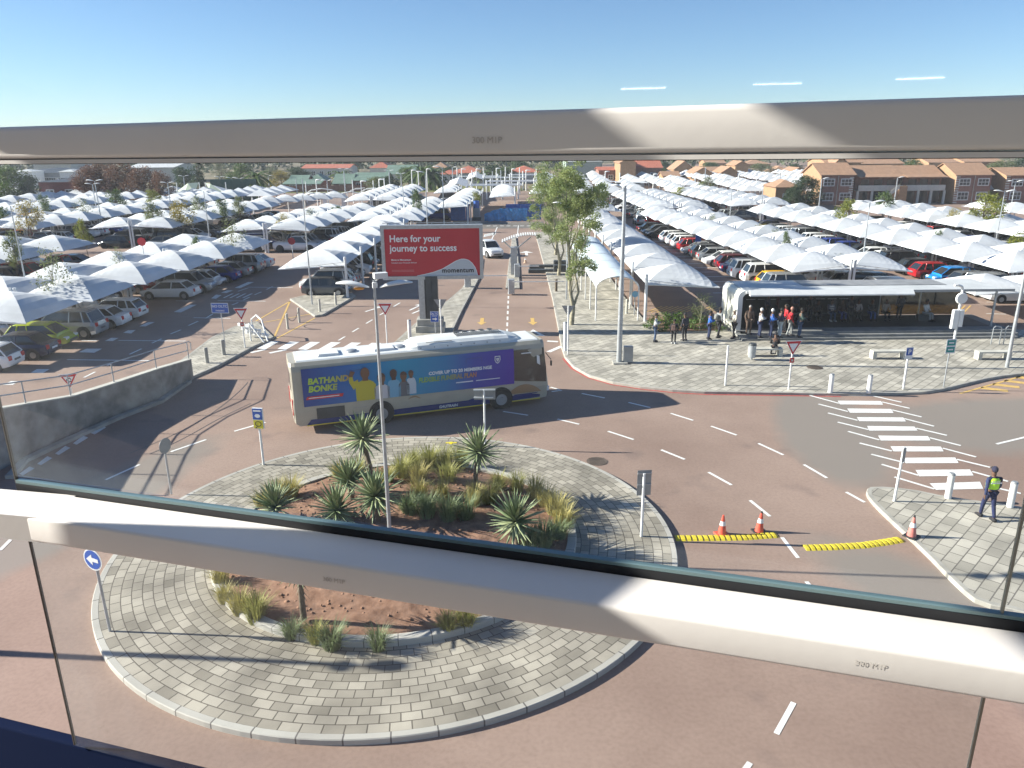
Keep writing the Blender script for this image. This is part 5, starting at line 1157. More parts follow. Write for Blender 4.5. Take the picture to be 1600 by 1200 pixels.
b = MB(); b.box(10.6, 15.95, SDp - .13, SDp - .07, 2.1, SH - .1); part('header_panel', b, M['dark'], sh)
b = MB()
for x in (10.6, 13.3, 15.95): b.tube((x, SDp - .1, .4), (x, SDp - .1, SH - .05), .05)
b.tube((16.2, .1, .1), (16.2, .1, SH - .05), .07); part('columns', b, M['galv'], sh)
b = MB(); b.box(3.5, 9.0, 2.2, 2.6, .80, .85); b.box(3.6, 3.7, 2.3, 2.5, .4, .8); b.box(6.2, 6.3, 2.3, 2.5, .4, .8); b.box(8.8, 8.9, 2.3, 2.5, .4, .8); part('inner_bench', b, M['dark'], sh)
SY = lambda z: z
# benches on the plaza
bench0 = None
for px0, px1, py, lb in ((1172, 1224, 558, 'concrete bench with a dark hooded person seated, beside the litter bin'), (1364, 1418, 562, 'pale concrete bench between the yield sign and the P sign'), (1529, 1582, 563, 'pale concrete bench at the right end near the lamp pole')):
    a_, c_ = g(px0, py, .13), g(px1, py, .13); L_ = (c_ - a_).length; lb2 = lb
    t = thing('plaza_bench', lb, 'bench', a_, 0, 'concrete benches on the plaza')
    b = MB(); b.box(0, L_, .05, .5, .38, .46); part('seat', b, M['cream'], t)
    for x in (.0, L_ - .22): b = MB(); b.box(x + .003, x + .217, .053, .497, 0, .38); part('leg', b, M['cream'], t)
t = thing('litter_bin', 'round grey litter bin left of the occupied bench', 'litter bin', g(1174, 562, .13)); b = MB(); b.tube((0, 0, .15), (0, 0, .85), .2, .22, 14); part('drum', b, M['galv'], t); b = MB(); b.tube((0, 0, .85), (0, 0, .95), .23, .2, 14); part('lid', b, M['dark'], t)
b = MB(); b.tube((0, 0, 0), (0, 0, .16), .06); part('foot', b, M['galv'], t)
t = thing('bicycle_rack', 'two steel hoops beside the right end of the shelter', 'bicycle rack', g(1548, 538, .13))
for x in (0, 0.75): b = MB(); b.path([(x, 0, 0), (x, 0, 1.0), (x + .12, 0, 1.12), (x + .45, 0, 1.05), (x + .5, 0, .9), (x + .5, 0, 0)], .03, 6); part('hoop', b, M['galv'], t)
# vaulted walkway beside the first canopies
wk = thing('covered_walkway', 'barrel vaulted white walkway roof on slim posts beside the roadside trees', 'walkway', (6.0, 51.8, .13), 0)
b = MB(); secs = []
for k in range(14):
    y_ = k * 1.75; secs.append([(1.25 + 1.45 * math.cos(math.pi * (1 - i / 12)), y_, 2.25 + .80 * math.sin(math.pi * i / 12) + .05 * math.sin(k * 1.57)) for i in range(13)])
b.loft(secs, cap=False, closed=False, smooth=True); part('vault', b, M['fabric2'], wk)
b = MB()
for k in range(7):
    q = [(1.25 + 1.46 * math.cos(math.pi * (1 - i / 12)), k * 3.78, 2.24 + .80 * math.sin(math.pi * i / 12)) for i in range(13)]; b.path(q, .04, 5)
part('hoops', b, M['whitem'], wk)
for k in range(7):
    for x in (-.2, 2.7):
        b = MB(); b.tube((x, k * 3.78, 0), (x, k * 3.78, 2.3), .05, .05, 7); part('post', b, M['whitem'], wk)
p = g(991, 492, .13); t = thing('round_sign', 'round pale blue sign on a post at the edge of the parking bays', 'road sign', p); post(t, 1.7, .035); b = MB(); plate(b, 0, 1.5, .45, .45, -.05, .01, 20); part('sign_plate', b, mat('pale_blue', (.2, .45, .65), .4), t)
# ---------------------------------------------------------------- people
def skinmesh(vs, es, rs, sub=1):
    me = bpy.data.meshes.new('s'); me.from_pydata(vs, es, []); o = bpy.data.objects.new('s', me); C.objects.link(o)
    md = o.modifiers.new('skin', 'SKIN'); md.use_smooth_shade = True
    for i, r in enumerate(rs):
        v = me.skin_vertices[0].data[i]; v.radius = (r, r) if not isinstance(r, tuple) else r; v.use_root = (i == 0)
    s_ = o.modifiers.new('sub', 'SUBSURF'); s_.levels = sub; s_.render_levels = sub
    dg = bpy.context.evaluated_depsgraph_get(); r = bpy.data.meshes.new_from_object(o.evaluated_get(dg))
    bpy.data.objects.remove(o); r.polygons.foreach_set('use_smooth', [True] * len(r.polygons)); return r
CL = {}
def cloth(c):
    if c not in CL: CL[c] = mat('cloth_%02x%02x%02x' % tuple(int(255 * x) for x in c), c, .85, var=.15, scale=9)
    return CL[c]
def person(p, rz, label, top, legs, pose='stand', hat=None, skin=None, vest=None, pack=None, sc_=1.0, stripe=None, hair=(.015, .012, .01), stride=.0, lean=0.0, shoes=(.02, .02, .025)):
    t = thing('person', label, 'person', p, rz); t.scale = (sc_,) * 3
    if skin is None: skin = M['skin']
    sit = pose == 'sit'; hz = .50 if sit else .93
    V = lambda x, y, z: (x, y, z)
    J = {'pel': V(0, 0, hz), 'sp': V(.02 + lean * .3, 0, hz + .20), 'ch': V(.02 + lean * .8, 0, hz + .42), 'nk': V(.02 + lean * 1.1, 0, hz + .56), 'hb': V(.04 + lean * 1.25, 0, hz + .63), 'hd': V(.05 + lean * 1.4, 0, hz + .76)}
    for s_, k in ((1, 'l'), (-1, 'r')):
        J['sh' + k] = V(lean, s_ * .185, hz + .49)
        if pose in ('phone', 'sit'): J['el' + k] = V(.08 + lean, s_ * .24, hz + .23); J['wr' + k] = V(.30 + lean, s_ * .10, hz + .30 if pose == 'phone' else hz + .15); hd = Vector((.6, -s_ * .15, .35))
        elif pose == 'walk': sw = s_ * stride; J['el' + k] = V(-.05 - sw * .4, s_ * .27, hz + .22); J['wr' + k] = V(.02 - sw * .9, s_ * .29, hz - .02); hd = Vector((.2, 0, -1))
        else: J['el' + k] = V(-.02, s_ * .26, hz + .22); J['wr' + k] = V(.10, s_ * .25, hz - .02); hd = Vector((.15, 0, -1))
        hd.normalize(); J['_h' + k] = hd
        J['hp' + k] = V(0, s_ * .10, hz - .03)
        if sit: J['kn' + k] = V(.42, s_ * .13, .50); J['an' + k] = V(.46, s_ * .14, .09); J['to' + k] = V(.62, s_ * .15, .04)
        else:
            st = s_ * stride; J['kn' + k] = V(.03 + st * .5, s_ * .11, .50); J['an' + k] = V(-.02 + st, s_ * .11, .09); J['to' + k] = V(.13 + st, s_ * .12, .04)
    # body
    names = ['pel', 'sp', 'ch', 'nk', 'hb', 'hd']; rs = [.12, .11, .125, .05, .085, .085]
    vs = [J[k] for k in names]; es = [(0, 1), (1, 2), (2, 3), (3, 4), (4, 5)]
    for s_, k in ((1, 'l'), (-1, 'r')):
        b0 = len(vs); vs += [J['sh' + k], J['el' + k], J['wr' + k]]; rs += [.055, .04, .026]; es += [(2, b0), (b0, b0 + 1), (b0 + 1, b0 + 2)]
        w_ = Vector(J['wr' + k]); hd = J['_h' + k]; pm_ = w_ + hd * .075; sd = Vector((1, 0, 0)) if abs(hd.x) < .5 else Vector((0, 1, 0)); vs.append(tuple(pm_)); rs.append((.030, .018)); es.append((b0 + 2, b0 + 3))
        for f in range(4):
            o2 = sd * (f - 1.5) * .021; k1 = pm_ + hd * .04 + o2; k2 = k1 + hd * (.045 - .004 * abs(f - 1)) - Vector((0, s_ * .012, 0)); b1 = len(vs); vs += [tuple(k1), tuple(k2)]; rs += [.009, .008]; es += [(b0 + 3, b1), (b1, b1 + 1)]
        th = w_ + hd * .04 + sd * .045; b1 = len(vs); vs += [tuple(th), tuple(th + hd * .04 + sd * .012)]; rs += [.010, .009]; es += [(b0 + 3, b1), (b1, b1 + 1)]
        b0 = len(vs); vs += [J['hp' + k], J['kn' + k], J['an' + k], J['to' + k]]; rs += [.082, .056, .038, .034]; es += [(0, b0), (b0, b0 + 1), (b0 + 1, b0 + 2), (b0 + 2, b0 + 3)]
    me = skinmesh(vs, es, rs); me.materials.append(skin); body = link('body', me, t)
    h = Vector(J['hd']); fb = MB(); fb.sphere(h + Vector((.0, 0, -.005)), .098, 12, 9, (1.02, .82, 1.2)); fb.sphere(h + Vector((.098, 0, -.02)), .017, 6, 5, (1, .8, 1.4))
    for s_ in (1, -1): fb.sphere(h + Vector((0, s_ * .083, -.01)), .022, 6, 5, (.8, .4, 1.3))
    fb.build('face', skin, t)
    eb = MB(); [eb.sphere(h + Vector((.085, s_ * .034, .012)), .011, 6, 4) for s_ in (1, -1)]; eb.build('eyes', M['black'], t)
    hb_ = MB(); hb_.sphere(h + Vector((-.02, 0, .03)), .106, 12, 7, (1.0, .88, 1.08)); hb_.build('cap' if hat else 'hair', cloth(hat or hair), t)
    # top
    vs = [J['pel'], J['sp'], J['ch'], (J['nk'][0], 0, J['nk'][2] - .02)]; rs = [(.15, .135), (.145, .13), (.165, .145), .07]; es = [(0, 1), (1, 2), (2, 3)]
    for k in 'lr': b0 = len(vs); vs += [J['sh' + k], J['el' + k], J['wr' + k]]; rs += [.078, .058, .042]; es += [(2, b0), (b0, b0 + 1), (b0 + 1, b0 + 2)]
    me = skinmesh(vs, es, rs); me.materials.append(cloth(top)); link('jacket', me, t)
    vs = [(0, 0, hz + .02)]; rs = [(.14, .125)]; es = []
    for k in 'lr': b0 = len(vs); vs += [J['hp' + k], J['kn' + k], J['an' + k]]; rs += [.098, .072, .055]; es += [(0, b0), (b0, b0 + 1), (b0 + 1, b0 + 2)]
    me = skinmesh(vs, es, rs); me.materials.append(cloth(legs)); link('trousers', me, t)
    for k in 'lr':
        a_, c_ = Vector(J['an' + k]), Vector(J['to' + k]); b = MB(); b.loft([[(a_.x - .08, a_.y + q, z_) for q, z_ in ((-.045, 0), (.045, 0), (.045, .10), (-.045, .10))], [(a_.x + .05, a_.y + q, z_) for q, z_ in ((-.05, 0), (.05, 0), (.04, .10), (-.04, .10))], [(c_.x + .06, c_.y + q, z_) for q, z_ in ((-.04, 0), (.04, 0), (.03, .05), (-.03, .05))]], smooth=True); b.build('shoe', cloth(shoes), t)
    if stripe:
        for j in range(3): b = MB(); zz = hz + .15 + j * .13; b.tube((J['sp'][0] + lean * .2 * j, 0, zz), (J['sp'][0] + lean * .2 * j, 0, zz + .045), .185, .185, 14); b.build('jacket_stripe', cloth(stripe), t)
    if vest:
        b = MB(); secs = []
        for z_, rx, ry, cx in ((hz + .16, .165, .20, .02), (hz + .30, .17, .21, .02), (hz + .44, .155, .215, .02), (hz + .525, .10, .15, .02)): secs.append([(cx + rx * math.cos(a), ry * math.sin(a), z_) for a in [2 * math.pi * i / 16 for i in range(16)]])
        b.loft(secs, cap=False, smooth=True); v = b.build('safety_vest', vest, t)
    if pack: b = MB(); b.rbox(-.32, -.13, -.15, .15, hz + .12, hz + .50, .05); b.build('backpack', cloth(pack), t)
    if pose == 'phone': b = MB(); b.box(.39, .405, -.035, .035, hz + .38, hz + .50); b.build('phone', M['black'], t)
    return t
VEST = mat('hi_vis_lime', (.55, .95, .04), .6)
off = person(g(1541, 810, .13), rad(92), 'officer in lime vest and navy uniform walking away on the right paving', (.02, .03, .09), (.012, .018, .07), 'walk', hat=(.02, .02, .05), vest=VEST, stride=.19, sc_=1.0)
b = MB(); b.loft([[(-.148, q, .93 + z_) for q, z_ in ((-.17, .37), (.17, .37), (.17, .41), (-.17, .41))], [(-.16, q, .93 + z_) for q, z_ in ((-.17, .37), (.17, .37), (.17, .41), (-.17, .41))]], smooth=False); b.build('reflective_band', M['signwhite'], off)
text('POLICE', .085, M['galv'], Matrix.Translation((-.168, .165, 1.345)) @ Matrix.Rotation(rad(-90), 4, 'Z') @ UP, off)
b = MB(); b.tube((.03, 0, 1.735), (.17, 0, 1.725), .09, .05, 10); b.build('cap_peak', M['black'], off)
PZ = .13; QZ = .45
blu, dk, nav, jean, ljean, wht, gry, bei, red_, grn, brn = (.03, .14, .50), (.015, .015, .02), (.02, .03, .08), (.04, .07, .14), (.35, .42, .48), (.62, .60, .58), (.26, .27, .27), (.50, .46, .38), (.50, .02, .03), (.06, .10, .09), (.12, .08, .06)
for (px, py, z, rz, lb, tp, lg_, ps, kw) in (
        (1023, 534, PZ, -10, 'person in pale grey hoodie and jeans reading a phone at the left of the queue', (.45, .46, .48), jean, 'phone', {}),
        (1052, 537, PZ, 70, 'short person in black with a brown backpack left of the planter bed', dk, dk, 'stand', dict(pack=(.12, .07, .06), sc_=.85, shoes=(.6, .6, .6))),
        (1069, 532, PZ, 120, 'person in a long dark coat and hat by the planter bed', (.035, .035, .05), dk, 'stand', dict(hat=dk, sc_=.96)),
        (1107, 530, PZ, 0, 'person in a bright blue jacket at the outer end of the queue', blu, nav, 'phone', {}),
        (1122, 527, PZ, 20, 'person in a grey jacket with grey backpack beside the shelter end wall', gry, dk, 'stand', dict(pack=(.2, .2, .19), sc_=1.05, stride=.12)),
        (1146, 528, PZ, 195, 'person in a beige hooded coat in front of the cream end wall', bei, dk, 'phone', dict(hat=bei, stride=.1)),
        (1169, 522, QZ, -90, 'person in brown standing just inside the shelter wall', brn, brn, 'stand', dict(hair=(.3, .28, .26))),
        (1186, 527, QZ, 0, 'person in a white coat with white cap in the shelter queue', wht, nav, 'phone', dict(hat=wht)),
        (1203, 528, QZ, 0, 'person in a blue jacket with a cream cap in the shelter queue', blu, nav, 'phone', dict(hat=wht)),
        (1217, 527, QZ, 10, 'person in a navy top and pale jeans in the shelter queue', nav, ljean, 'phone', {}),
        (1226, 520, QZ, 180, 'person in a dark red jumper half hidden behind the queue', red_, dk, 'stand', {}),
        (1233, 525, QZ, -15, 'person in a bright red jacket in the shelter queue', red_, gry, 'walk', dict(stride=.16, hat=(.4, .2, .15))),
        (1248, 527, QZ, 0, 'person in a dark green jacket and jeans at the inner end of the queue', grn, jean, 'phone', {})):
    person(g(px, py, z) + Vector((0, 0, 0)), rad(rz), lb, tp, lg_, ps, **kw)
for k, (px, yy, lb, tp) in enumerate(((1262, 49.3, 'dark standing figure at the back of the shelter, right of the green jacket', dk), (1196, 49.6, 'dark standing figure behind the white coat in the shelter', (.05, .05, .07)), (1211, 49.8, 'dark standing figure behind the cream cap in the shelter', (.10, .03, .03)), (1240, 49.9, 'dark standing figure behind the bright red jacket', (.03, .05, .09)), (1326, 48.9, 'dark standing figure at the middle of the inner bench', (.02, .02, .03)), (1402, 49.4, 'dark standing figure beside the tinted glass screen', (.04, .04, .05)))):
    q = at(px, 510, yy); person(Vector((q.x, yy, .55)), rad(-90 + k * 37), lb, tp, dk, 'stand')
for (px, lb, tp, lg_, kw) in ((1274, 'seated person in black leaning forward, leftmost on the inner bench', dk, dk, dict(lean=.12)), (1296, 'seated person in a navy jumper with pale stripes on the inner bench', nav, jean, dict(stripe=(.6, .6, .62), lean=.05, shoes=(.6, .6, .6))), (1313, 'seated person in blue trousers right of the striped jumper', (.05, .03, .03), (.03, .05, .2), {}),
        (1337, 'seated person in a pale grey top with long black hair', (.32, .30, .31), dk, dict(lean=.08)), (1358, 'seated person in dark top and blue jeans, second from the bench end', dk, (.04, .08, .22), dict(lean=.08)), (1380, 'seated person in a grey top nearest the glass screen', (.25, .22, .2), dk, dict(lean=.1))):
    q = at(px, 500, 49.7); person(Vector((q.x, 49.68, .55)), rad(-90), lb, tp, lg_, 'sit', **kw)
q = at(1435, 500, 50.0); person(Vector((q.x, 49.3, .55)), rad(-60), 'seated person in white in front of the tinted glass screen', (.55, .55, .56), gry, 'sit')
b = MB(); b.box(-.5, .5, -.2, .2, 0, .42); o = b.build('seat_block', M['dark']); o.location = (q.x, 49.3, .53); tag(o, 'dark seat block in front of the tinted glass screen', 'seat')
q = g(1212, 558, .13); person(Vector((q.x, q.y + .28, .13)), rad(75), 'person in a black hooded coat seated on the left bench with back to viewer', dk, dk, 'sit', hat=dk, lean=.06)
# ---------------------------------------------------------------- vegetation
def leaves(b, clumps, size, dens, asp=.45, droop=0.0, rn=None):
    rn = rn or rnd
    for (cx, cy, cz, r) in clumps:
        for _ in range(max(6, int(dens * r * r))):
            u = Vector((rn.gauss(0, 1), rn.gauss(0, 1), rn.gauss(0, 1))).normalized() * r * (rn.random() ** .45)
            c = Vector((cx, cy, cz)) + Vector((u.x, u.y, u.z * .8)); a = Vector((rn.gauss(0, 1), rn.gauss(0, 1), rn.gauss(0, .6) - droop)).normalized(); s_ = a.orthogonal().normalized()
            s_ = (Matrix.Rotation(rn.random() * 6.28, 3, a) @ s_); L_ = size * rn.uniform(.6, 1.4)
            b.add([c, c + a * L_ * .5 + s_ * L_ * asp * .5, c + a * L_, c + a * L_ * .5 - s_ * L_ * asp * .5], [(0, 1, 2, 3)], False)
    return b
LM = {'green': leafmat('leaf_green', (.045, .085, .02), (.11, .16, .035)), 'lime': leafmat('leaf_lime', (.14, .17, .02), (.27, .27, .04)), 'olive': leafmat('leaf_olive', (.10, .125, .045), (.20, .22, .085)), 'dark': leafmat('leaf_dark', (.018, .045, .018), (.05, .085, .025)), 'brown': leafmat('leaf_brown', (.10, .045, .028), (.18, .085, .045)), 'yellow': leafmat('leaf_yellow', (.25, .20, .02), (.33, .26, .05)), 'grey': leafmat('leaf_grey', (.10, .12, .07), (.19, .20, .12)), 'accent': leafmat('leaf_acacia', (.16, .22, .075), (.34, .38, .14), .42)}
def tree_mesh(h, w_, lf, cb=.35, nb=16, size=.16, dens=150, seed=1, tr=.09, open_=.3):
    rn = random.Random(seed); cl = []; t = MB()
    t.path([(0, 0, 0), (.04 * h, 0, h * .2), (.0, .03 * h, h * .45), (.02, 0, h * .75)], [tr, tr * .8, tr * .55, tr * .25], 6)
    for k in range(nb):
        a = rn.random() * 6.28; zz = cb + (1 - cb) * (k + .5) / nb; rr = w_ * .5 * math.sin(math.pi * min(.95, .18 + .8 * (zz - cb) / (1 - cb))) ** .6 * rn.uniform(.35, 1)
        c = (rr * math.cos(a), rr * math.sin(a), h * (zz - .04)); cl.append((*c, w_ * rn.uniform(.14, .26)))
        t.path([(.0, .02 * h, h * max(.2, zz - .28)), (c[0] * .6, c[1] * .6, c[2] - h * .06), c], [tr * .35, tr * .2, tr * .08], 4)
    return t, leaves(MB(), cl, size, dens, rn=rn)
def tree(name, label, p, tm, lm_, leaf, bark, s_=1, rz=0, group=None):
    t = thing(name, label, 'tree', p, rz, group); t.scale = (s_,) * 3 if not isinstance(s_, tuple) else s_
    a = link('trunk', tm, t); c = link('crown', lm_, t); KIDS[t.name] = [a, c]; return t
def mk(n_, args, leaf, bark):
    a, c = tree_mesh(**args); return a.mesh(n_ + '_trunk', [M[bark]]), c.mesh(n_ + '_crown', [LM[leaf]])
# the tall roadside acacias
def acacia(label, base, top_px, spec, seed, dens):
    rn = random.Random(seed); t = thing('roadside_tree', label, 'tree', base, 0, 'tall trees beside the entry road'); cl = []; tb = MB(); Y = base.y
    o0 = Vector(base)
    for (px, py, rp) in spec:
        q = at(px, py, Y + rn.uniform(-1.0, 1.0)) - o0; r = rp * 1.34 / 1200 * depth(o0)
        cl.append((q.x, q.y, q.z, r))
    prev = []
    lean = at(spec[0][0], spec[0][1], Y) - o0
    path = [Vector((0, 0, 0)), Vector((.1, 0, 1.2)), Vector((-.15, 0, 2.4)), Vector((lean.x * .35, 0, 3.8)), Vector((lean.x * .7, .1, 6.0)), Vector((lean.x, 0, 8.2))]
    tb.path(path, [.17, .14, .12, .10, .07, .04], 8)
    tb.path([path[1], Vector((.45, .1, 2.2)), Vector((.2, .2, 3.4)), Vector((cl[1][0] * .7, cl[1][1], 5.2))], [.09, .08, .07, .05], 6)
    for c in cl:
        j = path[min(5, max(2, int(c[2] / 10.5 * 6)))]; tb.path([j * .8, (j + Vector(c[:3])) * .5 + Vector((0, 0, -.3)), Vector(c[:3])], [.05, .035, .015], 4)
    part('trunk', tb, M['ltrunk'], t)
    sub = []
    for c in cl:
        for _ in range(7): 
            u = Vector((rn.gauss(0, 1), rn.gauss(0, 1), rn.gauss(0, 1))).normalized() * c[3] * rn.uniform(.3, 1.0); sub.append((c[0] + u.x, c[1] + u.y, c[2] + u.z, c[3] * rn.uniform(.28, .48)))
    part('crown', leaves(MB(), sub, .135, dens, .42, .15, rn), LM['accent'], t)
acacia('tallest feathery tree on the right kerb of the entry road, nearest the camera', g(893, 507, .13), 0, ((885, 268, 20), (905, 300, 26), (880, 310, 22), (925, 310, 20), (905, 345, 26), (928, 345, 18), (885, 365, 16), (905, 385, 20), (915, 410, 16), (895, 425, 12), (940, 300, 12), (900, 280, 16)), 3, 1350)
acacia('leafy green tree further along the entry road behind the nearest one', g(873, 430, .13), 0, ((860, 268, 20), (875, 290, 26), (845, 300, 20), (862, 325, 26), (848, 345, 16), (872, 350, 20), (858, 370, 14), (880, 262, 16), (835, 318, 10), (890, 335, 14)), 4, 950)
acacia('thin leafy tree third along the entry road kerb', g(868, 398, .13), 0, ((868, 300, 18), (880, 320, 16), (860, 335, 14), (870, 355, 12)), 5, 1000)
LT = {}
for i, (nm_, leaf, bark, a) in enumerate((('sparse', 'olive', 'ltrunk', dict(h=4.6, w_=2.6, lf=0, cb=.5, nb=18, size=.16, dens=130, seed=3, tr=.06)), ('round', 'lime', 'trunk', dict(h=4.4, w_=2.8, lf=0, cb=.52, nb=20, size=.2, dens=330, seed=5)), ('green', 'green', 'trunk', dict(h=4.8, w_=2.8, lf=0, cb=.48, nb=20, size=.2, dens=300, seed=9)), ('yellow', 'yellow', 'trunk', dict(h=4.4, w_=3.2, lf=0, cb=.55, nb=18, size=.18, dens=240, seed=12)), ('olive', 'olive', 'trunk', dict(h=4.8, w_=2.8, lf=0, cb=.45, nb=20, size=.2, dens=260, seed=15)))):
    LT[nm_] = mk(nm_, a, leaf, bark)
GL = 'young trees among the parking canopies'
for (cx, ty, by, wp, Y, kd, lb) in ((83, 388, 442, 52, 50, 'sparse', 'sparse small tree with thin trunk among the front left canopies'), (186, 386, 412, 22, 61, 'sparse', 'wispy small tree between the first left canopies'), (131, 343, 360, 24, 84, 'round', 'bright lime bush between the second left canopies'), (20, 360, 385, 30, 66, 'olive', 'spiky green tree at the left edge behind the front canopies'), (306, 368, 388, 18, 72, 'green', 'tiny green tree on the front left spine'), (362, 342, 372, 42, 74, 'sparse', 'wide pale green tree between the front left canopies'),
        (240, 316, 344, 32, 96, 'olive', 'grey green tree before the far left rows'), (282, 315, 334, 44, 97, 'yellow', 'mustard yellow tree before the far left rows'), (312, 306, 332, 26, 106, 'olive', 'green tree right of the mustard yellow one'), (347, 310, 330, 26, 108, 'green', 'second green tree right of the mustard yellow one'), (374, 306, 326, 24, 111, 'olive', 'third green tree right of the mustard yellow one'), (42, 315, 346, 42, 90, 'yellow', 'golden green tree at the far left edge'), (70, 303, 328, 24, 112, 'green', 'dark green tree behind the golden green one'), (130, 310, 332, 30, 106, 'sparse', 'pale sparse tree in the far left rows'), (182, 294, 316, 32, 122, 'green', 'green tree in front of the brown tree group'), (238, 297, 314, 26, 128, 'round', 'lime tree at the right foot of the brown tree group'), (5, 322, 340, 24, 100, 'green', 'green tree cut by the left edge of the glass'),
        (487, 325, 343, 26, 96, 'sparse', 'sparse tree left of the gate arches'), (445, 335, 350, 22, 92, 'yellow', 'small brownish tree behind the middle lamp'), (525, 321, 333, 26, 106, 'green', 'flat green tree before the gate arches'), (651, 294, 324, 20, 108, 'green', 'slim dark tree above the billboard'), (742, 300, 316, 20, 132, 'round', 'lime bush right of the white tunnels'),
        (1228, 360, 386, 20, 69, 'green', 'tiny green tree poking between right canopies'), (1328, 312, 338, 42, 93, 'round', 'bright lime round tree in front of the first brick block'), (1382, 298, 322, 36, 106, 'green', 'green tree in front of the flats staircase'), (1535, 303, 338, 62, 90, 'round', 'widest lime tree in front of the second brick gable'), (1492, 327, 338, 26, 92, 'yellow', 'small mustard tree left of the widest lime tree'), (1592, 362, 402, 36, 70, 'round', 'lime tree cut by the right edge of the picture'), (1192, 352, 374, 32, 82, 'yellow', 'golden bush beside the blue parking signs on the right'), (1212, 356, 372, 20, 78, 'sparse', 'thin tree right of the golden bush'), (1110, 334, 350, 26, 92, 'sparse', 'pale sparse tree between the first right canopies'), (1060, 293, 305, 40, 148, 'round', 'low lime hedge tree before the far white roofs'), (1102, 276, 302, 30, 158, 'olive', 'grey tree among the far white roofs'), (1465, 358, 374, 18, 72, 'green', 'tiny dark tree on the second right row'), (1305, 395, 412, 30, 63, 'sparse', 'thin straggly tree behind the shelter roof'), (1096, 458, 494, 38, 48.6, 'sparse', 'young thin tree rising from the planter bed by the shelter')):
    q = at(cx, by, Y); tz = at(cx, ty, Y).z; mh, mw = {'sparse': (4.6, 2.6), 'round': (4.4, 2.8), 'green': (4.8, 2.8), 'yellow': (4.4, 3.2), 'olive': (4.8, 2.8)}[kd]
    sx_ = wp / 1200 * depth((q.x, Y, 3)) / mw * .95; sz_ = max(.4, tz / mh)
    o = tree('young_tree', lb, Vector((q.x, Y, 0)), *LT[kd], None, None, (sx_, sx_, sz_), rnd.random() * 6, GL)
FT = {'big': mk('big', dict(h=9, w_=8, lf=0, cb=.18, nb=34, size=.45, dens=60, seed=21, tr=.25), 'green', 'trunk'), 'dark': mk('bigdark', dict(h=10, w_=8, lf=0, cb=.12, nb=36, size=.45, dens=70, seed=22, tr=.25), 'dark', 'trunk'), 'brown': mk('bigbrown', dict(h=9, w_=9, lf=0, cb=.1, nb=40, size=.4, dens=60, seed=23, tr=.2), 'brown', 'trunk'), 'olive': mk('bigolive', dict(h=9, w_=8, lf=0, cb=.2, nb=30, size=.45, dens=55, seed=24, tr=.25), 'olive', 'trunk'), 'grey': mk('biggrey', dict(h=9, w_=8, lf=0, cb=.2, nb=28, size=.4, dens=45, seed=26, tr=.25), 'grey', 'trunk'), 'yellow': mk('bigyellow', dict(h=8, w_=7, lf=0, cb=.2, nb=26, size=.4, dens=55, seed=27, tr=.2), 'yellow', 'trunk'), 'pine': mk('pine', dict(h=14, w_=6, lf=0, cb=.1, nb=30, size=.5, dens=70, seed=25, tr=.25), 'dark', 'trunk')}
FH = {'big': (9, 8), 'dark': (10, 8), 'brown': (9, 9), 'olive': (9, 8), 'grey': (9, 8), 'yellow': (8, 7), 'pine': (14, 6)}
FARL = [(15, 262, 60, 150, 'big', 'green tree mass at the left edge before the grey building'), (45, 275, 40, 152, 'dark', 'dark bushy tree left of the red brick shed'), (140, 262, 50, 158, 'brown', 'leftmost russet tree of the brown group'), (165, 257, 55, 160, 'brown', 'second russet tree of the brown group'), (195, 258, 55, 158, 'brown', 'middle russet tree of the brown group'), (225, 264, 50, 156, 'brown', 'right hand russet tree of the brown group'), (252, 270, 40, 154, 'brown', 'darkest low russet tree at the right of the group'), (312, 243, 28, 178, 'pine', 'tall dark conifer rising behind the shade sails'), (290, 262, 40, 200, 'dark', 'dark tree left of the tall conifer'), (350, 252, 30, 230, 'grey', 'bare grey tree right of the tall conifer'), (380, 256, 40, 220, 'big', 'green tree behind the dark green fence'), (425, 262, 40, 215, 'grey', 'grey tree left of the green roofed house'), (440, 268, 40, 212, 'yellow', 'yellow green tree left of the green roofed house'), (470, 262, 50, 240, 'dark', 'dark tree behind the green roofed house'), (590, 277, 40, 195, 'olive', 'olive tree at the right end of the green roofs'), (610, 276, 44, 190, 'dark', 'dark round tree right of the green roofs'), (640, 262, 40, 230, 'big', 'green tree left of the tall palm'), (700, 262, 30, 260, 'dark', 'dark tree before the left villa'), (775, 258, 50, 240, 'dark', 'dark tree between the two red roofed villas'), (790, 262, 40, 235, 'big', 'green tree beside the second villa'), (815, 250, 40, 300, 'big', 'green tree behind the second villa'), (1040, 255, 30, 290, 'dark', 'dark tree right of the tall sandy house'), (1030, 262, 28, 250, 'olive', 'olive tree beside the tall sandy house'), (1110, 256, 40, 300, 'big', 'green tree among the sandy houses'), (1185, 258, 40, 280, 'olive', 'olive tree right of the sandy houses'), (1200, 262, 30, 250, 'grey', 'grey tree near the far brick annex'), (1240, 262, 30, 260, 'dark', 'dark tree left of the brick flats'), (1257, 275, 48, 140, 'dark', 'large dense dark green tree at the left gable of the flats'), (1240, 292, 30, 138, 'dark', 'lower dark tree beside the brick annex'), (1425, 250, 40, 230, 'big', 'green tree behind the flats, centre'), (1560, 252, 50, 210, 'olive', 'olive tree behind the right hand flats'), (1595, 248, 50, 240, 'dark', 'dark tree behind the flats at the right edge'), (1390, 248, 40, 330, 'big', 'tree behind the sandy roofs above the flats')]
for (cx, ty, wp, Y, kd, lb) in FARL:
    q = at(cx, 300, Y); tz = at(cx, ty, Y).z; s_ = wp / 1200 * depth((q.x, Y, 3)) / FH[kd][1]
    tree('far_tree', lb, Vector((q.x, Y, 0)), *FT[kd], None, None, (s_, s_, max(.4, tz / FH[kd][0])), rnd.random() * 6, 'trees around the car park')
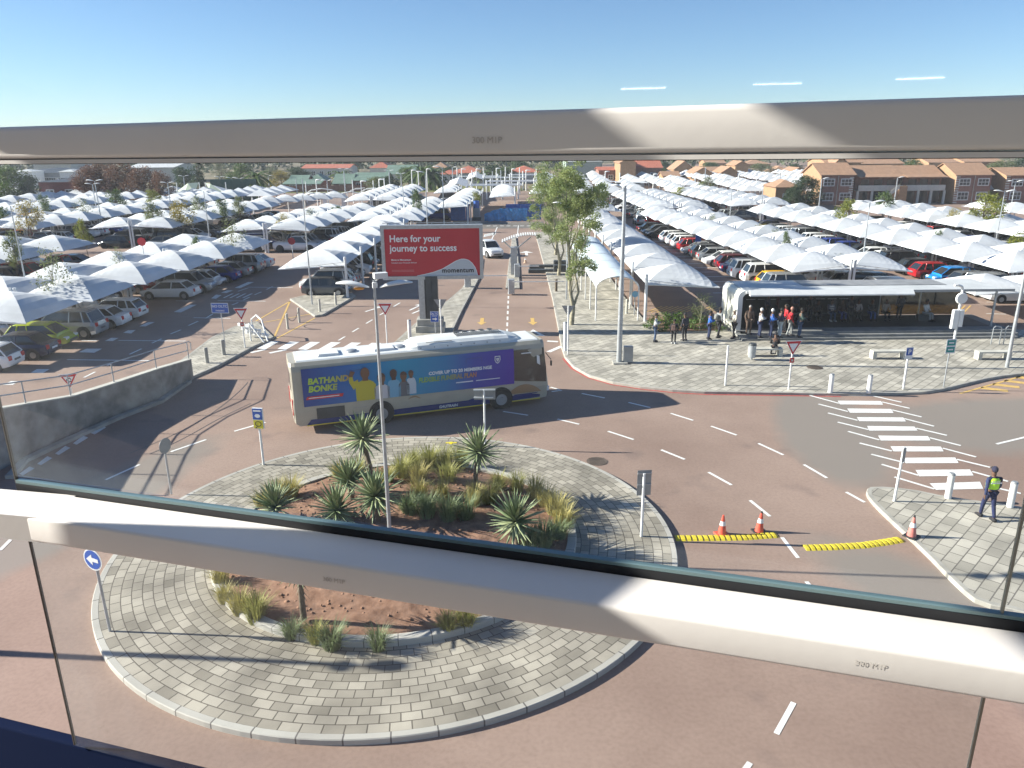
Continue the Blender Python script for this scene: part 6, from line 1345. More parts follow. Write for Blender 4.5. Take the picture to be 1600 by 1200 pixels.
# distant wooded horizon as one mass
cl = []
for k in range(620):
    Y = rnd.uniform(330, 700); x = rnd.uniform(-.78, .78) * Y; hh = rnd.uniform(5, 9) + (4 if rnd.random() < .1 else 0)
    cl += [(x, Y, hh * .45, hh * .55), (x + rnd.uniform(-3, 3), Y, hh * .75, hh * .38)]
WD = MB()
for (x, y, z, r) in cl:
    for _ in range(34):
        u = Vector((rnd.gauss(0, 1), rnd.gauss(0, 1), rnd.gauss(0, 1))).normalized() * r; a = Vector((rnd.gauss(0, 1), rnd.gauss(0, 1), rnd.gauss(0, 1))).normalized(); s_ = a.orthogonal().normalized(); c = Vector((x, y, z)) + u; L_ = rnd.uniform(1.2, 2.4)
        WD.add([c, c + a * L_ * .5 + s_ * L_ * .45, c + a * L_, c + a * L_ * .5 - s_ * L_ * .45], [(0, 1, 2, 3)], False)
o = WD.build('distant_wood', leafmat('leaf_far', (.035, .06, .03), (.11, .12, .05), .2)); tag(o, 'wooded suburb horizon far behind the car park', 'woodland', None, 'stuff')
# palms
def palm(label, px, ty, Y, s_):
    q = at(px, 300, Y); h = at(px, ty, Y).z - 1.2 * s_; t = thing('palm_tree', label, 'palm', Vector((q.x, Y, 0)), 0, 'palms'); b = MB(); b.path([(0, 0, 0), (.1, 0, h * .5), (0, 0, h)], [.28 * s_, .22 * s_, .2 * s_], 7); part('trunk', b, M['trunk'], t); b = MB()
    for k in range(26):
        a = k * 2.4; el = rad(70 - k * 4.2); L_ = 2.6 * s_; pts = []
        for j in range(6): u = j / 5; pts.append(Vector((math.cos(a) * L_ * u * math.cos(el * (1 - u * .6)), math.sin(a) * L_ * u * math.cos(el * (1 - u * .6)), h + L_ * (math.sin(el) * u - .75 * u * u))))
        sd = Vector((-math.sin(a), math.cos(a), 0)) * .32 * s_
        for j in range(5):
            w0_, w1_ = math.sin(math.pi * (j / 5 * .85 + .1)), math.sin(math.pi * ((j + 1) / 5 * .85 + .1)); b.add([pts[j] - sd * w0_ - Vector((0, 0, .15)), pts[j], pts[j + 1], pts[j + 1] - sd * w1_ - Vector((0, 0, .15))], [(0, 1, 2, 3)], False); b.add([pts[j], pts[j] + sd * w0_ - Vector((0, 0, .15)), pts[j + 1] + sd * w1_ - Vector((0, 0, .15)), pts[j + 1]], [(0, 1, 2, 3)], False)
    part('crown', b, LM['big'] if 'big' in LM else LM['green'], t)
palm('palm tree left of the green roofed house', 403, 262, 175, 1.6); palm('tall palm tree before the white tunnels, left', 660, 252, 205, 2.2); palm('tall palm tree before the white tunnels, right', 676, 256, 205, 2.0); palm('palm tree behind the green roofs', 532, 262, 240, 1.8); palm('small palm beside the far gate', 757, 262, 225, 1.3)
# aloes of the roundabout
AL = leafmat('aloe_leaf', (.13, .19, .08), (.38, .42, .23), .15)
def aloe_mesh(seed, n_=70, R_=.95, up_=1.0):
    rn = random.Random(seed); b = MB()
    for k in range(n_):
        a = k * 2.39996 + rn.uniform(-.1, .1); u = k / n_; el = rad(82 - 118 * u * up_) + rn.uniform(-.08, .08); L_ = R_ * rn.uniform(.82, 1.05) * (.75 + .3 * math.sin(math.pi * min(1, u + .15)))
        d = Vector((math.cos(a) * math.cos(el), math.sin(a) * math.cos(el), math.sin(el))); sd = Vector((-math.sin(a), math.cos(a), 0)); nn = sd.cross(d); secs = []
        for t_ in (0, .2, .5, .8, 1.0):
            c = d * (L_ * t_) + Vector((0, 0, -.10 * L_ * t_ * t_ + .16 * (1 - u))) + nn * 0; w_ = .062 * (1 - t_ ** 1.6) + .004
            secs.append([c - sd * w_ - nn * (-.012), c + nn * -.016 * (1 - t_), c + sd * w_ - nn * (-.012), c + nn * .006])
        b.loft(secs, smooth=False)
    return b
AM = [aloe_mesh(i, 96, R_=1.08).mesh('aloe_rosette', [AL]) for i in range(3)] + [aloe_mesh(9, 80, 1.0, .72).mesh('aloe_rosette_low', [AL])]
SK = MB(); dead = leafmat('aloe_dry', (.16, .11, .06), (.26, .2, .12), .1)
for i, (rx, ry, bx, by, lb, k) in enumerate(((566, 684, 584, 766, 'tall aloe with upright stem in front of the bus rear wheel', 0), (748, 706, 742, 768, 'tall aloe in front of the T-shaped signpost', 1), (545, 752, 550, 778, 'low aloe left of the lamp post', 3), (586, 775, 592, 818, 'aloe touching the lamp post on its left', 2), (806, 814, 808, 846, 'aloe on bare soil at the right of the planter', 0), (430, 792, 430, 812, 'pale aloe at the far left just above the rail', 3), (527, 797, 525, 815, 'aloe half hidden by the rail left of the lamp', 1), (466, 880, 474, 962, 'aloe whose stem shows below the rail', 2))):
    bp = g(bx, by, .5); top_ = at(rx, ry, bp.y + .0); hs = max(.25, top_.z - .5)
    t = thing('aloe_plant', lb, 'aloe', bp, 0, 'aloes in the roundabout planter'); b = MB(); dx = top_.x - bp.x
    b.path([(0, 0, -.1), (dx * .3, 0, hs * .5), (dx, 0, hs)], [.085, .075, .08], 8); part('stem', b, M['trunk'], t)
    r = link('rosette', AM[k], t); r.scale = (.72,) * 3 if i == 7 else (1, 1, 1); r.location = (dx, 0, hs - .1); r.rotation_euler = (0, 0, i * 1.3)
    b = MB()
    for q in range(16):
        a = q * 2.4; z_ = hs * rnd.uniform(.45, .85); d = Vector((math.cos(a), math.sin(a), -1.4)).normalized(); s_ = Vector((-math.sin(a), math.cos(a), 0)) * .03; c = Vector((dx * z_ / hs, 0, z_)); b.add([c - s_, c + s_, c + d * .38], [(0, 1, 2)], False)
    part('dry_leaves', b, dead, t)
# grass tufts
GM = []
for i, (c1, c2) in enumerate((((.21, .22, .055), (.44, .42, .13)), ((.30, .27, .08), (.55, .48, .19)), ((.12, .17, .08), (.26, .31, .15)))):
    gmt = leafmat('grass_blade_%d' % i, c1, c2, .3)
    for sd_ in range(2):
        rn = random.Random(30 + i * 2 + sd_); b = MB()
        for k in range(250):
            a = rn.random() * 6.28; r0_ = rn.random() ** .7 * .2; out_ = rn.uniform(.05, .55); h_ = rn.uniform(.35, .75); c = Vector((math.cos(a) * r0_, math.sin(a) * r0_, -.05)); d = Vector((math.cos(a), math.sin(a), 0)); s_ = Vector((-math.sin(a), math.cos(a), 0)) * .008
            m_ = c + d * out_ * .35 + Vector((0, 0, h_ * .7)); e_ = c + d * out_ + Vector((rn.uniform(-.05, .05), rn.uniform(-.05, .05), h_)); b.add([c - s_ * 1.3, c + s_ * 1.3, m_ + s_, m_ - s_], [(0, 1, 2, 3)], False); b.add([m_ - s_, m_ + s_, e_], [(0, 1, 2)], False)
        GM.append(b.mesh('grass_tuft', [gmt]))
TP = [(628, 742, 1.2, 0), (648, 730, 1.3, 0), (672, 727, 1.35, 0), (697, 724, 1.4, 0), (722, 722, 1.2, 0), (655, 752, 1.2, 1), (700, 750, 1.2, 0), (656, 780, 1.1, 1), (690, 782, 1.1, 1), (740, 790, 1.1, 1), (765, 785, 1.1, 0), (780, 762, 1.1, 0), (808, 764, 1.1, 0), (835, 772, 1.2, 1), (852, 783, 1.2, 1), (868, 798, 1.2, 1), (880, 815, 1.2, 1), (872, 835, 1.1, 2), (850, 848, 1.2, 2), (828, 852, 1.1, 2), (432, 775, 1.1, 1), (455, 772, 1.2, 1), (410, 785, 1.0, 1), (532, 740, 1.1, 1), (560, 738, 1.1, 0), (606, 752, 1.0, 0), (640, 805, 1.2, 2), (668, 812, 1.3, 2), (700, 815, 1.3, 2), (728, 812, 1.2, 2), (350, 928, .85, 1), (375, 945, 1.1, 1), (400, 958, 1.1, 0), (455, 983, .8, 2), (492, 990, .8, 0), (518, 998, .95, 2), (590, 1000, .9, 2), (700, 975, .8, 0), (728, 968, .85, 0), (345, 902, .9, 1)]
for i, (px, py, s_, k) in enumerate(TP):
    p = g(px, py, .42); p.z = soilz(p.x, p.y) - .02
    side = 'straw coloured' if k == 1 else ('grey green' if k == 2 else 'yellow green')
    wh = 'below the rail, %s along the lower planter edge' if py > 880 else '%s clump along the upper planter'
    o = link('grass_tuft', GM[k * 2 + i % 2]); o.location = p; o.scale = (s_ * rnd.uniform(.85, 1.1), s_ * rnd.uniform(.85, 1.1), s_ * rnd.uniform(.85, 1.15)); o.rotation_euler = (0, 0, rnd.random() * 6)
    tag(o, '%s ornamental grass tuft, %s' % (side, wh % ordn(sum(1 for q in TP[:i] if (q[1] > 880) == (py > 880)))), 'grass tuft', 'grass tufts in the roundabout planter')
# clods on the soil
b = MB()
for k in range(900):
    a = rnd.random() * 6.28; r = (IR2 - .3) * math.sqrt(rnd.random()); x, y = ICX + r * math.cos(a), ICY + r * math.sin(a); s_ = rnd.uniform(.02, .07); b.sphere((x, y, soilz(x, y) + s_ * .3), s_, 5, 3, (rnd.uniform(.7, 1.5), 1, .7))
o = b.build('soil_clods', M['soil']); tag(o, 'scattered clods of red earth on the planter soil', 'soil clods', None, 'stuff')
# planter bed by the shelter
b = MB(); bed = P((1008, 500), (1030, 522), (1128, 519), (1125, 507), (1100, 497)); b.poly([(q.x, q.y) for q in bed], .14); struct(b.build('planting_bed', M['soil']))
SH_ = tree_mesh(h=.7, w_=1.3, lf=0, cb=.1, nb=12, size=.12, dens=500, seed=41, tr=.03); sm = (SH_[0].mesh('shrub_trunk', [M['trunk']]), SH_[1].mesh('shrub_crown', [leafmat('shrub_leaf', (.06, .13, .02), (.16, .26, .04), .35)]))
for i, (px, py, lb) in enumerate(((1018, 512, 'green shrub at the left tip of the planter bed'), (1034, 516, 'green shrub second from the left tip of the planter bed'), (1040, 506, 'green shrub behind the short person in black'), (1060, 514, 'green shrub beside the long dark coat'), (1062, 503, 'green shrub at the back of the planter bed'), (1084, 514, 'green shrub at the foot of the thin young tree'), (1085, 503, 'green shrub behind the thin young tree'), (1100, 512, 'green shrub beside the blue jacket'), (1118, 516, 'yellowing shrub at the foot of the shelter end wall'))):
    tree('planter_shrub', lb, g(px, py, .13), *sm, None, None, 1.0, i * 1.1, 'shrubs in the planter bed')['category'] = 'shrub'
# ---------------------------------------------------------------- buildings
def house(name, label, px0, px1, Y, eave, ridge, dep, wm_, rm_, wins=(), hip=False, rz=0, gab=False, cat='house', group='houses beyond the car park', over=.35, arch=False):
    """building with its near wall between px0 and px1 at distance Y; gab: the gable faces the viewer"""
    a, c = at(px0, 300, Y), at(px1, 300, Y); W2 = (c.x - a.x); t = thing(name, label, cat, (a.x, Y, 0), rz, group)
    he, hr = at((px0 + px1) / 2, eave, Y).z, at((px0 + px1) / 2, ridge, Y + (0 if gab else dep / 2)).z; he = max(he, 1.8); hr = max(hr, he + .6)
    b = MB()
    if gab: b.loft([[(0, y_, 0), (W2, y_, 0), (W2, y_, he), (W2 / 2, y_, hr - .08), (0, y_, he)] for y_ in (0, dep)], smooth=False)
    elif hip: b.box(0, W2, 0, dep, 0, he)
    else: b.loft([[(x_, 0, 0), (x_, dep, 0), (x_, dep, he), (x_, dep / 2, hr - .08), (x_, 0, he)] for x_ in (0, W2)], smooth=False)
    part('wall', b, wm_, t); b = MB(); o = over; th = .12
    if hip:
        i_ = min(dep, W2) / 2; b.add([(-o, -o, he - .05), (W2 + o, -o, he - .05), (W2 + o, dep + o, he - .05), (-o, dep + o, he - .05), (i_, dep / 2, hr), (W2 - i_, dep / 2, hr)] if W2 >= dep else [(-o, -o, he - .05), (W2 + o, -o, he - .05), (W2 + o, dep + o, he - .05), (-o, dep + o, he - .05), (W2 / 2, i_, hr), (W2 / 2, dep - i_, hr)], [(0, 1, 5, 4), (2, 3, 4, 5), (1, 2, 5), (3, 0, 4), (3, 2, 1, 0)] if W2 >= dep else [(0, 1, 4), (1, 2, 5, 4), (2, 3, 5), (3, 0, 4, 5), (3, 2, 1, 0)], False)
    elif gab:
        k = (hr - he) / (W2 / 2)
        for s_ in (0, 1):
            x0_, x1_ = (-o, W2 / 2) if s_ == 0 else (W2 / 2, W2 + o); z0_, z1_ = (he - o * k, hr) if s_ == 0 else (hr, he - o * k)
            b.loft([[(x0_, y_, z0_), (x1_, y_, z1_), (x1_, y_, z1_ + th), (x0_, y_, z0_ + th)] for y_ in (-o, dep + o)], smooth=False)
    else:
        k = (hr - he) / (dep / 2)
        for s_ in (0, 1):
            y0_, y1_ = (-o, dep / 2) if s_ == 0 else (dep / 2, dep + o); z0_, z1_ = (he - o * k, hr) if s_ == 0 else (hr, he - o * k)
            b.loft([[(x_, y0_, z0_), (x_, y1_, z1_), (x_, y1_, z1_ + th), (x_, y0_, z0_ + th)] for x_ in (-o, W2 + o)], smooth=False)
    part('roof', b, rm_, t)
    for (u, v, ww, hh) in wins:
        cx, cz = u * W2, v * he; wd_ = ww; f = MB(); f.box(cx - wd_ / 2 - .1, cx + wd_ / 2 + .1, -.08, .0, cz - hh / 2 - .1, cz + hh / 2 + .1); fo = part('window', f, M['whitem'], t)
        f = MB(); nn_ = 3 if wd_ > 1.5 else 2
        for k in range(nn_):
            for r_ in range(2): f.box(cx - wd_ / 2 + k * wd_ / nn_ + .04, cx - wd_ / 2 + (k + 1) * wd_ / nn_ - .04, -.095, -.082, cz - hh / 2 + r_ * hh / 2 + .04, cz - hh / 2 + (r_ + 1) * hh / 2 - .04)
        f.build('pane', M['glassd'], fo)
    return t, W2, he, hr
gF = 'brick flats on the right'
W4 = ((.25, .75, 1.9, 1.15), (.78, .75, 1.9, 1.15), (.25, .28, 1.9, 1.35), (.78, .28, 1.9, 1.25))
for px0, px1, lb in ((1281, 1332, 'left two-storey brick block of the flats with four white windows'), (1491, 1546, 'middle two-storey brick block of the flats with arched lower window'), (1569, 1640, 'right-hand brick block of the flats cut by the picture edge')):
    t, W2, he, hr = house('apartment_block', lb, px0, px1, 147, 273 if px0 < 1560 else 274, 255 if px0 < 1560 else 262, 9.5, M['brickd'], M['tile'], W4, cat='apartment block', group=gF)
    b = MB(); b.add([(-.012, 0, 0), (-.012, 9.5, 0), (-.012, 9.5, he), (-.012, 4.75, hr - .1), (-.012, 0, he)], [(4, 3, 2, 1, 0)], False); part('gable_face', b, M['brickl'], t)
    b = MB()
    for k in range(12): b.box(W2 - .75 if px0 < 1400 else -.02, W2 + .02 if px0 < 1400 else .7, -.06, .0, .2 + k * .42, .42 + k * .42)
    part('quoins', b, M['plaster'], t); b = MB(); b.tube((W2 * .52, -.08, 0), (W2 * .52, -.08, he), .06, .06, 6); part('downpipe', b, M['cream'], t)
for px0, px1, lb in ((1334, 1402, 'recessed left wing of the flats with pale balcony'), (1408, 1468, 'recessed right wing of the flats with white balcony wall')):
    t, W2, he, hr = house('apartment_wing', lb, px0, px1, 149.5, 274, 259, 8, M['brickd'], M['tile'], (), cat='apartment block', group=gF)
    b = MB(); b.box(0, W2, -1.8, -1.6, 2.5, 3.5); b.box(0, W2, -1.7, 0, 2.45, 2.6); part('balcony', b, M['plaster'], t)
    b = MB(); [b.box(W2 * u - .2, W2 * u + .2, -1.78, -1.5, 0, 2.45) for u in (.0, .33, .66, 1)]; part('pillars', b, M['plaster'], t)
    b = MB(); [b.box(W2 * u + .5, W2 * u + 2.0, -.06, .0, 2.7, 4.5) for u in (.08, .38, .68)]; [b.box(W2 * u + .3, W2 * u + 2.2, -.06, .0, .1, 2.3) for u in (.05, .38, .7)]; part('openings', b, M['glassd'], t)
    b = MB(); b.loft([[(x_, -2.0, he - .35), (x_, .3, he + .1), (x_, .3, he + .25), (x_, -2.0, he - .2)] for x_ in (-.2, W2 + .2)], smooth=False); part('porch_roof', b, M['tile'], t)
q = at(1400, 300, 146.5); t = thing('staircase', 'brick staircase between the two recessed wings of the flats', 'staircase', (q.x, 146.5, 0)); b = MB()
for k in range(14): b.box(-3.2 + k * .26, -2.94 + k * .26, 0, 1.2, 0, .2 + k * .19)
b.box(.5, 2.0, -.1, 1.3, 0, 3.4); part('steps', b, M['brickl'], t)
b = MB(); b.loft([[(-3.3, -.12, .9), (-3.3, -.04, .9), (-3.3, -.04, .2), (-3.3, -.12, .2)], [(.5, -.12, 3.7), (.5, -.04, 3.7), (.5, -.04, 2.9), (.5, -.12, 2.9)]], smooth=False); part('parapet', b, M['plaster'], t)
one = ((.5, .5, 1.6, 1.2),); two = ((.25, .55, 1.4, 1.2), (.7, .55, 1.4, 1.2)); thr = ((.18, .5, 1.3, 1.2), (.5, .5, 1.3, 1.2), (.82, .5, 1.3, 1.2)); six = tuple((.08 + .168 * k, .45, 1.4, 1.3) for k in range(6)) 
BL_, TL, TR_, RG, RW, PL, BD = M['brickl'], M['tile'], M['tiler'], M['roofg'], M['roofw'], M['plaster'], M['brickd']
for a in (('brick_annex', 'small sandy brick annex with hipped roof left of the big dark tree', 1212, 1250, 142, 292, 280, 7, BL_, TL, one, True, False), ('sandy_house', 'tall sandy gable house standing left of the red roof', 968, 992, 215, 254, 247, 12, BL_, TL, (), False, True), ('sandy_house', 'sandy house with red roof gable and dark windows', 990, 1032, 222, 262, 249, 12, BD, TR_, two, False, False), ('sandy_house', 'long low sandy house with several gables, left part', 1052, 1082, 235, 264, 252, 10, BL_, TL, one, False, True), ('sandy_house', 'low sandy gable house before the trees, middle', 1083, 1110, 215, 270, 262, 9, BL_, TL, (), False, True), ('sandy_house', 'low sandy gable house before the trees, right', 1126, 1150, 214, 269, 261, 9, BL_, TL, (), False, True), ('sandy_house', 'taller narrow sandy house right of the low gables', 1146, 1166, 228, 258, 252, 9, BL_, TL, one, False, True), ('sandy_house', 'long sandy row house joining the low gables', 1065, 1150, 240, 267, 261, 8, BL_, TL, six, False, False), ('sandy_house', 'small tiled carport roof in front of the sandy houses', 1035, 1060, 205, 275, 268, 6, BL_, TL, (), False, False), ('sandy_house', 'small house beyond the right trees with tiled hip', 1205, 1232, 250, 268, 259, 9, BL_, TL, one, True, False), ('sandy_house', 'small house beyond the right trees with gable', 1232, 1258, 240, 269, 262, 9, BL_, TL, (), False, True), ('sandy_house', 'sandy roofed house behind the left flats', 1285, 1340, 200, 254, 243, 12, BL_, TL, two, False, False), ('sandy_house', 'sandy roofed long house behind the flats staircase', 1330, 1405, 210, 256, 246, 12, BL_, TL, six, False, False), ('sandy_house', 'pointed gable between the roofs behind the flats', 1300, 1318, 196, 254, 245, 8, BL_, TL, (), False, True), ('sandy_house', 'sandy roof behind the middle flats', 1445, 1490, 230, 254, 246, 12, BL_, TL, (), False, False), ('sandy_house', 'sandy roof behind the right flats', 1500, 1560, 240, 253, 246, 12, BL_, TL, (), False, False), ('sandy_house', 'sandy house far behind the mast', 1100, 1130, 330, 255, 248, 12, BL_, TL, one, False, False), ('sandy_house', 'pinkish roofed house far behind the sandy gables', 1160, 1200, 340, 256, 249, 12, BL_, TL, one, True, False),
          ('villa', 'large villa with many red hipped roofs behind the tunnels', 705, 758, 235, 270, 259, 14, PL, TR_, six, True, False), ('villa', 'lower left wing of the red roofed villa', 688, 716, 232, 272, 265, 9, PL, TR_, two, True, False), ('villa', 'red roofed villa left of the tall roadside trees', 795, 845, 235, 269, 259, 14, PL, TR_, thr, True, False), ('villa', 'sandy hipped roof peeking above the left villa', 676, 702, 300, 262, 253, 12, PL, TL, one, True, False), ('pale_shed', 'pale green box-shaped hall behind the roadside trees', 884, 940, 250, 252, 250, 16, mat('pale_green_wall', (.33, .40, .34), .8, var=.1), RW, (), True, False), ('villa', 'low red roofed row house right of the green hall', 935, 972, 225, 266, 261, 9, BD, TR_, thr, False, False),
          ('green_roof_house', 'green roofed house with raised clerestory box', 444, 500, 204, 290, 281, 11, BD, RG, two, False, False), ('green_roof_house', 'small green roof clerestory above the left green house', 455, 482, 210, 280, 274, 5, BD, RG, thr, False, False), ('green_roof_house', 'green roofed house with pale gable in the middle', 522, 550, 206, 288, 272, 10, BD, RG, one, False, False), ('green_roof_house', 'wide green roofed hall with dark brick wall', 552, 604, 207, 282, 270, 12, BD, RG, thr, False, False), ('green_roof_house', 'green roof far behind, left of the palms', 605, 650, 260, 272, 258, 14, PL, RG, (), False, False), ('green_roof_house', 'green roofed wing behind the clerestory house', 482, 508, 215, 282, 271, 8, BD, RG, (), True, False), ('red_roof_hall', 'long terracotta roofed hall above the green roofs', 474, 548, 290, 263, 257, 16, PL, TR_, six, False, False), ('red_roof_hall', 'short terracotta roofed hall right of the long one', 580, 612, 280, 262, 252, 14, PL, TR_, (), True, False),
          ('office_building', 'long grey office block with white panels at the far left', 15, 122, 235, 270, 262, 20, M['signback'], M['dark'], tuple((.06 + .1 * k, .5, 2.0, 1.2) for k in range(10)), True, False), ('brick_shed', 'low red brick shed with dark roof left of the brown trees', 62, 128, 160, 284, 278, 12, mat('deep_red_brick', (.16, .045, .04), .9, var=.2), M['dark'], two, True, False), ('pale_shed', 'pale industrial roof above the brown trees', 205, 276, 260, 262, 255, 20, PL, RW, (), False, False), ('pale_shed', 'white roofed hall at the far upper left', 60, 118, 300, 256, 250, 16, PL, RW, (), False, False)):
    nm_, lb, p0_, p1_, Y, ev, rg, dp, wm_, rm_, wi, hp_, gb_ = a
    house(nm_, lb, p0_, p1_, Y, ev, rg, dp, wm_, rm_, wi, hp_, 0, gb_)
for px0, px1, lb in ((28, 55, 'white panel block on the far left office roof line, left'), (98, 121, 'white panel block on the far left office roof line, right')):
    house('white_annex', lb, px0, px1, 228, 268, 266, 6, M['whitem'], RW, thr, True)
# red gable lean-tos, shade sails, fence, hoardings, tunnels
t = thing('shade_sail', 'pale green pointed shade sails beside the tall conifer', 'shade sail', at(315, 300, 165) * Vector((1, 1, 0)) if 0 else Vector((at(315, 300, 165).x, 165, 0)))
sm_ = mat('pale_green_net', (.40, .46, .36), .8)
for pts in (((-5.0, 0, 2.6), (-2.2, -1, 4.2), (-.4, 0, 4.3), (-.2, -3, 2.4), (-2.4, -3, 2.2)), ((1.0, 0, 4.2), (2.4, -1, 4.1), (5.2, -2, 2.4), (2.2, -1.5, 3.0))):
    b = MB(); b.add(list(pts) + [(x, y, z - .06) for x, y, z in pts], [tuple(range(len(pts))), tuple(range(2 * len(pts) - 1, len(pts) - 1, -1))], False); part('sail', b, sm_, t)
b = MB(); [b.tube((x, 0, 0), (x, 0, 4.3), .1, .1, 6) for x in (-5, -.3, 1.0, 5.2)]; part('mast', b, M['whitem'], t)
def slab(name, label, cat, px0, px1, Y, z1, mt_, th=.12):
    a, c = at(px0, 300, Y), at(px1, 300, Y); b = MB(); x = a.x
    while x < c.x: b.box(x, min(x + 2.4, c.x) - .04, Y, Y + th, 0, z1); x += 2.4
    tag(b.build(name, mt_), label, cat)
slab('boundary_fence', 'dark green mesh fence right of the shade sails', 'fence', 330, 402, 172, 4.6, mat('green_mesh', (.025, .07, .06), .8, var=.15))
slab('boundary_fence', 'brown boundary fence in front of the green roofs', 'fence', 440, 604, 201, 1.6, M['brickd'])
slab('hoarding', 'blue hoarding under the canopies behind the billboard, left', 'hoarding', 603, 662, 124, 2.6, M['bluep'])
slab('hoarding', 'blue hoarding under the canopies behind the billboard, right', 'hoarding', 703, 733, 124, 2.6, M['bluep'])
slab('hoarding', 'dark blue hoarding closing the road beyond the booms', 'hoarding', 790, 846, 125, 2.4, M['bluep'])
a = at(757, 344, 122.5); b = MB(); vs = []; fs = []
for i in range(17):
    for j in range(5): vs.append((a.x + i * .42, 122.5 + .25 * math.sin(i * 1.9 + j) - j * .05, 2.0 * j / 4 * (.35 + .65 * math.sin(min(1.57, .3 + i * .16))) + .08 * math.sin(i * 2.3)))
for i in range(16):
    for j in range(4): k = i * 5 + j; fs.append((k, k + 5, k + 6, k + 1))
b.add(vs, fs, True); tag(b.build('tarpaulin', M['tarp']), 'bright blue crumpled tarpaulin draped on the fence left of the dark blue hoarding', 'tarpaulin')
p = g(745, 344); t = thing('plastic_tank', 'blue and grey tank on a stand right above the billboard corner', 'tank', p); b = MB(); b.rbox(-.55, .55, -.5, .5, .5, 1.9, .1); part('stand', b, M['signback'], t); b = MB(); b.tube((0, 0, 1.9), (0, 0, 3.0), .5, .45, 14); part('drum', b, M['bluep'], t); b = MB(); b.box(-.7, .7, -.6, .6, 0, .5); part('base', b, M['dark'], t)
for px0, px1, Y0, Y1, lb in ((697, 732, 165, 195, 'white canopy tunnel on the far road, front part'), (728, 757, 196, 235, 'white canopy tunnel on the far road, rear part')):
    a, c = at(px0, 300, Y0), at(px1, 300, Y1); t = thing('canopy_tunnel', lb, 'canopy', (a.x, Y0, 0)); L_ = c.x - a.x; b = MB(); b.loft([[(0, 0, 2.9), (2.2, 0, 3.6), (4.4, 0, 2.9)], [(L_ - 4.4, Y1 - Y0, 2.9), (L_ - 2.2, Y1 - Y0, 3.6), (L_, Y1 - Y0, 2.9)]], cap=False, closed=False, smooth=False); part('net', b, FAB, t)
    b = MB(); [b.tube((u * (L_ - 4.4) + s_, u * (Y1 - Y0), 0), (u * (L_ - 4.4) + s_, u * (Y1 - Y0), 2.95), .12, .12, 5) for u in (0, .2, .4, .6, .8, 1) for s_ in (.1, 4.3)]; part('posts', b, M['whitem'], t)
a = at(947, 290, 176); t = thing('white_pavilion', 'low white pavilion with butterfly roof among the far right canopies', 'pavilion', (a.x, 176, 0)); b = MB(); b.box(0, 8.5, 0, 6, 0, 2.6); part('wall', b, PL, t); b = MB(); b.loft([[(x, y, 3.6 - .8 * abs(math.sin((x / 8.5) * math.pi)) + dz) for x in (-.4, 2, 4.2, 6.4, 8.9) for dz in (0,)] for y in (-.6, 6.6)], cap=False, closed=False, smooth=False); part('roof', b, M['whitem'], t)
t = thing('entrance_gate', 'white arched turnstile gate at the far end of the left car park', 'gate', g(505, 326)); 
for x in (0, 3.6): b = MB(); b.box(x, x + .7, 0, .6, 0, 2.9); part('pier', b, M['whitem'], t)
b = MB(); b.path([(-3.2, 0, 2.6), (-2, 0, 3.4), (0, 0, 3.7), (2, 0, 3.4), (3.6, 0, 2.7), (5.5, 0, 3.1), (7.2, 0, 2.7)], .12, 6); part('arch', b, M['whitem'], t)
b = MB(); [b.tube((.9 + k * .25, .3, 0), (.9 + k * .25, .3, 1.9), .03, .03, 4) for k in range(11)]; part('turnstile_bars', b, M['whitem'], t)
for k, (px, lb) in enumerate(((556, 'left white open canopy frame right of the turnstile gate'), (574, 'right white open canopy frame right of the turnstile gate'))):
    t = thing('entrance_canopy', lb, 'canopy', g(px, 322)); b = MB(); b.path([(-1.6, 0, 2.4), (-.4, 0, 3.2), (1.4, 0, 3.3)], .07, 5); b.path([(-1.6, 3, 2.4), (-.4, 3, 3.2), (1.4, 3, 3.3)], .07, 5); part('arch', b, M['whitem'], t); b = MB(); b.tube((-1.5, 0, 0), (-1.5, 0, 2.5), .08); part('post', b, M['whitem'], t)
for px, py, pt, lb in ((222, 393, 372, 'small red stop sign among the left canopies'), (456, 388, 372, 'red stop sign at the end of the front left row'), (437, 345, 335, 'far small red stop sign in the left car park')):
    p = at(px, 380, {222: 66, 456: 78, 437: 105}[px]); t = thing('stop_sign', lb, 'stop sign', (p.x, p.y, 0), 0, 'stop signs'); h = at(px, pt, p.y).z; post(t, max(1.5, h), .04, 'whitem'); b = MB(); plate(b, 0, max(1.5, h) - .3, .75, .75, -.06, .02, 8); part('sign_plate', b, M['signred'], t)
for px, py, lb in ((1089, 372, 'blue rectangular sign back in the first right aisle'), (1242, 395, 'round sign on a post in the second right aisle')):
    p = g(px, 402); t = thing('car_park_sign', lb, 'road sign', p, 0); post(t, 2.3, .04); b = MB(); plate(b, 0, 2.0, .6, .7, -.05, .02); part('sign_plate', b, M['signback'] if px > 1200 else M['signblue'], t)
# white pergola frames and small canopies beyond the cross road
for i, (px, Y, lb) in enumerate(((772, 170, 'nearest white pergola frame left of the roadside trees'), (800, 186, 'second white pergola frame beyond the blue hoarding'), (786, 204, 'third white pergola frame before the villas'), (826, 220, 'farthest white pergola frame beside the trees'), (748, 212, 'white pergola frame behind the canopy tunnel'))):
    q = at(px, 300, Y); t = thing('pergola', lb, 'pergola', (q.x - 5, Y, 0), 0, 'white pergola frames on the far road'); b = MB()
    for x in (0, 3.4, 6.8, 10.2): b = MB(); b.tube((x, 0, 0), (x, 0, 3.6 + (x % 2) * .3), .16, .16, 6); part('post', b, M['whitem'], t)
    b = MB()
    for k in range(9): b.box(-.8, 11, -1.6 + k * .9, -1.35 + k * .9, 2.9, 3.0)
    part('slats', b, M['whitem'], t)
row('far centre row', 'L', -23.5, .03, 133, 168, 5.0, (1, -1), 4.6, carp=.5)
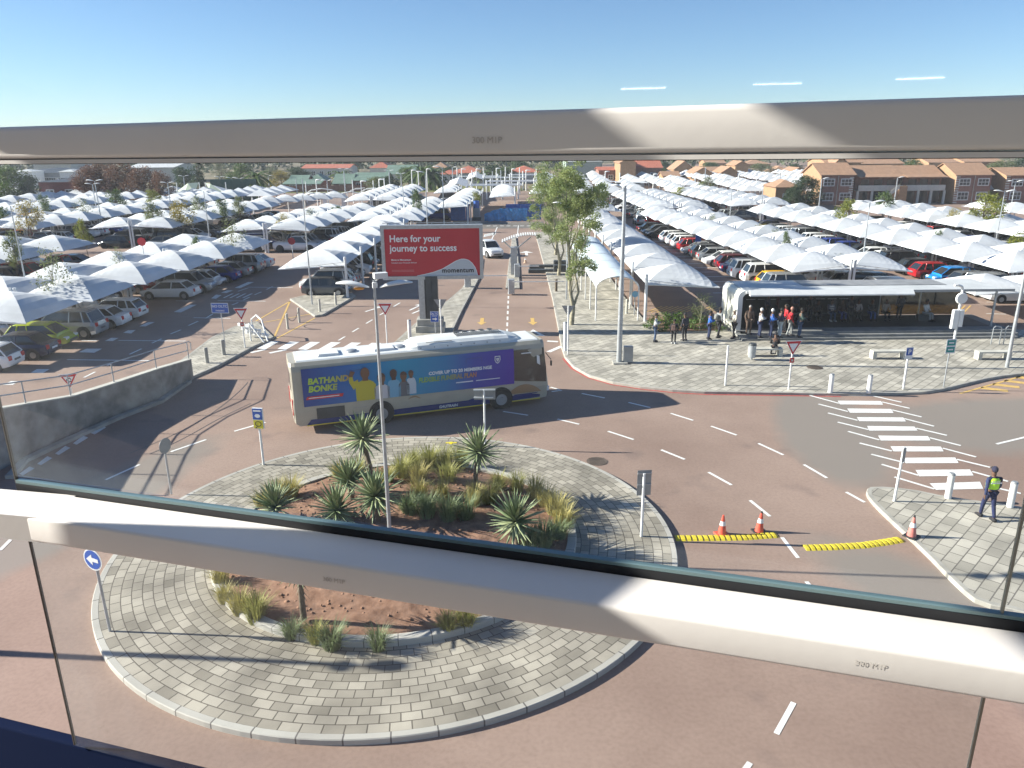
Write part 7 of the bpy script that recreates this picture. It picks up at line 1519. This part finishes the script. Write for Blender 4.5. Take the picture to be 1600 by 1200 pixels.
row('row beside the tunnels', 'L', -10.2, .03, 153, 168, 5.0, (-1,), 4.6, carp=.5)
row('row right of the tunnels', 'L', 1.0, .0, 140, 164, 4.8, (-1,), 4.6, cars=False)
for i, (px, pb, pt) in enumerate(((480, 316, 284), (497, 322, 281), (553, 318, 281), (566, 318, 283), (585, 318, 282), (594, 316, 280), (602, 314, 278), (645, 308, 266), (655, 306, 268), (668, 300, 264), (715, 296, 262), (722, 298, 264), (738, 300, 266), (745, 298, 264), (756, 297, 262), (776, 296, 263), (790, 296, 261), (800, 295, 264), (812, 297, 262), (822, 298, 266), (838, 300, 264), (945, 298, 268), (968, 296, 270), (1020, 300, 272), (1085, 302, 274), (1152, 306, 272), (1180, 306, 276), (228, 312, 284), (240, 310, 280), (150, 312, 283), (85, 312, 282), (135, 312, 284))):
    p = g(px, pb); d = depth(p); h = at(px, pt, p.y).z; t = thing('light_mast', 'thin white light mast far away, %s from the left' % (ordn(sorted([480, 497, 553, 566, 585, 594, 602, 645, 655, 668, 715, 722, 738, 745, 756, 776, 790, 800, 812, 822, 838, 945, 968, 1020, 1085, 1152, 1180, 228, 240, 150, 85, 135]).index(px)) if px != 85 else 'first'), 'light mast', p, 0, 'thin far light masts'); b = MB(); b.tube((0, 0, 0), (0, 0, h), d * .0008, d * .0006, 5); part('pole', b, M['whitem'], t)
    if i % 2: b = MB(); b.sphere((.5, 0, h), .55, 6, 4, (1.2, .5, .25)); part('lamp_head', b, M['whitem'], t)
# ---------------------------------------------------------------- unseen plates added left of the window, cut to shade the rails
steel = mat('sun_blocker_grey', (.45, .45, .44), .5)
def sunwin(name, label, quads, X0=-3.6):
    """added out-of-view plates west of the window that block sun from the rails"""
    for q in quads:
        b = MB(); b.loft([[(x_, y_, CH + z_) for y_, z_ in q] for x_ in (X0, X0 + .06)], smooth=False)
        tag(b.build(name, steel), label, 'building part', 'added plates shading the rails')

for nm_, lb, q in (('sun_blocker', 'lowest added plate shading the rails, unseen left of the window', [(1.0, .14), (2.5, .71), (2.5, -.9), (1.0, -.9)]), ('sun_blocker', 'middle slanted added plate shading the rails, unseen left of the window', [(1.5, 1.08), (2.25, 1.06), (2.8, .88), (2.8, 2.4), (2.35, 2.1), (1.9, 1.47), (1.5, 1.30)]), ('sun_blocker', 'top added plate shading the rails, unseen left of the window', [(1.0, 1.72), (2.3, 2.05), (2.3, 3.2), (1.0, 3.2)])): sunwin(nm_, lb, [q])
# ---------------------------------------------------------------- the air
hz = bpy.data.materials.new('haze'); hz.use_nodes = True; n = hz.node_tree.nodes; l = hz.node_tree.links; n.clear()
ho = n.new('ShaderNodeOutputMaterial'); hv = n.new('ShaderNodeVolumePrincipled'); hv.inputs['Color'].default_value = (.86, .92, 1, 1); hv.inputs['Density'].default_value = .0003; hv.inputs['Anisotropy'].default_value = .0
l.new(hv.outputs[0], ho.inputs['Volume']); b = MB(); b.box(-1700, 1700, -100, 2700, -1.05, 26); o = b.build('haze', hz); o['kind'] = 'stuff'
print('CANOPIES', NC[0], 'CARS', NCAR[0], 'OBJ', len(bpy.data.objects))
